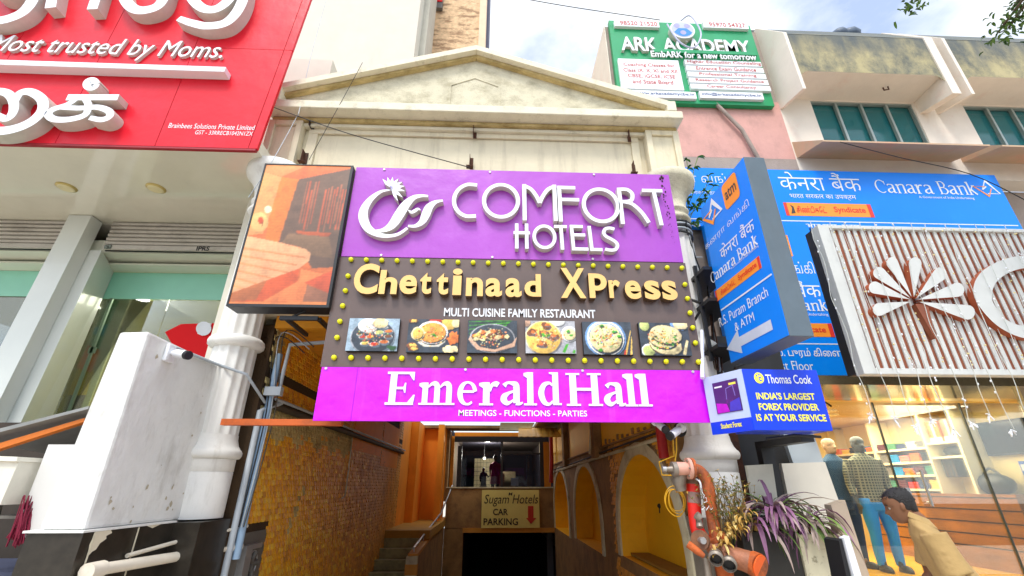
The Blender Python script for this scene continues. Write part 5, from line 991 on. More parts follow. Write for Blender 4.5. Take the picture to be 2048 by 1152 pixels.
def mkf(P, x0, y0, x1, y1, w_):
    u0, u1, v0, v1 = Rp(x0, y0, x1, y1, P); f = lambda a, b: (u0+(u1-u0)*a, v0+(v1-v0)*b)
    class F_: pass
    g_ = type('G', (), {'__call__': staticmethod(f)})(); g_.w = w_; return g_
m = M(); tx(m, PCn, CB, (1310, 359), (1478, 356), 24, yt, 0, let_white, bold=-.012); m.ob('lettering', bank); m = M(); tx(m, PCn, HB, (1557, 361), (1720, 366), 36, yt, 0, let_white, bold=-.006)
u0, v0 = PCn.uv(1755, 388); u1, v1 = PCn.uv(1943, 362); serif_line(m, 'Canara Bank', u0, u1, PCn.uv(1850, 388)[1], PCn.uv(1850, 362)[1], yt, let_white, .11, .05); m.ob('lettering', bank)
m = M(); tx(m, PCn, '\u0b85\u0bb0\u0b9a\u0bc1 \u0ba8\u0bbf\u0bb1\u0bc1\u0bb5\u0ba9\u0bae\u0bcd', (1380, 385), (1460, 386), 9, yt, 0, let_white); m.ob('small_lettering', bank); m = M(); tx(m, PCn, '\u092d\u093e\u0930\u0924 \u0938\u0930\u0915\u093e\u0930 \u0915\u093e \u0909\u092a\u0915\u094d\u0930\u092e', (1580, 394), (1712, 396), 11, yt, 0, let_white); m.ob('small_lettering', bank); m = M(); tx(m, PCn, 'A Government of India Undertaking', (1838, 395), (1948, 397), 6, yt, 0, let_white); m.ob('small_lettering', bank); m = M()
tx(m, PCn, '\u0b86\u0bb0\u0bcd.\u0b8e\u0bb8\u0bcd. \u0baa\u0bc1\u0bb0\u0bae\u0bcd', (1330, 450), (1400, 450), 10, yt, 0, let_white, bold=.02); m.ob('small_lettering', bank); m = M(); tx(m, PCn, '\u0906\u0930.\u090f\u0938. \u092a\u0941\u0930\u092e', (1610, 454), (1720, 454), 10, yt, 0, let_white, bold=.01); m.ob('small_lettering', bank); u0, z_ = PCn.uv(1500, 440); M().box(bx0, bx1-.05, CY-.003, CY-.001, z_-.008, z_+.008, let_white).ob('white_line', bank)
m = M(); logo(m, mkf(PCn, 1945, 361, 1996, 394, .018), CY-.003); m.ob('emblem', bank)
SYN = '\u0b9a\u0bbf\u0ba3\u0bcd\u0b9f\u0bbf\u0b95\u0bc7\u0b9f\u0bcd'
def strip(parent, P, c, y, t1, t2, bold=.015):
    m = M(); m.prism(c, y-.003, y-.001, orng); e = lambda t: ((c[0][0]+(c[1][0]-c[0][0])*t, c[0][1]+(c[1][1]-c[0][1])*t), (c[3][0]+(c[2][0]-c[3][0])*t, c[3][1]+(c[2][1]-c[3][1])*t))
    for t0, t1_ in ((0, .035), (.955, 1)): (a_, d_), (b_, g_) = e(t0), e(t1_); m.flat([a_, b_, g_, d_], y-.0045, rdx)
    fx = lambda t: c[0][0]+(c[1][0]-c[0][0])*t; zc = (c[0][1]+c[3][1])/2; H = abs(c[0][1]-c[3][1])
    m.text(t1, fx(.13), fx(.47), zc-H*.26, zc+H*.26, y-.005, 0, rdx, bold=.02); m.text(t2, fx(.56), fx(.92), zc-H*.3, zc+H*.26, y-.005, 0, rdx, bold=.02)
    m.flat([(fx(.06), zc-H*.35), (fx(.085), zc+H*.1), (fx(.07), zc+H*.35), (fx(.105), zc+H*.2), (fx(.11), zc-H*.3)], y-.005, dink); m.ob('orange_strip', parent)
x0, x1, z0, z1 = Rp(1570, 407, 1744, 433, PCn); strip(bank, PCn, [(x0, z1), (x1, z1), (x1, z0), (x0, z0)], CY, SYN, 'Syndicate')

hp = thing('hanging_bank_sign', 'tall blue Canara Bank panel hanging below the long sign, partly behind the slatted sign', 'sign', (4.3, CY, 3)); HY = 5.7; PH = YP(HY)
hx0, hx1 = PH.uv(1440, 600)[0], PH.uv(1668, 620)[0]; hz0, hz1 = PH.uv(1640, 750)[1], bz0-.01; m = M(); m.box(hx0, hx1, HY, HY+.12, hz0, hz1, blue); m.ob('panel', hp); yt = HY-.004
m = M(); tx(m, PH, CB, (1480, 536), (1628, 538), 30, yt, 0, let_white, bold=-.008); tx(m, PH, HB, (1500, 576), (1640, 578), 34, yt, 0, let_white); u0 = PH.uv(1475, 612)[0]; u1 = PH.uv(1654, 612)[0]; serif_line(m, 'Canara Bank', u0, u1, PH.uv(1620, 622)[1], PH.uv(1620, 599)[1], yt, let_white, .13, .06); tx(m, PH, 'A Government of India Undertaking', (1530, 628), (1656, 630), 7, yt, 0, let_white)
tx(m, PH, '\u0b86\u0bb0\u0bcd.\u0b8e\u0bb8\u0bcd. \u0baa\u0bc1\u0bb0\u0bae\u0bcd \u0b95\u0bbf\u0bc8\u0bb3', (1495, 708), (1681, 706), 23, yt, 0, let_white, bold=.008); tx(m, PH, 'First Floor', (1541, 731), (1626, 732), 19, yt, 0, let_white); z_ = PH.uv(1640, 688)[1]; m.box(hx0+.02, hx1-.04, HY-.003, HY-.001, z_-.007, z_+.007, let_white); m.ob('lettering', hp)
x0, x1, z0, z1 = Rp(1478, 646, 1666, 673, PH); strip(hp, PH, [(x0, z1), (x1, z1), (x1, z0), (x0, z0)], HY, SYN, 'Syndicate')
m = M(); x0, x1, z0, z1 = Rp(1520, 470, 1580, 512, PH); m.box(x0, x1, HY-.003, HY-.001, z0, z1, orng); m.ob('atm_patch', hp)

# ---------------- projecting bank box sign: its blue face looks left, its grey edge looks at the street
PBx = Plane((2.555, 4.70, 0), (0.035, -1.0, 0)); bbs = thing('bank_box_sign', 'tall projecting blue and grey Canara Bank box sign with atm square and white arrow', 'sign', (2.6, 4.2, 2.78))
L_ = 1.0; bzl, bzh = 2.81, 4.79
gbox = mat('box_grey', S(92, 106, 116), .45, var=.12, dirt=S(90, 98, 104), dscale=(2, 2, .5), dlo=.5, dhi=.75)
m = M(PBx); m.box(0, L_, .002, .23, bzl, bzh, gbox); m.ob('body', bbs, .006)
m = M(PBx); m.box(.012, L_-.004, -.004, 0, bzl+.01, bzh-.01, blue); m.ob('face', bbs); yb = -.008
uvp = lambda *ps: [PBx.uv(*p) for p in ps]
m = M(PBx); q = uvp((1444, 366), (1474, 345), (1481, 395), (1451, 423)); ux0, ux1 = (q[0][0]+q[3][0])/2, (q[1][0]+q[2][0])/2; vz0, vz1 = (q[2][1]+q[3][1])/2, (q[0][1]+q[1][1])/2; r_ = .05; rrp = []
for cx, cz, a0 in ((ux1-r_, vz1-r_, 0), (ux0+r_, vz1-r_, 90), (ux0+r_, vz0+r_, 180), (ux1-r_, vz0+r_, 270)): rrp += [(cx+r_*math.cos(math.radians(a0+k*22.5)), cz+r_*math.sin(math.radians(a0+k*22.5))) for k in range(5)]
m.flat(rrp, yb, orng); m.text('atm', ux0+.04, ux1-.04, vz0+(vz1-vz0)*.33, vz0+(vz1-vz0)*.7, yb-.002, 0, dink, bold=.015); m.ob('atm_patch', bbs)
m = M(PBx); u0, v0 = PBx.uv(1408, 450); u1, v1 = PBx.uv(1441, 400); fm_ = type('G', (), {'__call__': staticmethod(lambda a, b: (u0+(u1-u0)*a, PBx.uv(1424, 452)[1]+(PBx.uv(1424, 402)[1]-PBx.uv(1424, 452)[1])*b))})(); fm_.w = .03; logo(m, fm_, yb); m.ob('emblem', bbs)
m = M(PBx); m.tpx(CB, (1411, 489), (1500, 411), 21, let_white, yb, bold=-.01); m.tpx(HB, (1441, 503), (1509, 447), 34, let_white, yb)
u0, u1 = PBx.uv(1421, 551)[0], PBx.uv(1517, 483)[0]; serif_line(m, 'Canara Bank', u0, u1, PBx.uv(1470, 530)[1], PBx.uv(1470, 504)[1], yb, let_white, .12, .06); m.tpx('A Government of India Undertaking', (1463, 535), (1519, 494), 6, let_white, yb); m.tpx('R.S. Puram Branch', (1439, 642), (1537, 585), 22, let_white, yb); m.tpx('& ATM', (1471, 655), (1509, 632), 19, let_white, yb)
a, b = PBx.uv(1432, 628), PBx.uv(1541, 552); m.box(.03, L_-.02, yb-.001, yb+.002, (a[1]+b[1])/2-.008, (a[1]+b[1])/2+.008, let_white); m.ob('lettering', bbs)
q = uvp((1431, 583), (1519, 512), (1522, 540), (1434, 602)); zt, zb = (q[0][1]+q[1][1])/2, (q[2][1]+q[3][1])/2
m = M(PBx); H = zt-zb; m.box(q[0][0], q[1][0], yb, yb+.003, zb, zt, orng); m.box(q[1][0]-.035, q[1][0], yb-.002, yb-.0005, zb, zt, rdx); m.box(q[0][0], q[0][0]+.03, yb-.002, yb-.0005, zb, zt, rdx); w_ = q[1][0]-q[0][0]
m.text(SYN, q[0][0]+w_*.13, q[0][0]+w_*.48, zb+H*.25, zb+H*.75, yb-.003, 0, rdx, bold=.02); m.text('Syndicate', q[0][0]+w_*.55, q[0][0]+w_*.93, zb+H*.2, zb+H*.78, yb-.003, 0, rdx, bold=.02); m.ob('orange_strip', bbs)
m = M(PBx); q = uvp((1454.5, 699), (1479, 670), (1480, 679), (1544, 644), (1547, 657), (1483.5, 691), (1485, 701)); zc = PBx.uv(1454.5, 699)[1]; u_t, u_h, u_e = q[0][0], (q[1][0]+q[6][0])/2, (q[3][0]+q[4][0])/2
m.flat([(u_t, zc), (u_h, zc+.135), (u_h, zc+.055), (u_e, zc+.055), (u_e, zc-.045), (u_h, zc-.045), (u_h, zc-.12)], yb, mat('arrow_grey', S(205, 212, 225), .4)); m.ob('arrow', bbs)
m = M(); 
for z in (3.0, 3.55, 3.95): m.box(2.45, 2.85, 4.70, 6.0, z, z+.04, black_m)
m.box(2.44, 2.48, 4.9, 4.94, 2.9, 4.1, black_m); m.tube([(2.44, 4.9, 3.6), (2.3, 5.4, 3.95), (2.5, 5.9, 3.55)], .018, black_m); m.tube([(2.42, 4.9, 3.5), (2.24, 5.1, 3.2)], .016, black_m); m.ob('support_frame', bbs)
cab('conduit', [(2.1, 4.46, 2.6), (2.32, 4.75, 3.2)], .022, let_white, 'white pipe slanting between the bank box sign and the travel sign', 'pipe', sm=0)

# ---------------- travel money box sign on a dark post
tc_ = thing('travel_sign', 'bright blue Thomas Cook box sign with yellow lettering on a dark post', 'sign', (2.6, 4.2, 0))
dbl = mat('deep_blue', S(10, 62, 222), .3, var=.04); paleb = mat('pale_blue', S(190, 206, 235), .4); ylt = mat('sign_yellow', S(250, 236, 90), .4); TZ0, TZ1 = 2.055, 2.61
PT = Plane((2.32, 4.1, 0), (1, .02, 0)); m = M(PT); m.box(.003, .735, 0, .33, TZ0, TZ1, dbl); m.ob('body', tc_, .005)
yb = -.004; m = M(PT); m.tpx('Thomas Cook', (1531, 757), (1622, 760), 18, let_white, yb, bold=.012); m.ob('lettering', tc_)
for t, l, r in (("INDIA'S LARGEST", (1512, 792), (1629, 793)), ('FOREX PROVIDER', (1517, 813), (1637, 815)), ('IS AT YOUR SERVICE', (1512, 834), (1652, 837))): m = M(PT); m.tpx(t, l, r, 14, ylt, yb, bold=.03); m.ob('slogan', tc_)
m = M(PT); c = PT.uv(1517.5, 756); m.flat([(c[0]+.047*math.cos(k*math.pi/12), c[1]+.052*math.sin(k*math.pi/12)) for k in range(24)], yb, ylt); m.text('C', c[0]-.006, c[0]+.022, c[1]-.03, c[1]+.012, yb-.002, 0, dbl, bold=.04); m.flat([(c[0]-.02+.008*math.cos(k), c[1]+.02+.008*math.sin(k)) for k in range(6)], yb-.002, dbl); m.flat([(c[0]+.005+.008*math.cos(k), c[1]+.03+.008*math.sin(k)) for k in range(6)], yb-.002, dbl); m.ob('emblem', tc_)
PTs = Plane((2.13, 4.52, 0), (.40, -.90, 0)); PTs.O = V((2.318, 4.1, 0))-PTs.U*.455; sw_ = .452; m = M(PTs); m.box(0, sw_, -.003, .02, TZ0+.115, TZ1, paleb); m.box(0, sw_, -.003, .02, TZ0, TZ0+.1145, dbl); m.ob('side_panel', tc_)
card = mat('card_purple', S(78, 34, 110), .4, var=.15, scale=5, dirt=S(190, 20, 190), dscale=(3, 3, 3), dlo=.55, dhi=.8); yb = -.008
m = M(PTs); q = [PTs.uv(*p) for p in ((1426, 771), (1474, 752), (1486, 818), (1436, 831))]; cx0, cx1 = (q[0][0]+q[3][0])/2, (q[1][0]+q[2][0])/2; cz0, cz1 = (q[2][1]+q[3][1])/2, (q[0][1]+q[1][1])/2
m.box(cx0, cx1, yb, yb+.002, cz0, cz1, card); m.flat([(cx0+.01, cz0+.006), (cx1-.14, cz0+.006), (cx1-.16, cz0+.08), (cx0+.01, cz0+.1)], yb-.001, mat('card_magenta', S(196, 20, 200), .4, var=.2, scale=14)); m.flat([(cx1-.14, cz0+.006), (cx1-.01, cz0+.006), (cx1-.01, cz0+.12), (cx1-.12, cz0+.09)], yb-.001, mat('card_blue', S(70, 60, 190), .4, var=.2, scale=14)); m.ribbon([(cx1-.15, cz0+.12), (cx1-.14, cz0+.22), (cx1-.06, cz0+.24), (cx1-.05, cz0+.14)], .008, yb-.003, yb-.002, mat('card_line', S(130, 110, 190), .4), sm=False)
m.flat([(cx1-.1, cz1-.03), (cx1-.02, cz1-.03), (cx1-.02, cz1-.05), (cx1-.1, cz1-.05)], yb-.002, ylt); m.flat([(cx0+.02, cz1-.04), (cx0+.11, cz1-.04), (cx0+.11, cz1-.055), (cx0+.02, cz1-.055)], yb-.002, let_white); m.ob('card_picture', tc_)
m = M(PTs); m.tpx('Student Forex', (1443, 854), (1484, 846), 11, ylt, -.006, bold=.03); m.ob('side_lettering', tc_)
m = M(); m.box(2.94, 3.07, 5.14, 5.24, 0, TZ0-.07, black_m); m.box(2.94, 3.07, 4.42, 5.24, TZ0-.069, TZ0-.003, black_m); m.tube([(2.5, 4.25, TZ0-.06), (2.74, 4.2, TZ0-.03), (2.95, 4.15, TZ0-.05)], .012, wire_m); m.ob('post', tc_)

# ---------------- slatted shop sign
sl_ = thing('slatted_sign', 'white slatted shop sign with brown backing, petal flower and a big curved letter', 'sign', (5.2, 4.3, 2.6)); SLY = 4.3; PSl = YP(SLY); sx0, sz0, sz1 = 3.655, 2.615, 4.335; sx1 = 8.2
brk = mat('sign_brown', S(140, 76, 48), .6, var=.15); slw = mat('slat_white', S(208, 209, 205), .5, var=.06, dirt=S(150, 140, 125), dscale=(3, 3, 1), dlo=.58, dhi=.8, damt=.5)
m = M(); m.box(sx0+.06, sx1-.05, SLY+.022, SLY+.09, sz0+.04, sz1-.04, brk); m.ob('backing', sl_)
m = M(); m.box(sx0-.0, sx1, SLY+.091, SLY+.2, sz0+.02, sz1-.01, mat('sign_side', S(42, 40, 42), .6, var=.3, dirt=S(90, 60, 45), dlo=.6, dhi=.7)); m.ob('casing', sl_)
m = M(); m.box(sx0, sx0+.13, SLY-.02, SLY+.088, sz0, sz1, slw); m.box(sx0+.131, sx1, SLY-.02, SLY+.088, sz1-.045, sz1, slw); m.box(sx0+.131, sx1, SLY-.02, SLY+.088, sz0, sz0+.06, slw); m.ob('frame', sl_, .006)
m = M(); x = sx0+.165
while x < sx1-.1: m.box(x, x+.043, SLY+.01, SLY+.0215, sz0+.061, sz1-.046, slw); x += .0865
m.ob('slat', sl_)
zc7 = lambda *ps: [YP(SLY-.06).uv(1340+x/2.88, 300+y/2.88) for x, y in ps]; m = M(); c = (1405, 868)
for tx_, ty, wd in ((1205, 918, 62), (1180, 792, 58), (1205, 708, 58), (1280, 650, 56), (1412, 655, 62), (1555, 715, 66), (1655, 805, 68), (1715, 935, 70)):
    dx, dy = tx_-c[0], ty-c[1]; l = math.hypot(dx, dy); dx /= l; dy /= l; nx, ny = -dy, dx; r0 = .1*l; pts = [(c[0]+dx*r0, c[1]+dy*r0)]; h = wd*.6
    pts += [(tx_+dx*h*math.cos(a)+nx*h*math.sin(a), ty+dy*h*math.cos(a)+ny*h*math.sin(a)) for a in [math.radians(d) for d in range(100, -101, -20)]]
    m.prism(zc7(*pts), SLY-.06, SLY+.009, slw, mat('petal_side', S(170, 85, 50), .6))
m.prism(zc7((1418, 885), (1490, 882), (1535, 1085)), SLY-.05, SLY+.009, brk); m.ob('flower', sl_)
m = M(); q = zc7((2300, 760), (2180, 670), (2040, 645), (1920, 675), (1830, 740), (1800, 830), (1835, 910), (1920, 1000), (2050, 1050), (2200, 1030)); m.ribbon(q, [.16, .16, .15, .15, .17, .19, .17, .14, .14, .14], SLY-.06, SLY+.009, slw, MATS['petal_side']); m.ob('letter', sl_)
# fairy lights
fl = thing('fairy_light_curtain', 'white fairy light strings hanging down over the slatted sign and shop front', 'string lights', (5.2, 4.2, 2)); fw = mat('fairy_wire', S(205, 208, 200), .5); rng = random.Random(21)
for k in range(13):
    px = 1745+k*38+rng.uniform(-8, 8); ztop = sz1+.005; zbot = 2.14+rng.uniform(-.08, .14); x = at(px, 830, 4.22).x; m = M(); pts = [(x+rng.uniform(-.03, .03), 4.215+rng.uniform(-.01, .01), ztop-(ztop-zbot)*i/9) for i in range(10)]; m.tube(pts, .0035, fw, 5, 3)
    for i in range(10): t = rng.random(); z = ztop-(ztop-zbot)*t; m.ball((x+rng.uniform(-.02, .02), 4.21, z), .008, let_white, 6, 4, (1, 1, 1.6))
    for i in range(9): a_, b_ = rng.uniform(-.035, .035), rng.uniform(-.09, .02); m.tube([(x+a_*.3, 4.215, zbot+b_*.3), (x+a_, 4.21+rng.uniform(-.02, .02), zbot+b_)], .0055, let_white, 5)
    m.ob('light_string', fl)
m = M()
for k in range(26):
    x = sx0+.15+k*.12+rng.uniform(-.02, .02); z0 = sz1-.02; z1_ = sz0+.05; mm_ = [(x+rng.uniform(-.02, .02), 4.272, z0+(z1_-z0)*i/6) for i in range(7)]; m.tube(mm_, .003, fw, 4)
    for i in range(9): m.ball((x+rng.uniform(-.02, .02), 4.268, sz0+.1+rng.random()*1.6), .009, mat('fairy_bulb', S(235, 215, 150), .4), 5, 4)
m.ob('sign_strand', fl)
# ================================================================== clothes store on the right
sto = thing('clothes_store', 'bright yellow lit clothes store with wood counters behind frameless glass, lower right', 'shop', (5.5, 7, 0))
SFZ, SCZ, RX = .6, 2.63, 6.95
ivory = mat('store_ivory', S(232, 210, 150), .7, var=.05); ygl = mat('store_ceiling', S(196, 166, 76), .35, var=.06); wood = mat('counter_wood', S(158, 100, 26), .35, var=.3, scale=4, dirt=S(112, 64, 14), dscale=(1, .4, 3), dlo=.45, dhi=.7, coat=.3)
m = M(); m.box(3.3, RX, 5.85, 9.2, SCZ+.03, SCZ+.1, ygl); m.ob('ceiling', sto)
m = M(); m.box(3.45, 8.6, 4.86, 5.84, SCZ+.0, SCZ+.1, mat('mirror_soffit', S(190, 176, 140), .12, .75, var=.15, scale=4)); m.ob('soffit', sto)
m = M(); m.box(3.3, RX+.1, 5.3, 9.2, 0, SFZ, mat('store_floor', S(214, 160, 50), .25, var=.1)); m.ob('floor', sto)
m = M(); m.box(3.3, RX+.1, 9.2, 9.3, SFZ, SCZ+.1, ivory); m.box(RX, RX+.1, 5.82, 9.199, SFZ, SCZ+.1, ivory); m.box(3.2, 3.3, 5.9, 9.3, 0, SCZ+.1, ivory); m.ob('wall', sto)
m = M(); ln = mat('counter_groove', S(48, 32, 16), .7); m.box(RX-.42, RX-.001, 5.95, 8.4, SFZ+.001, 1.5, wood); m.ob('counter', sto)
m = M()
for z in (.85, 1.0, 1.15, 1.3, 1.45): m.box(RX-.424, RX-.4201, 5.95, 8.4, z, z+.016, ln)
m.ob('counter_groove', sto)
shm = mat('shelf_white', S(236, 226, 190), .5)
shz = (1.56, 1.76, 1.95, 2.15)
m = M()
for z in shz: m.box(RX-.35, RX-.001, 7.0, 9.1, z-.03, z, shm)
m.box(RX-.36, RX-.002, 6.46, 6.495, 1.5, SCZ, shm); m.box(RX-.36, RX-.002, 6.99, 7.02, 1.5, SCZ, shm); m.box(RX-.35, RX-.001, 6.496, 6.989, 2.17, 2.2, shm); m.box(RX-.35, RX-.001, 6.496, 6.989, 1.97, 2.0, shm); m.box(RX-.36, RX-.002, 8.02, 8.06, 1.501, SCZ, shm); m.box(RX-.3, RX-.002, 9.1, 9.16, 1.5, SCZ, shm)
m.ob('shelf', sto)
m = M(); m.box(5.6, 6.5, 9.0, 9.19, 1.15, 1.18, shm); m.box(5.6, 6.5, 9.0, 9.19, 1.55, 1.58, shm); m.box(5.6, 6.5, 9.0, 9.19, 1.95, 1.98, shm); m.ob('back_shelf', sto)
# stacks of folded clothes
cols = {'red': (220, 40, 28), 'orange': (240, 120, 40), 'white': (225, 222, 210), 'teal': (70, 140, 120), 'blue': (30, 140, 205), 'yellow': (235, 200, 100), 'maroon': (96, 40, 46), 'green': (70, 130, 90), 'navy': (46, 58, 96), 'pink': (232, 130, 120), 'grey': (120, 118, 116), 'black': (40, 40, 42)}
def stack(x, y, z, c, n, lab, w_=.2, d=.19):
    m = M(); rg = random.Random(int(y*100+z*77)); mm = mat('cloth_'+c, S(*cols[c]), .85, var=.12)
    for i in range(n):
        h = .022; s = rg.uniform(-.008, .008); zz = z+.003+i*(h+.003); n_ = 6
        pr = [(y-w_/2+s, zz), (y+w_/2+s, zz), (y+w_/2+s+.006, zz+h/2), (y+w_/2+s, zz+h), (y-w_/2+s, zz+h), (y-w_/2+s-.006, zz+h/2)]; m.xprism(pr, x-d/2+rg.uniform(-.006, .006), x+d/2, mm)
    tag(m.ob('folded_clothes'), lab, 'clothes', 'stacks of folded clothes in the store')
ordn = {0: 'lowest', 1: 'second', 2: 'third', 3: 'top'}
allc = list(cols); rs = random.Random(5)
for r in range(4):
    row = allc[:]; rs.shuffle(row)
    for k in range(10):
        c = row[k]; y = 8.98-k*.2-(.06 if k > 4 else 0)
        if y > 7.05: stack(RX-.2, y, shz[r], c, (5 if r < 3 else 4)-(k % 3 == 1), f'stack of folded {c} clothes on the {ordn[r]} lit store shelf', .165, .22)
for r, z in enumerate((1.18, 1.58, 1.98)):
    for k, c in enumerate(('red', 'orange', 'navy')): stack(5.8+k*.28, 9.1, z, c, 4, f'stack of folded {c} clothes on the {("low", "middle", "high")[r]} back wall shelf', .16, .22)
# boxes, bags and hanging row on the near shelf bay
for k, (y, c, lab) in enumerate(((6.86, (205, 120, 40), 'orange gift box upright on the near top shelf'), (6.62, (150, 110, 70), 'brown patterned gift box upright on the near top shelf'))):
    m = M(); m.box(RX-.3, RX-.1, y-.1, y+.1, 2.201, 2.5, mat('gift_%d' % k, S(*c), .5, var=.4, scale=14)); m.box(RX-.304, RX-.3005, y-.1, y+.1, 2.201, 2.27, shm); m.box(RX-.305, RX-.3, y-.02, y+.02, 2.271, 2.5, shm); tag(m.ob('gift_box'), lab, 'box')
m = M(); m.ball((RX-.2, 6.35, 1.62), .2, black_m, 14, 8, (.7, 1.3, .7)); m.tube([(RX-.2, 6.2, 1.7), (RX-.2, 6.35, 1.82), (RX-.2, 6.5, 1.7)], .015, black_m, 6, 4); tag(m.ob('bag'), 'soft black bag lying on the wooden counter', 'bag')
m = M(); m.tube([(RX-.15, 6.75, 1.98), (RX-.15, 7.9-.95, 1.98)], .01, steel)
hm = [mat('hang_%d' % k, S(*c), .8) for k, c in enumerate(((40, 36, 30), (110, 84, 50), (50, 60, 60)))]
for k in range(9): m.box(RX-.25, RX-.08, 6.77+k*.022, 6.785+k*.022, 1.72, 1.96, hm[k % 3])
tag(m.ob('hanging_belts'), 'dark row of belts hanging beside the shelves', 'belts')
m = M(); m.ball((RX-.18, 6.74, 2.07), .1, black_m, 10, 6, (.9, 1.9, .75)); tag(m.ob('bag'), 'folded black bag on the shelf under the gift boxes', 'bag')
tv = thing('television', 'black television on the right store wall', 'television', (RX, 6.3, 2)); m = M(); m.box(RX-.07, RX-.002, 5.8, 6.42, 1.98, 2.42, black_m); m.ob('body', tv, .006); m = M(); m.box(RX-.075, RX-.0705, 5.83, 6.39, 2.01, 2.39, mat('tv_screen', S(22, 30, 36), .12, var=.2)); m.ob('screen', tv)
m = M(); m.box(RX-.01, RX-.003, 5.96, 6.12, 1.62, 1.9, mat('poster_blue', S(30, 90, 190), .4)); m.box(RX-.014, RX-.0105, 6.02, 6.1, 1.78, 1.86, let_white); tag(m.ob('poster'), 'blue and white poster on the store wall below the television', 'poster')
for k, (x, y, r) in enumerate(((5.1, 6.9, .12), (5.45, 7.3, .09), (6.2, 6.3, .11), (4.9, 7.8, .09))):
    t = thing('ceiling_light', ('round lit ceiling light above the checked mannequin', 'small lit ceiling light behind the first one', 'round lit ceiling light nearest the glass door', 'small lit ceiling light deep in the store')[k], 'ceiling light', (x, y, 2.62), 'ceiling lights of the store'); M().lathe(x, y, [(r, 2.642), (r, 2.659)], spot, 20).ob('diffuser', t); M().lathe(x, y, [(r+.002, 2.64), (r+.02, 2.645), (r+.02, 2.659)], shm, 20).ob('frame', t)
area('store_light', (5.3, 7.0, 2.62), 2.6, 1.8, 112, (1, .88, .62))
sg = thing('store_glass', 'frameless glass front and door of the clothes store with a steel handle', 'shop front', (5.5, 5.8, SFZ)); gj = mat('glass_joint', S(60, 66, 60), .4); sgl = glass('store_front_glass', (.96, .98, .95, 1), .55)
m = M()
for a, b in ((3.75, 4.93), (4.935, 6.1), (6.105, 6.94)): m.box(a, b, 5.80, 5.812, SFZ, 2.6, sgl)
m.ob('pane', sg)
for x in (4.9325, 6.1025): M().box(x-.008, x+.008, 5.796, 5.816, SFZ, 2.6, gj).ob('joint', sg)
m = M(); m.tube([(5.22, 5.74, 1.38), (5.22, 5.74, 1.78)], .016, steel, 8); m.tube([(5.22, 5.74, 1.42), (5.22, 5.8, 1.42)], .01, steel, 6); m.tube([(5.22, 5.74, 1.74), (5.22, 5.8, 1.74)], .01, steel, 6); m.box(4.95, 5.05, 5.78, 5.83, 1.5, 1.58, steel); m.ob('handle', sg)
# pier claddings between column and store
marble = mat('marble', S(216, 210, 196), .35, var=.08, scale=2, dirt=S(190, 150, 100), dscale=(5, 5, .4), dlo=.62, dhi=.72, damt=.6)
m = M(); m.box(2.75, 3.7, 5.55, 5.7, 0, 3.4, mat('pier_dark', S(52, 54, 58), .8, var=.2)); m.box(2.76, 2.9, 5.5, 5.549, 0, 2.5, iron); tag(m.ob('pier'), 'dark rendered wall between the right column and the store', 'wall')
P = YP(5.3); m = M(); q = pu(P, (1566, 866), (1625, 862), (1648, 926), (1588, 930)); m.prism(q, 5.3, 5.36, mat('blue_grey_panel', S(190, 200, 205), .3, var=.06)); tag(m.ob('cladding_panel'), 'pale blue grey panel above the marble slab beside the store', 'panel')
P = YP(5.15); m = M(); m.prism(pu(P, (1563, 927), (1650, 924), (1706, 1082), (1600, 1110)), 5.15, 5.2, marble); tag(m.ob('marble_slab'), 'tall veined marble slab left of the mannequins', 'slab')
P = YP(5.0); m = M(); m.prism(pu(P, (1493, 931), (1545, 928), (1560, 1030), (1512, 1030)), 5.0, 5.04, mat('stone_slab', S(192, 188, 172), .6, var=.15)); tag(m.ob('stone_slab'), 'pale stone slab behind the dry shrub', 'slab')
m = M(); P = YP(4.6); m.prism(pu(P, (1662, 1010), (1690, 1000), (1748, 1180), (1712, 1180)), 4.6, 4.7, mat('beige_post', S(178, 160, 140), .7, var=.15)); tag(m.ob('post'), 'beige post in front of the blue jeans', 'post')
P = YP(4.0); m = M(); m.prism(pu(P, (1688, 1076), (1698, 1072), (1732, 1180), (1716, 1180)), 4.0, 4.06, let_white); m.prism(pu(P, (1681, 1082), (1687, 1078), (1712, 1180), (1702, 1180)), 4.02, 4.2, black_m); tag(m.ob('edge_strip'), 'white and black metal edge strip right of the planter', 'strip')

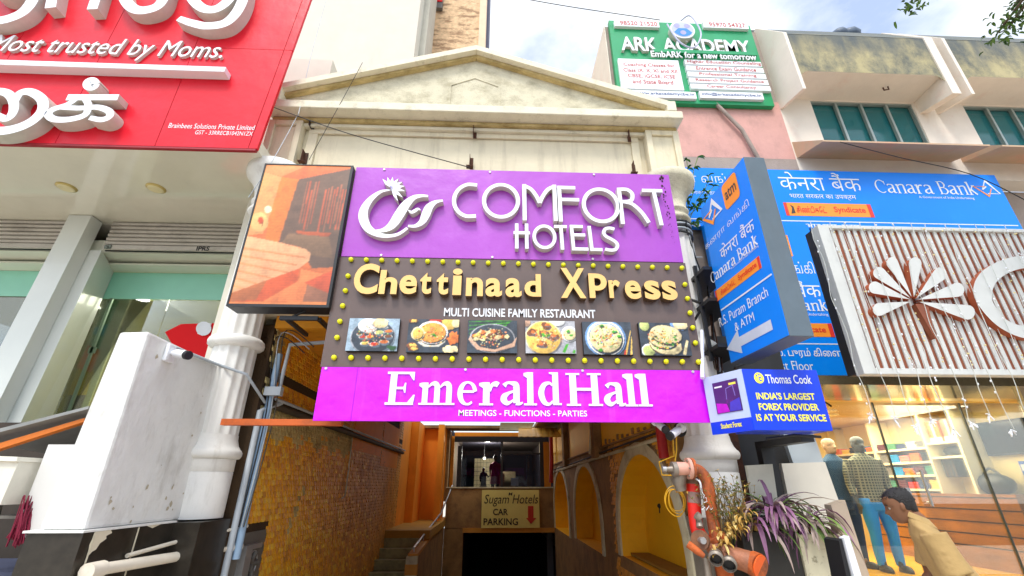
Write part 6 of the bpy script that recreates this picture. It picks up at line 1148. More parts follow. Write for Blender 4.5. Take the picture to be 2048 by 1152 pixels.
# ================================================================== people and mannequins
def ringE(c, ax, ay, rx, ry, n=16): return [V(c)+V(ax)*(rx*math.cos(2*math.pi*k/n))+V(ay)*(ry*math.sin(2*math.pi*k/n)) for k in range(n)]
def head(mb, c, fwd, up, s, mm, face=True):
    """Head of height .23*s centred at c; fwd is where it looks."""
    f = V(fwd).normalized(); u = V(up).normalized(); u = (u-f*u.dot(f)).normalized(); l = u.cross(f)
    prof = [(-.118, .030, .010, .030), (-.112, .062, .02, .045), (-.095, .082, .035, .055), (-.070, .086, .055, .063), (-.045, .088, .072, .068), (-.020, .088, .085, .071), (.0, .086, .093, .073), (.02, .090, .098, .075), (.05, .092, .100, .076), (.08, .078, .090, .068), (.102, .05, .065, .05), (.115, .018, .03, .02)]
    rings = []; n = 28
    for z, fr, bk, hw in prof:
        r = []
        for k in range(n):
            a = 2*math.pi*k/n; ca, sa = math.cos(a), math.sin(a); ex = (fr if ca > 0 else bk); x = ex*math.copysign(abs(ca)**.85, ca); y = hw*math.copysign(abs(sa)**.9, sa)
            if face and ca > .9:
                w_ = (ca-.9)/.1
                x += {-.045: .012, -.020: .034, .0: .018, -.070: .016, .02: .004, -.095: .006}.get(z, 0)*w_
            if face and z == .0 and .6 < ca < .9: x -= .010
            r.append(V(c)+f*(x*s)+l*(y*s)+u*(z*s))
        rings.append(r)
    mb.loft(rings, mm)
    if face:
        for sd in (-1, 1):
            e = V(c)+l*(.074*s*sd)+u*(-.01*s)-f*(.008*s); mb.ball(e, .03*s, mm, 8, 6, (.6, .45, 1.0)); 
    return f, u, l
def remesh(o, vs=.011, it=3):
    r = o.modifiers.new('remesh', 'REMESH'); r.mode = 'VOXEL'; r.voxel_size = vs; r.use_smooth_shade = True
    if it: k = o.modifiers.new('smooth', 'SMOOTH'); k.iterations = it; k.factor = .5
    return o
skin = mat('skin_brown', S(124, 84, 58), .55, var=.08, spec=.4); hairm = mat('hair_black', S(24, 20, 20), .55, var=.4, scale=40, bump=.5, bscale=150); khaki = mat('khaki_cloth', S(172, 142, 90), .85, var=.1, scale=5, bump=.35, bscale=16, bdist=.03); trous = mat('khaki_trousers', S(150, 120, 75), .9)
# man in khaki walking left, bent forward
man = thing('person', 'man in a khaki uniform shirt walking left past the clothes store, head bowed', 'person', (2.95, 3.1, 0))
FW, LT = V((-.80, .60, 0)), V((-.60, -.80, 0)); UPZ = V((0, 0, 1)); O_ = V((2.755, 3.10, 0))
B_ = lambda a, b, z: O_+FW*a+LT*b+UPZ*z
hc, nk, ch, be, hp_ = B_(.116, 0, 1.485), B_(.05, 0, 1.405), B_(.005, 0, 1.245), B_(-.085, 0, 1.02), B_(-.13, 0, .86)
m = M(); f, u, l = head(m, hc, FW+V((0, 0, -.36)), UPZ+FW*.25, .86, skin)
m.tube([hc-FW*.03-UPZ*.04, nk, ch+UPZ*.05], [.046, .049, .05], skin, 14)
tor = lambda c, d, rx, ry: ringE(c, LT, d, rx, ry, 20); dn = FW*.88+UPZ*.47
m.loft([tor(B_(.03, 0, 1.37), dn, .07, .05), tor(B_(.01, 0, 1.31), dn, .14, .065), tor(ch, dn, .14, .08), tor(be, FW+UPZ*.2, .13, .085), tor(hp_, FW, .145, .095)], skin)
shL, shR = B_(.01, .165, 1.325), B_(.01, -.165, 1.325); elL, elR = B_(-.05, .2, 1.075), B_(.05, -.2, 1.08); wrL, wrR = B_(.04, .205, .87), B_(.18, -.19, .92)
def hand(mb, w_, d, out, mm, s=1.0):
    d = V(d).normalized(); o_ = V(out).normalized(); n_ = d.cross(o_).normalized(); pc = w_+d*.05*s
    mb.loft([ringE(w_, o_, n_, .022*s, .016*s, 10), ringE(pc-d*.01, o_, n_, .038*s, .015*s, 10), ringE(w_+d*.09*s, o_, n_, .040*s, .013*s, 10)], mm)
    for k, ln_ in enumerate((.062, .074, .07, .055)): b_ = w_+d*.088*s+o_*(.028-.019*k)*s; mb.tube([b_, b_+d*ln_*.5*s+n_*.006*s, b_+d*ln_*.95*s+n_*.022*s], [.0095*s, .0085*s, .007*s], mm, 8)
    b_ = w_+d*.03*s+o_*.034*s; mb.tube([b_, b_+d*.03*s+o_*.022*s, b_+d*.062*s+o_*.028*s+n_*.01*s], [.012*s, .0105*s, .008*s], mm, 8)
for a, b, c in ((shL, elL, wrL), (shR, elR, wrR)):
    m.tube([a.lerp(b, .15), a.lerp(b, .5), b, b.lerp(c, .4), c], [.04, .045, .039, .037, .026], skin, 12); hand(m, c, (c-b).normalized()+V((0, 0, -.3)), FW, skin)
legs = ((B_(-.13, .085, .84), B_(.05, .09, .46), B_(-.05, .09, .09), B_(.1, .09, .03)), (B_(-.13, -.085, .84), B_(-.15, -.09, .46), B_(-.39, -.09, .14), B_(-.27, -.09, .03)))
for h0, kn, an, to in legs: m.tube([h0, h0.lerp(kn, .5), kn, kn.lerp(an, .35), an], [.085, .075, .055, .052, .036], skin, 12); m.tube([an, an.lerp(to, .5)-UPZ*.02, to], [.04, .04, .03], skin, 10)
remesh(m.ob('body', man), .0062, 1)
m = M()
m.loft([tor(B_(.043, 0, 1.405), FW*.9+UPZ*.4, .068, .064), tor(B_(.03, 0, 1.375), dn, .115, .084), tor(B_(.012, 0, 1.335), dn, .182, .105), tor(B_(.002, 0, 1.26), dn, .19, .128), tor(ch.lerp(be, .5), FW*.95+UPZ*.3, .176, .135), tor(be, FW+UPZ*.2, .168, .132), tor(hp_-UPZ*.03, FW, .18, .14)], khaki)
for a, b in ((shL, elL), (shR, elR)): m.tube([a+UPZ*.012, a.lerp(b, .35), a.lerp(b, .78)], [.068, .073, .08], khaki, 18)
rn = random.Random(4)
for k in range(9):   # soft folds running from the shoulder and waist
    a0, b0 = rn.uniform(-.1, .13), rn.uniform(.02, .14); p0 = ch.lerp(be, rn.uniform(-.1, .9)); q0 = p0+LT*(.155-.02*abs(a0)*5)+FW*a0*.8; m.tube([q0, q0+FW*rn.uniform(-.05, .03)-UPZ*.08, q0+FW*rn.uniform(-.08, .02)-UPZ*.16], [.006, .018, .006], khaki, 8)
for k in range(4): t_ = .25+.15*k; c0 = shL.lerp(elL, t_); m.tube([c0+FW*.06+LT*.03, c0+LT*.07-UPZ*.015, c0-FW*.05+LT*.045-UPZ*.035], [.006, .014, .006], khaki, 8)
remesh(m.ob('shirt', man), .007, 2)
cr_ = lambda c, rx, ry: ringE(c, LT, FW*.9+UPZ*.45, rx, ry, 24)
m = M(); m.loft([cr_(B_(.05, 0, 1.40), .069, .064), cr_(B_(.056, 0, 1.43), .061, .057), cr_(B_(.05, 0, 1.436), .068, .064), cr_(B_(.038, 0, 1.392), .088, .084)], khaki, False); m.ob('collar', man)
m = M()
for h0, kn, an, to in legs: m.tube([h0, h0.lerp(kn, .5), kn, kn.lerp(an, .9)], [.105, .095, .078, .075], trous, 14)
m.loft([tor(hp_+UPZ*.04, FW, .165, .125), tor(hp_-UPZ*.06, FW, .18, .13), tor(hp_-UPZ*.14, FW, .15, .11)], trous); remesh(m.ob('trousers', man), .012, 3)
for h0, kn, an, to in legs: M().loft([ringE(an.lerp(to, .5)+UPZ*(z-.03), FW, LT, a*1.0, b, 14) for z, a, b in ((.0, .13, .045), (.03, .132, .047), (.06, .1, .04), (.075, .05, .03))], black_m).ob('shoe', man)
# hair: cap over the skull
m = M(); rings = []
for z, fr, bk, hw in ((-.07, -.06, .082, .052), (-.045, -.03, .089, .068), (-.02, -.012, .098, .078), (.0, -.006, .104, .080), (.022, -.002, .108, .082), (.045, .03, .110, .084), (.065, .082, .107, .081), (.088, .084, .094, .07), (.11, .054, .068, .05), (.124, .014, .03, .02)):
    r = []
    for k in range(24):
        a = 2*math.pi*k/24; ca, sa = math.cos(a), math.sin(a); x = (fr*ca if ca > 0 else bk*ca) if fr > 0 else (bk*ca if ca < 0 else fr*ca*1.0); y = hw*math.copysign(abs(sa)**.9, sa)
        if fr <= 0 and ca > 0: x = fr*(1-abs(sa))+0
        r.append(hc+(f*(x*.84-.004)+l*(y*.84)+u*(z*.84)))
    rings.append(r)
m.loft(rings, hairm); rn = random.Random(6)
for k in range(160):   # short tufts break the outline
    a = rn.uniform(0, 6.283); zz = rn.uniform(.0, .12); ca, sa = math.cos(a), math.sin(a)
    if zz < .06 and ca > .1: continue
    rr = 1-max(0, (zz-.06)/.075)**2; p = hc+f*((.105*ca-.003)*.84*rr**.5)+l*(.080*sa*.84*rr**.5)+u*(zz*.84); m.tube([p, p+(p-hc).normalized()*.004-u*.004-f*.004], [.004, .0012], hairm, 4)
m.ob('hair', man)
ew = mat('eye_white', S(170, 160, 150), .3)
for sd in (-1, 1): m = M(); e = hc+f*.060+l*(.029*sd)+u*.003; m.ball(e, .0105, ew, 8, 6); m.ball(e+f*.0065, .0065, black_m, 8, 6); m.ob('eye', man); M().tube([e+f*.012+u*.02-l*.018*sd, e+f*.015+u*.024, e+f*.006+u*.018+l*.02*sd], .004, hairm, 6).ob('eyebrow', man)

def mannequin(name, base, lab, shirt, pants, hm_, turn=0, arm=0):
    t = thing(name, lab, 'mannequin', base, 'mannequins in the store window'); B = V(base); c_, s_ = math.cos(turn), math.sin(turn)
    q = lambda x, y, z: B+V((x*c_-y*s_, x*s_+y*c_, z)); ax = V((c_, s_, 0)); ay = V((-s_, c_, 0)); H = 1.68
    m = M(); head(m, q(0, 0, 1.53), q(0, -1, 0)-B, (0, 0, 1), .98, hm_); m.tube([q(0, .01, 1.46), q(0, .015, 1.36)], [.05, .052], hm_, 14)
    for sd in (-1, 1): m.tube([q(.23*sd, .02, 1.0), q(.235*sd, -.05, .8)], [.035, .025], hm_, 10); hand(m, q(.235*sd, -.05, .8), (0, -.15, -1), (0, -1, 0), hm_, .95); m.tube([q(.1*sd, 0, .12), q(.1*sd, 0, .05)], .035, hm_, 10)
    remesh(m.ob('body', t), .010, 2)
    m = M(); R = lambda z, rx, ry, oy=0: ringE(q(0, oy, z), ax, ay, rx, ry, 20)
    m.loft([R(1.425, .062, .06), R(1.40, .075, .07), R(1.37, .13, .085), R(1.33, .19, .105), R(1.22, .195, .118), R(1.05, .17, .112), R(.92, .165, .11), R(.80, .18, .118)], shirt)
    for sd in (-1, 1):
        if arm and sd == 1: m.tube([q(.17, 0, 1.33), q(.27, -.02, 1.12), q(.12, -.2, 1.14)], [.065, .058, .048], shirt, 14)
        else: m.tube([q(.18*sd, 0, 1.33), q(.225*sd, .01, 1.17), q(.235*sd, .02, 1.02), q(.236*sd, -.02, .88)], [.062, .06, .052, .045], shirt, 14)
    remesh(m.ob('shirt', t), .011, 3)
    m = M()
    for sd in (-1, 1): m.tube([q(.088*sd, 0, .84), q(.1*sd, -.01, .6), q(.105*sd, -.01, .42), q(.11*sd, .015, .22), q(.112*sd, .02, .06)], [.098, .085, .066, .06, .05], pants, 14)
    m.loft([R(.87, .16, .105), R(.78, .172, .112), R(.7, .15, .1)], pants); remesh(m.ob('jeans', t), .011, 3)
    m = M()
    for sd in (-1, 1): m.loft([ringE(q(.115*sd, -.05, z), ax, ay, r1, r2, 14) for z, r1, r2 in ((.002, .045, .13), (.03, .047, .132), (.06, .04, .1), (.075, .03, .05))], black_m)
    m.ob('shoe', t); return t
# checked cloth
def checks():
    m = bpy.data.materials.new('checked_cloth'); m.use_nodes = True; N = m.node_tree.nodes; L = m.node_tree.links; b = N['Principled BSDF']; b.inputs['Roughness'].default_value = .85
    g = N.new('ShaderNodeNewGeometry'); prev = None
    for d in ('X', 'Z'):
        wv = N.new('ShaderNodeTexWave'); wv.bands_direction = d; wv.inputs['Scale'].default_value = 9; wv.inputs['Distortion'].default_value = .4; L.new(g.outputs['Position'], wv.inputs['Vector']); r = N.new('ShaderNodeMath'); r.operation = 'GREATER_THAN'; r.inputs[1].default_value = .72; L.new(wv.outputs['Fac'], r.inputs[0])
        if prev is None: prev = r
        else:
            a = N.new('ShaderNodeMath'); a.operation = 'MAXIMUM'; L.new(prev.outputs[0], a.inputs[0]); L.new(r.outputs[0], a.inputs[1]); prev = a
    x = N.new('ShaderNodeMixRGB'); x.inputs[1].default_value = S(34, 44, 44); x.inputs[2].default_value = S(118, 118, 96); L.new(prev.outputs[0], x.inputs[0]); L.new(x.outputs[0], b.inputs['Base Color']); return m
mannequin('mannequin', (5.12, 6.5, SFZ+.002), 'mannequin in a checked shirt and bright blue jeans', checks(), mat('blue_jeans', S(34, 138, 228), .8, var=.1), mat('mannequin_grey', S(44, 48, 50), .5), -.15)
mannequin('mannequin', (4.9, 6.78, SFZ+.002), 'mannequin in a dark blue shirt with bent arm, partly behind the marble slab', mat('blue_shirt', S(20, 58, 92), .85), mat('dark_jeans', S(30, 60, 100), .85), mat('mannequin_beige', S(140, 116, 96), .6), .2, 1)
# two far figures in the lobby
pk = mat('pink_kurta', S(190, 40, 100), .8)
def simple_person(base, h, lab, top, legm, name='person', cat='person', skinm=None):
    t = thing(name, lab, cat, base); B = V(base); s = h/1.7; q = lambda x, y, z: B+V((x, y, z))*s; X_, Y__ = V((1, 0, 0)), V((0, 1, 0)); sk_ = skinm or skin
    m = M(); head(m, q(0, 0, 1.57), (0, -1, 0), (0, 0, 1), s*.98, sk_); m.tube([q(0, .01, 1.48), q(0, .01, 1.36)], .05*s, sk_, 10)
    m.loft([ringE(q(0, 0, z), X_, Y__, a*s, b*s) for z, a, b in ((1.4, .1, .07), (1.3, .18, .1), (1.05, .14, .1), (.85, .17, .11))], sk_)
    for sd in (-1, 1): m.tube([q(.17*sd, 0, 1.34), q(.22*sd, 0, 1.08), q(.22*sd, -.08, .86)], [.05*s, .042*s, .028*s], sk_, 10); hand(m, q(.22*sd, -.08, .86), (0, -.2, -1), (0, -1, 0), sk_, s); m.tube([q(.09*sd, 0, .85), q(.1*sd, 0, .45), q(.1*sd, 0, .05)], [.08*s, .055*s, .04*s], sk_, 10)
    remesh(m.ob('body', t), .014, 2)
    m = M(); m.loft([ringE(q(0, 0, z), X_, Y__, a*s, b*s) for z, a, b in ((1.43, .07, .07), (1.37, .15, .09), (1.3, .2, .12), (1.05, .165, .125), (.8, .2, .14), (.5, .23, .16))], top)
    for sd in (-1, 1): m.tube([q(.17*sd, 0, 1.35), q(.225*sd, 0, 1.1)], [.07*s, .062*s], top, 12)
    remesh(m.ob('kurta' if cat == 'person' else 'robe', t), .014, 2)
    m = M()
    for sd in (-1, 1): m.tube([q(.09*sd, 0, .8), q(.1*sd, 0, .45), q(.1*sd, 0, .08)], [.1*s, .08*s, .06*s], legm, 12)
    m.ob('trousers', t); m = M(); m.ball(q(0, .02, 1.62), .115*s, hairm, 12, 8, (.85, .95, 1.0)); m.ball(q(0, .09, 1.45), .06*s, hairm, 8, 6, (.8, .7, 2)); m.ob('hair', t); return t
simple_person((.08, 21, 1.2), 1.62, 'small figure in a pink kurta standing in the dark lobby', pk, mat('dark_legs', S(70, 50, 50), .8))
stt = thing('statue', 'small dark statue on a plinth in the lobby beside the pink figure', 'statue', (-.42, 21, 1.2)); m = M(); bz = mat('bronze_dark', S(26, 22, 26), .5, .3); B = V((-.42, 21, 1.2))
m.loft([ringE(B+V((0, 0, z)), (1, 0, 0), (0, 1, 0), a, b) for z, a, b in ((.42, .13, .11), (.6, .11, .09), (.78, .12, .09), (.92, .13, .08), (.97, .05, .05))], bz); head(m, B+V((0, 0, 1.05)), (0, -1, 0), (0, 0, 1), .72, bz); m.tube([B+V((.11, 0, .9)), B+V((.2, -.05, .75)), B+V((.3, -.1, .82))], [.035, .03, .022], bz, 8); m.tube([B+V((-.11, 0, .9)), B+V((-.15, -.02, .72)), B+V((-.13, -.06, .56))], [.035, .03, .022], bz, 8); remesh(m.ob('figure', stt), .012, 2); m = M(); m.box(-.56, -.28, 20.88, 21.12, 1.2, 1.62, MATS['beige_box']); m.ob('plinth', stt)

# ================================================================== fire inlet, cable coil, cameras
rustp = mat('orange_rust_pipe', S(190, 92, 36), .75, var=.3, scale=14, dirt=S(104, 66, 48), dscale=(4, 4, 2), dlo=.44, dhi=.62, damt=.75, bump=.4); redpt = mat('red_paint', S(222, 34, 18), .5, var=.1, dirt=S(120, 70, 55), dlo=.58, dhi=.7); gal = mat('dull_galvanised', S(150, 140, 128), .5, .5, var=.3)
hy = thing('fire_inlet', 'rusty orange fire brigade inlet with bent pipe, hand valve and twin hose couplings', 'fire inlet', (1.9, 4.5, 0)); hq = lambda px, py, y=4.5: at(px, py, y)
pinkf = mat('faded_pink_pipe', S(214, 160, 140), .6, var=.15, dirt=S(140, 90, 70), dlo=.5, dhi=.7)
a0 = [hq(1370, 938), hq(1395, 940), hq(1412, 958), hq(1418, 985), hq(1424, 1030), hq(1432, 1075)]; m = M(); m.tube([tuple(v) for v in a0], .053, rustp, 18, 6); m.ob('bend_pipe', hy)
m = M(); m.tube([hq(1352, 937), hq(1374, 937)], .058, pinkf, 16); m.tube([hq(1374, 937), hq(1380, 937)], .095, pinkf, 18); m.tube([hq(1381, 937), hq(1386, 937.5)], .095, rustp, 18)
for k in range(6): a = k*1.047; c = hq(1372, 937)+V((0, .075*math.cos(a), .075*math.sin(a))); m.tube([c, c+V((.075, 0, 0))], .011, gal, 6)
m.ob('flange', hy)
m = M(); m.tube([hq(1344, 938), hq(1353, 938)], .065, gal, 14); m.tube([hq(1330, 938), hq(1345, 938)], [.016, .022, .03], gal, 8); m.tube([hq(1325, 938), hq(1332, 938)], .026, steel, 8); m.ob('valve_cap', hy)
m = M(); m.tube([hq(1364, 945, 4.55), hq(1358, 960, 4.58), hq(1362, 980, 4.6)], [.05, .062, .05], gal, 12, 4); m.ob('elbow', hy)
m = M(); P_ = [hq(1384, 950, 4.62), hq(1386, 974, 4.62), hq(1390, 1030, 4.62), hq(1396, 1062, 4.6), hq(1412, 1085, 4.55)]; m.tube(P_, .06, redpt, 16, 6); m.ob('riser', hy)
m = M(); m.tube([hq(1387, 984, 4.62), hq(1388.5, 1006, 4.62)], .0615, mat('faded_grey_band', S(150, 120, 110), .6, var=.2), 16); m.tube([hq(1384, 950, 4.62), hq(1385.5, 968, 4.62)], .0615, mat('brown_band', S(120, 92, 74), .7), 16); m.ob('paint_band', hy)
m = M(); wc = hq(1401, 1080, 4.42); m.tube([wc+V((-.014, -.014, 0)), wc+V((.014, .014, 0))], .078, mat('valve_brown', S(140, 92, 60), .6, var=.3, dirt=S(80, 66, 56), dlo=.45, dhi=.6), 20); m.tube([wc+V((0, -.06, 0)), wc+V((0, .03, 0))], .028, steel, 10); m.tube([hq(1376, 1088, 4.4), hq(1396, 1103, 4.36), hq(1408, 1112, 4.35)], [.032, .03, .02], rustp, 10); m.tube([hq(1400, 1055, 4.45), hq(1396, 1030, 4.5)], [.03, .024], gal, 8); m.tube([hq(1400, 1036, 4.45), hq(1392, 1030, 4.45)], .035, gal, 8); m.ob('hand_valve', hy)
m = M(); m.tube([hq(1428, 1072), hq(1432, 1080)], .1, rustp, 18); hd = hq(1515, 1133, 4.3); m.tube([hq(1425, 1090, 4.5), hq(1445, 1108, 4.45), hq(1480, 1118, 4.4), hq(1508, 1128, 4.35)], [.075, .09, .086, .09], mat('inlet_body', S(176, 110, 76), .6, var=.2, dirt=S(90, 60, 45), dlo=.45, dhi=.65, bump=.3), 18, 4); m.ob('inlet_body', hy)
m = M(); m.tube([hq(1506, 1127, 4.36), hq(1520, 1133, 4.3)], .098, rustp, 20); m.tube([hq(1519, 1132, 4.305), hq(1521, 1133, 4.298)], .09, mat('orange_cap', S(240, 96, 20), .5), 20); m.ob('end_cap', hy)
m = M()
for px, py in ((1432, 1112), (1458, 1124)):
    p = hq(px, py, 4.36); d = V((-.4, -.8, -.25)).normalized(); m.tube([p+d*-.02, p+d*.03, p+d*.031, p+d*.055, p+d*.056, p+d*.085], [.055, .055, .062, .062, .05, .05], gal, 16, caps=False); m.tube([p+d*.02, p+d*.03], .045, black_m, 14)
m.ob('hose_coupling', hy)
m = M(); m.tube([hq(1412, 1115, 4.5), (1.86, 4.5, .0)], .03, gal, 8); m.tube([hq(1440, 1095, 4.52), (2.05, 4.52, 0)], .075, rustp, 14); m.ob('stand_pipe', hy)
m = M(); m.tube([hq(1377, 950, 4.58), hq(1398, 962, 4.46), hq(1402, 975, 4.46)], .007, let_white, 6, 4); wr = [hq(1404+dx, 985+dy, 4.425) for dx, dy in ((0, 0), (5, 6), (2, 12), (8, 10), (10, 18), (4, 20))]; m.tube(wr, .0035, let_white, 5); wr = [hq(1404+dx, 1014+dy, 4.425) for dx, dy in ((0, 6), (6, 0), (8, 7), (14, -2), (18, 6), (22, 1))]; m.tube(wr, .0035, let_white, 5); m.ob('paint_scribble', hy)
ycab = mat('yellow_cable', S(225, 170, 20), .5); m = M(); c = hq(1352, 1003, 4.75)
for k in range(4): m.tube([(c.x+.01*math.sin(k*2.1)+(.07+.011*k)*math.cos(a), 4.74+.01*k, c.z+.012*math.cos(k*1.7)+(.10+.009*k)*math.sin(a)+.006*math.sin(3*a+k)) for a in [2*math.pi*i/28 for i in range(29)]], .0042, ycab, 6)
tag(m.ob('cable_coil'), 'coil of yellow cable hung beside the fire inlet', 'cable')
cab('loose_cable', [hq(1352, 860, 4.8), hq(1353, 900, 4.8), hq(1350, 930, 4.8), hq(1353, 985, 4.76)], .007, ycab, 'yellow cable running down to the coil')
cab('loose_cable', [hq(1346, 880, 4.82), hq(1348, 912, 4.82), hq(1318, 924, 4.8), hq(1324, 950, 4.8), hq(1350, 951, 4.8)], .007, ycab, 'yellow cable bent in a square left of the fire inlet', sm=0)

c = hq(1312, 848, 4.75); cctv('security_camera', tuple(c+V((0, .02, .03))), (.15, -.75, -.45), 'white dome nosed camera below the magenta sign, left of the red riser', 1.0)
c = hq(1360, 858, 4.7); cctv('security_camera', tuple(c+V((.03, .02, .02))), (-.75, -.45, -.42), 'white camera below the magenta sign beside the column, pointing left', 1.1)
m = M(); rng = random.Random(31)
for k in range(4): m.tube([(c.x+.06+(.035+.01*k)*math.cos(a), 4.82+.01*k, c.z+.01+(.045+.008*k)*math.sin(a)) for a in [2*math.pi*i/20 for i in range(21)]], .005, wire_m, 5)
tag(m.ob('cable_coil'), 'small black coil of cable by the white cameras', 'cable')

# ================================================================== planter and plants
P = YP(4.6); pl = thing('planter', 'planter of dark and speckled stone slabs holding purple plants', 'planter', (2.5, 4.3, 0)); spk = mat('speckled_stone', S(205, 198, 170), .6, var=.1, scale=4, dirt=S(110, 100, 70), dscale=(5, 5, 5), dlo=.55, dhi=.62, damt=.7)
m = M(); m.box(2.27, 2.78, 4.58, 5.1, 0, 1.215, mat('dark_slab', S(46, 44, 40), .6, var=.3)); m.ob('dark_slab', pl); m = M(); m.box(2.785, 3.2, 4.56, 5.1, 0, 1.195, spk); m.ob('speckled_slab', pl)
m = M(); m.box(2.3, 3.18, 4.65, 5.08, 1.18, 1.225, mat('soil', S(60, 48, 36), 1)); m.ob('soil', pl)
def leafm(n, c, r=.5): return mat(n, c, r, var=.25, scale=12)
lp_, lg_, ll_, ld_ = leafm('leaf_purple', S(138, 92, 124)), leafm('leaf_green', S(110, 140, 60)), leafm('leaf_pale', S(170, 150, 140)), leafm('leaf_dry', S(190, 150, 70))
def strap(mb, b, d, l, w_, droop, mm, n=7):
    b = V(b); d = V(d).normalized(); sd = d.cross(V((0, 0, 1))).normalized(); pts = []; p = b.copy(); dr = d.copy()
    vs, fs = [], []
    for i in range(n+1):
        t = i/n; ww = w_*(.6+.8*t if t < .4 else .92*(1-((t-.4)/.6)**1.8))*.5+.001; up = sd.cross(dr).normalized()
        vs += [p+sd*ww+up*ww*.45, p, p-sd*ww+up*ww*.45]; p = p+dr*(l/n); dr = (dr+V((0, 0, -droop/n*(1+2*t)))).normalized()
    for i in range(n): fs += [(3*i, 3*i+1, 3*i+4, 3*i+3), (3*i+1, 3*i+2, 3*i+5, 3*i+4)]
    mb.add(vs, fs, mm, True)
rng = random.Random(77)
def rosette(c, lab, n, l0, l1, mats, w_=.035, updown=(.1, 1.0), droop=1.5):
    t = thing('purple_plant', lab, 'plant', c, 'purple plants in the planter'); m = M()
    for k in range(n): a = rng.uniform(0, 6.283); e = rng.uniform(*updown); strap(m, V(c)+V((rng.uniform(-.05, .05), rng.uniform(-.05, .05), rng.uniform(0, .05))), (math.cos(a), math.sin(a)*.7-.35, e), rng.uniform(l0, l1), w_*rng.uniform(.8, 1.3), droop*rng.uniform(.5, 1.4), rng.choice(mats))
    m.ob('foliage', t); m = M(); m.tube([V(c)+V((0, 0, -.04)), V(c)+V((.01, 0, .05))], .02, ld_, 6); m.ob('stem', t)
c1 = at(1548, 1035, 4.6); rosette(tuple(c1), 'large purple strap leaved plant in the middle of the planter', 60, .32, .58, [lp_, lp_, ll_, ll_, lg_], .038)
c2 = at(1622, 1055, 4.6); rosette(tuple(c2), 'purple plant with pale drooping leaves over the speckled slab', 50, .3, .58, [ll_, ll_, lp_, ll_, lg_], .034, (-.2, .8), 2.2)
c3 = at(1510, 1052, 4.6); rosette(tuple(c3), 'purple and green plant drooping over the dark slab', 32, .28, .5, [lp_, ll_, lg_, lp_], .036, (-.3, .6), 2.4)
t = thing('dry_shrub', 'thin dry shrub with tiny leaves behind the fire inlet', 'shrub', (2.2, 4.5, 1.2)); m = M(); m2 = M(); lt = leafm('leaf_tiny', S(140, 130, 60))
for k in range(46):
    b = V((2.1+rng.uniform(-.1, .25), 4.5+rng.uniform(-.1, .15), 1.22)); p = [b]; d = V((rng.uniform(-.6, .35), rng.uniform(-.4, .3), 1)).normalized()
    for i in range(6): d = (d+V((rng.uniform(-.35, .35), rng.uniform(-.3, .3), rng.uniform(-.15, .15)))).normalized(); p.append(p[-1]+d*rng.uniform(.05, .1))
    m.tube(p, [.005, .004, .003, .002], mat('twig', S(120, 100, 60), .9), 4)
    for q in p[2:]:
        for i in range(4): strap(m2, q, (rng.uniform(-1, 1), rng.uniform(-1, 1), rng.uniform(-.2, 1)), rng.uniform(.018, .04), .014, .5, rng.choice((lt, lg_, ld_)), 2)
m.ob('branch', t); m2.ob('foliage', t)
t = thing('dry_leaf_heap', 'heap of dry yellow leaves lying on the fire inlet', 'leaves', (2.15, 4.4, 1.15)); m = M()
for k in range(150): u_ = rng.random(); c = at(1430+u_*65+rng.uniform(-14, 14), 1105-u_*95+rng.uniform(-18, 18), 4.33+rng.uniform(0, .2)); strap(m, c, (rng.uniform(-1, 1), rng.uniform(-1, .2), rng.uniform(-1, 1)), rng.uniform(.04, .09), .028, 2, ld_ if rng.random() < .8 else leafm('leaf_straw', S(215, 190, 120)), 3)
m.ob('foliage', t)
t = thing('wall_creeper', 'green leafy creeper growing beside the right column capital', 'plant', (2.75, 5.4, 4.9)); m = M(); m2 = M(); cg = leafm('leaf_creeper', S(84, 140, 46)); cd_ = leafm('leaf_creeper_dark', S(52, 96, 36))
for (px0, py0), (px1, py1) in (((1372, 460), (1395, 315)), ((1375, 450), (1420, 350)), ((1372, 430), (1410, 400)), ((1370, 440), (1376, 320)), ((1374, 440), (1428, 372)), ((1372, 455), (1400, 440))):
    a = at(px0, py0, 5.5); b = at(px1, py1, 5.35); pts = [a.lerp(b, i/6)+V((rng.uniform(-.03, .03), rng.uniform(-.03, .03), 0)) for i in range(7)]; m.tube(pts, .006, lg_, 4)
    for q in pts[2:]:
        for i in range(3): strap(m2, q, (rng.uniform(-1, 1), rng.uniform(-1, .3), rng.uniform(-.4, .5)), rng.uniform(.07, .13), .045, 1.2, rng.choice((cg, cg, cd_)), 4)
m.ob('stem', t); m2.ob('foliage', t)
# street tree overhead: trunk on the pavement to the right of the camera, sprays reach into the top right corner
t = thing('street_tree', 'street tree whose leafy sprays hang into the top right corner', 'tree', (5.2, 1.0, 0)); m = M(); bark = mat('bark', S(96, 80, 62), .95, bump=.6); m.tube([(5.6, .4, 0), (5.55, .6, 2), (5.2, 1.0, 4.2), (5.0, 1.5, 5.6)], [.2, .16, .12, .06], bark, 12, 4); ends = []
for px, py, yy in ((1850, -8, 3.2), (1835, -5, 3.3), (2035, 15, 3.2), (2045, 30, 3.1), (2030, 52, 3.2), (2010, 60, 3.25), (2050, 0, 3.0)):
    e = at(px, py, yy); ends.append(e); k = V((5.1, 1.3, 5.2)); md = k.lerp(e, .5)+V((0, 0, .5)); m.tube([k, md, e+V((0, 0, .06)), e], [.05, .03, .012, .006], bark, 6, 4)
m.ob('trunk', t); m = M(); tl = leafm('leaf_tree', S(88, 124, 40)); tl2 = leafm('leaf_tree_dark', S(58, 92, 34))
for e in ends:
    for k in range(36): q = e+V((rng.gauss(0, .07), rng.gauss(0, .12), rng.gauss(.02, .07))); strap(m, q, (rng.uniform(-1, 1), rng.uniform(-1, 1), rng.uniform(-.8, .5)), rng.uniform(.05, .1), .03, 1.5, rng.choice((tl, tl2, tl)), 3)
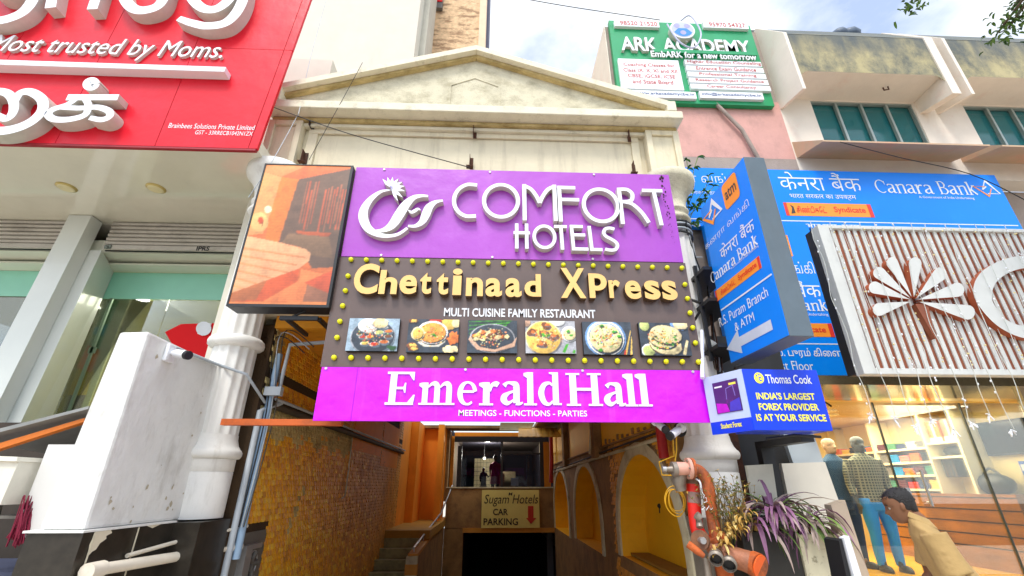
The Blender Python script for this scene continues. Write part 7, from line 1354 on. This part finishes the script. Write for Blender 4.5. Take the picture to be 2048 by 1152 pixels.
for k in range(2600): q = V((6.0+rng.gauss(0, 1.0), .6+rng.gauss(0, 1.3), 7.6+rng.gauss(0, .7)));  strap(m, q, (rng.uniform(-1, 1), rng.uniform(-1, 1), rng.uniform(-.8, .5)), rng.uniform(.1, .18), .07, 1.2, rng.choice((tl, tl2)), 2) if q.y < 2.4 else None
m.ob('crown', t)

# ================================================================== overhead wires
W = lambda px, py, Y: tuple(at(px, py, Y))
cab('overhead_wire', [W(540, 212, 4.9), W(700, 268, 4.75), W(940, 335, 4.62)], .006, wire_m, 'black wire from the cornice corner down to the top of the purple sign')
cab('overhead_wire', [W(655, -10, 7.3), W(620, 120, 6.2), W(600, 215, 4.93), W(590, 240, 4.9), W(540, 330, 4.65), W(497, 395, 4.6)], .005, grey_conduit, 'thin pale wire hanging from the tower wall past the left pilaster')
cab('overhead_wire', [W(725, 125, 4.93), W(690, 190, 4.93), W(618, 320, 5.1)], .004, wire_m, 'thin dark wire across the left end of the pediment')
cab('overhead_wire', [W(1040, -4, 5.6), W(1150, 15, 5.7), W(1320, 40, 5.86)], .008, wire_m, 'dark wire crossing the sky to the academy sign')
cab('overhead_wire', [W(1680, 284, 5.35), W(1800, 315, 5.3), W(1940, 348, 5.2), W(2060, 405, 5.1)], .007, wire_m, 'dark wire sagging across the office wall to the right edge')
cab('overhead_wire', [W(1372, 440, 5.0), W(1376, 470, 5.1), W(1400, 540, 5.3), W(1420, 590, 5.5)], .01, wire_m, 'black wire from the right column to the bank sign frame')
m = M()
for k in range(5): m.tube([(2.41+.24*math.cos(a), 5.27+.24*math.sin(a), 4.86-.05*k+.02*math.sin(a+k)) for a in [2*math.pi*i/24 for i in range(25)]], .014, (wire_m, grey_conduit)[k % 2], 6)
tag(m.ob('cable_wrap'), 'bundle of cables wrapped round the neck of the right column', 'cable')
m = M(); rng = random.Random(12)
for k in range(16): a = V((3.3+rng.uniform(-.3, .5), 5.35+rng.uniform(-.1, .2), 2.95+rng.uniform(-.12, .05))); p = [a]; 
for k in range(14):
    p = [V((3.35+rng.uniform(-.25, .75), 5.4+rng.uniform(-.12, .15), 2.78+rng.uniform(-.14, .12)))]
    for i in range(5): p.append(p[-1]+V((rng.uniform(-.2, .2), rng.uniform(-.06, .06), rng.uniform(-.14, .1))))
    m.tube(p, rng.uniform(.008, .018), wire_m, 5, 4)
tag(m.ob('cable_bundle'), 'tangled black cables below the tall bank panel', 'cable')
m = M()
for k in range(7): a = W(1412+k*3, 560+k*22, 5.2); b = W(1424+k*4, 735+k*2, 5.1); m.tube([a, V(a).lerp(V(b), .5)+V((rng.uniform(-.06, .06), 0, 0)), b], .009, rng.choice((wire_m, ycab, grey_conduit, iron)), 5, 4)
tag(m.ob('cable_bundle'), 'mixed loose cables hanging behind the tall bank box sign', 'cable')
m = M(); gf = mat('white_grille', S(205, 205, 205), .5)
for k in range(4): m.box(2.62+k*.12, 2.64+k*.12, 5.9, 5.93, 4.1, 5.0, gf); m.box(2.55, 3.1, 5.905, 5.925, 4.15+k*.2, 4.17+k*.2, gf)
tag(m.ob('window_grille'), 'white metal grille between the right column and the bank box sign', 'grille')

# things behind the camera that the glass reflects: the far side of the street
opp = thing('street_building', 'plain pale building across the street behind the viewer', 'building', (0, -18, 0)); m = M(); m.box(-22, 22, -24, -18, 0, 5.4, plain_wall); m.ob('wall', opp); m = M()
for i in range(12):
    for z in (1.2, 3.4): m.box(-20+i*3.4, -18.4+i*3.4, -17.99, -17.95, z, z+1.5, MATS['room_dark'])
m.ob('window', opp)
for o in bpy.data.objects:
    if '_o' in o: del o['_o']
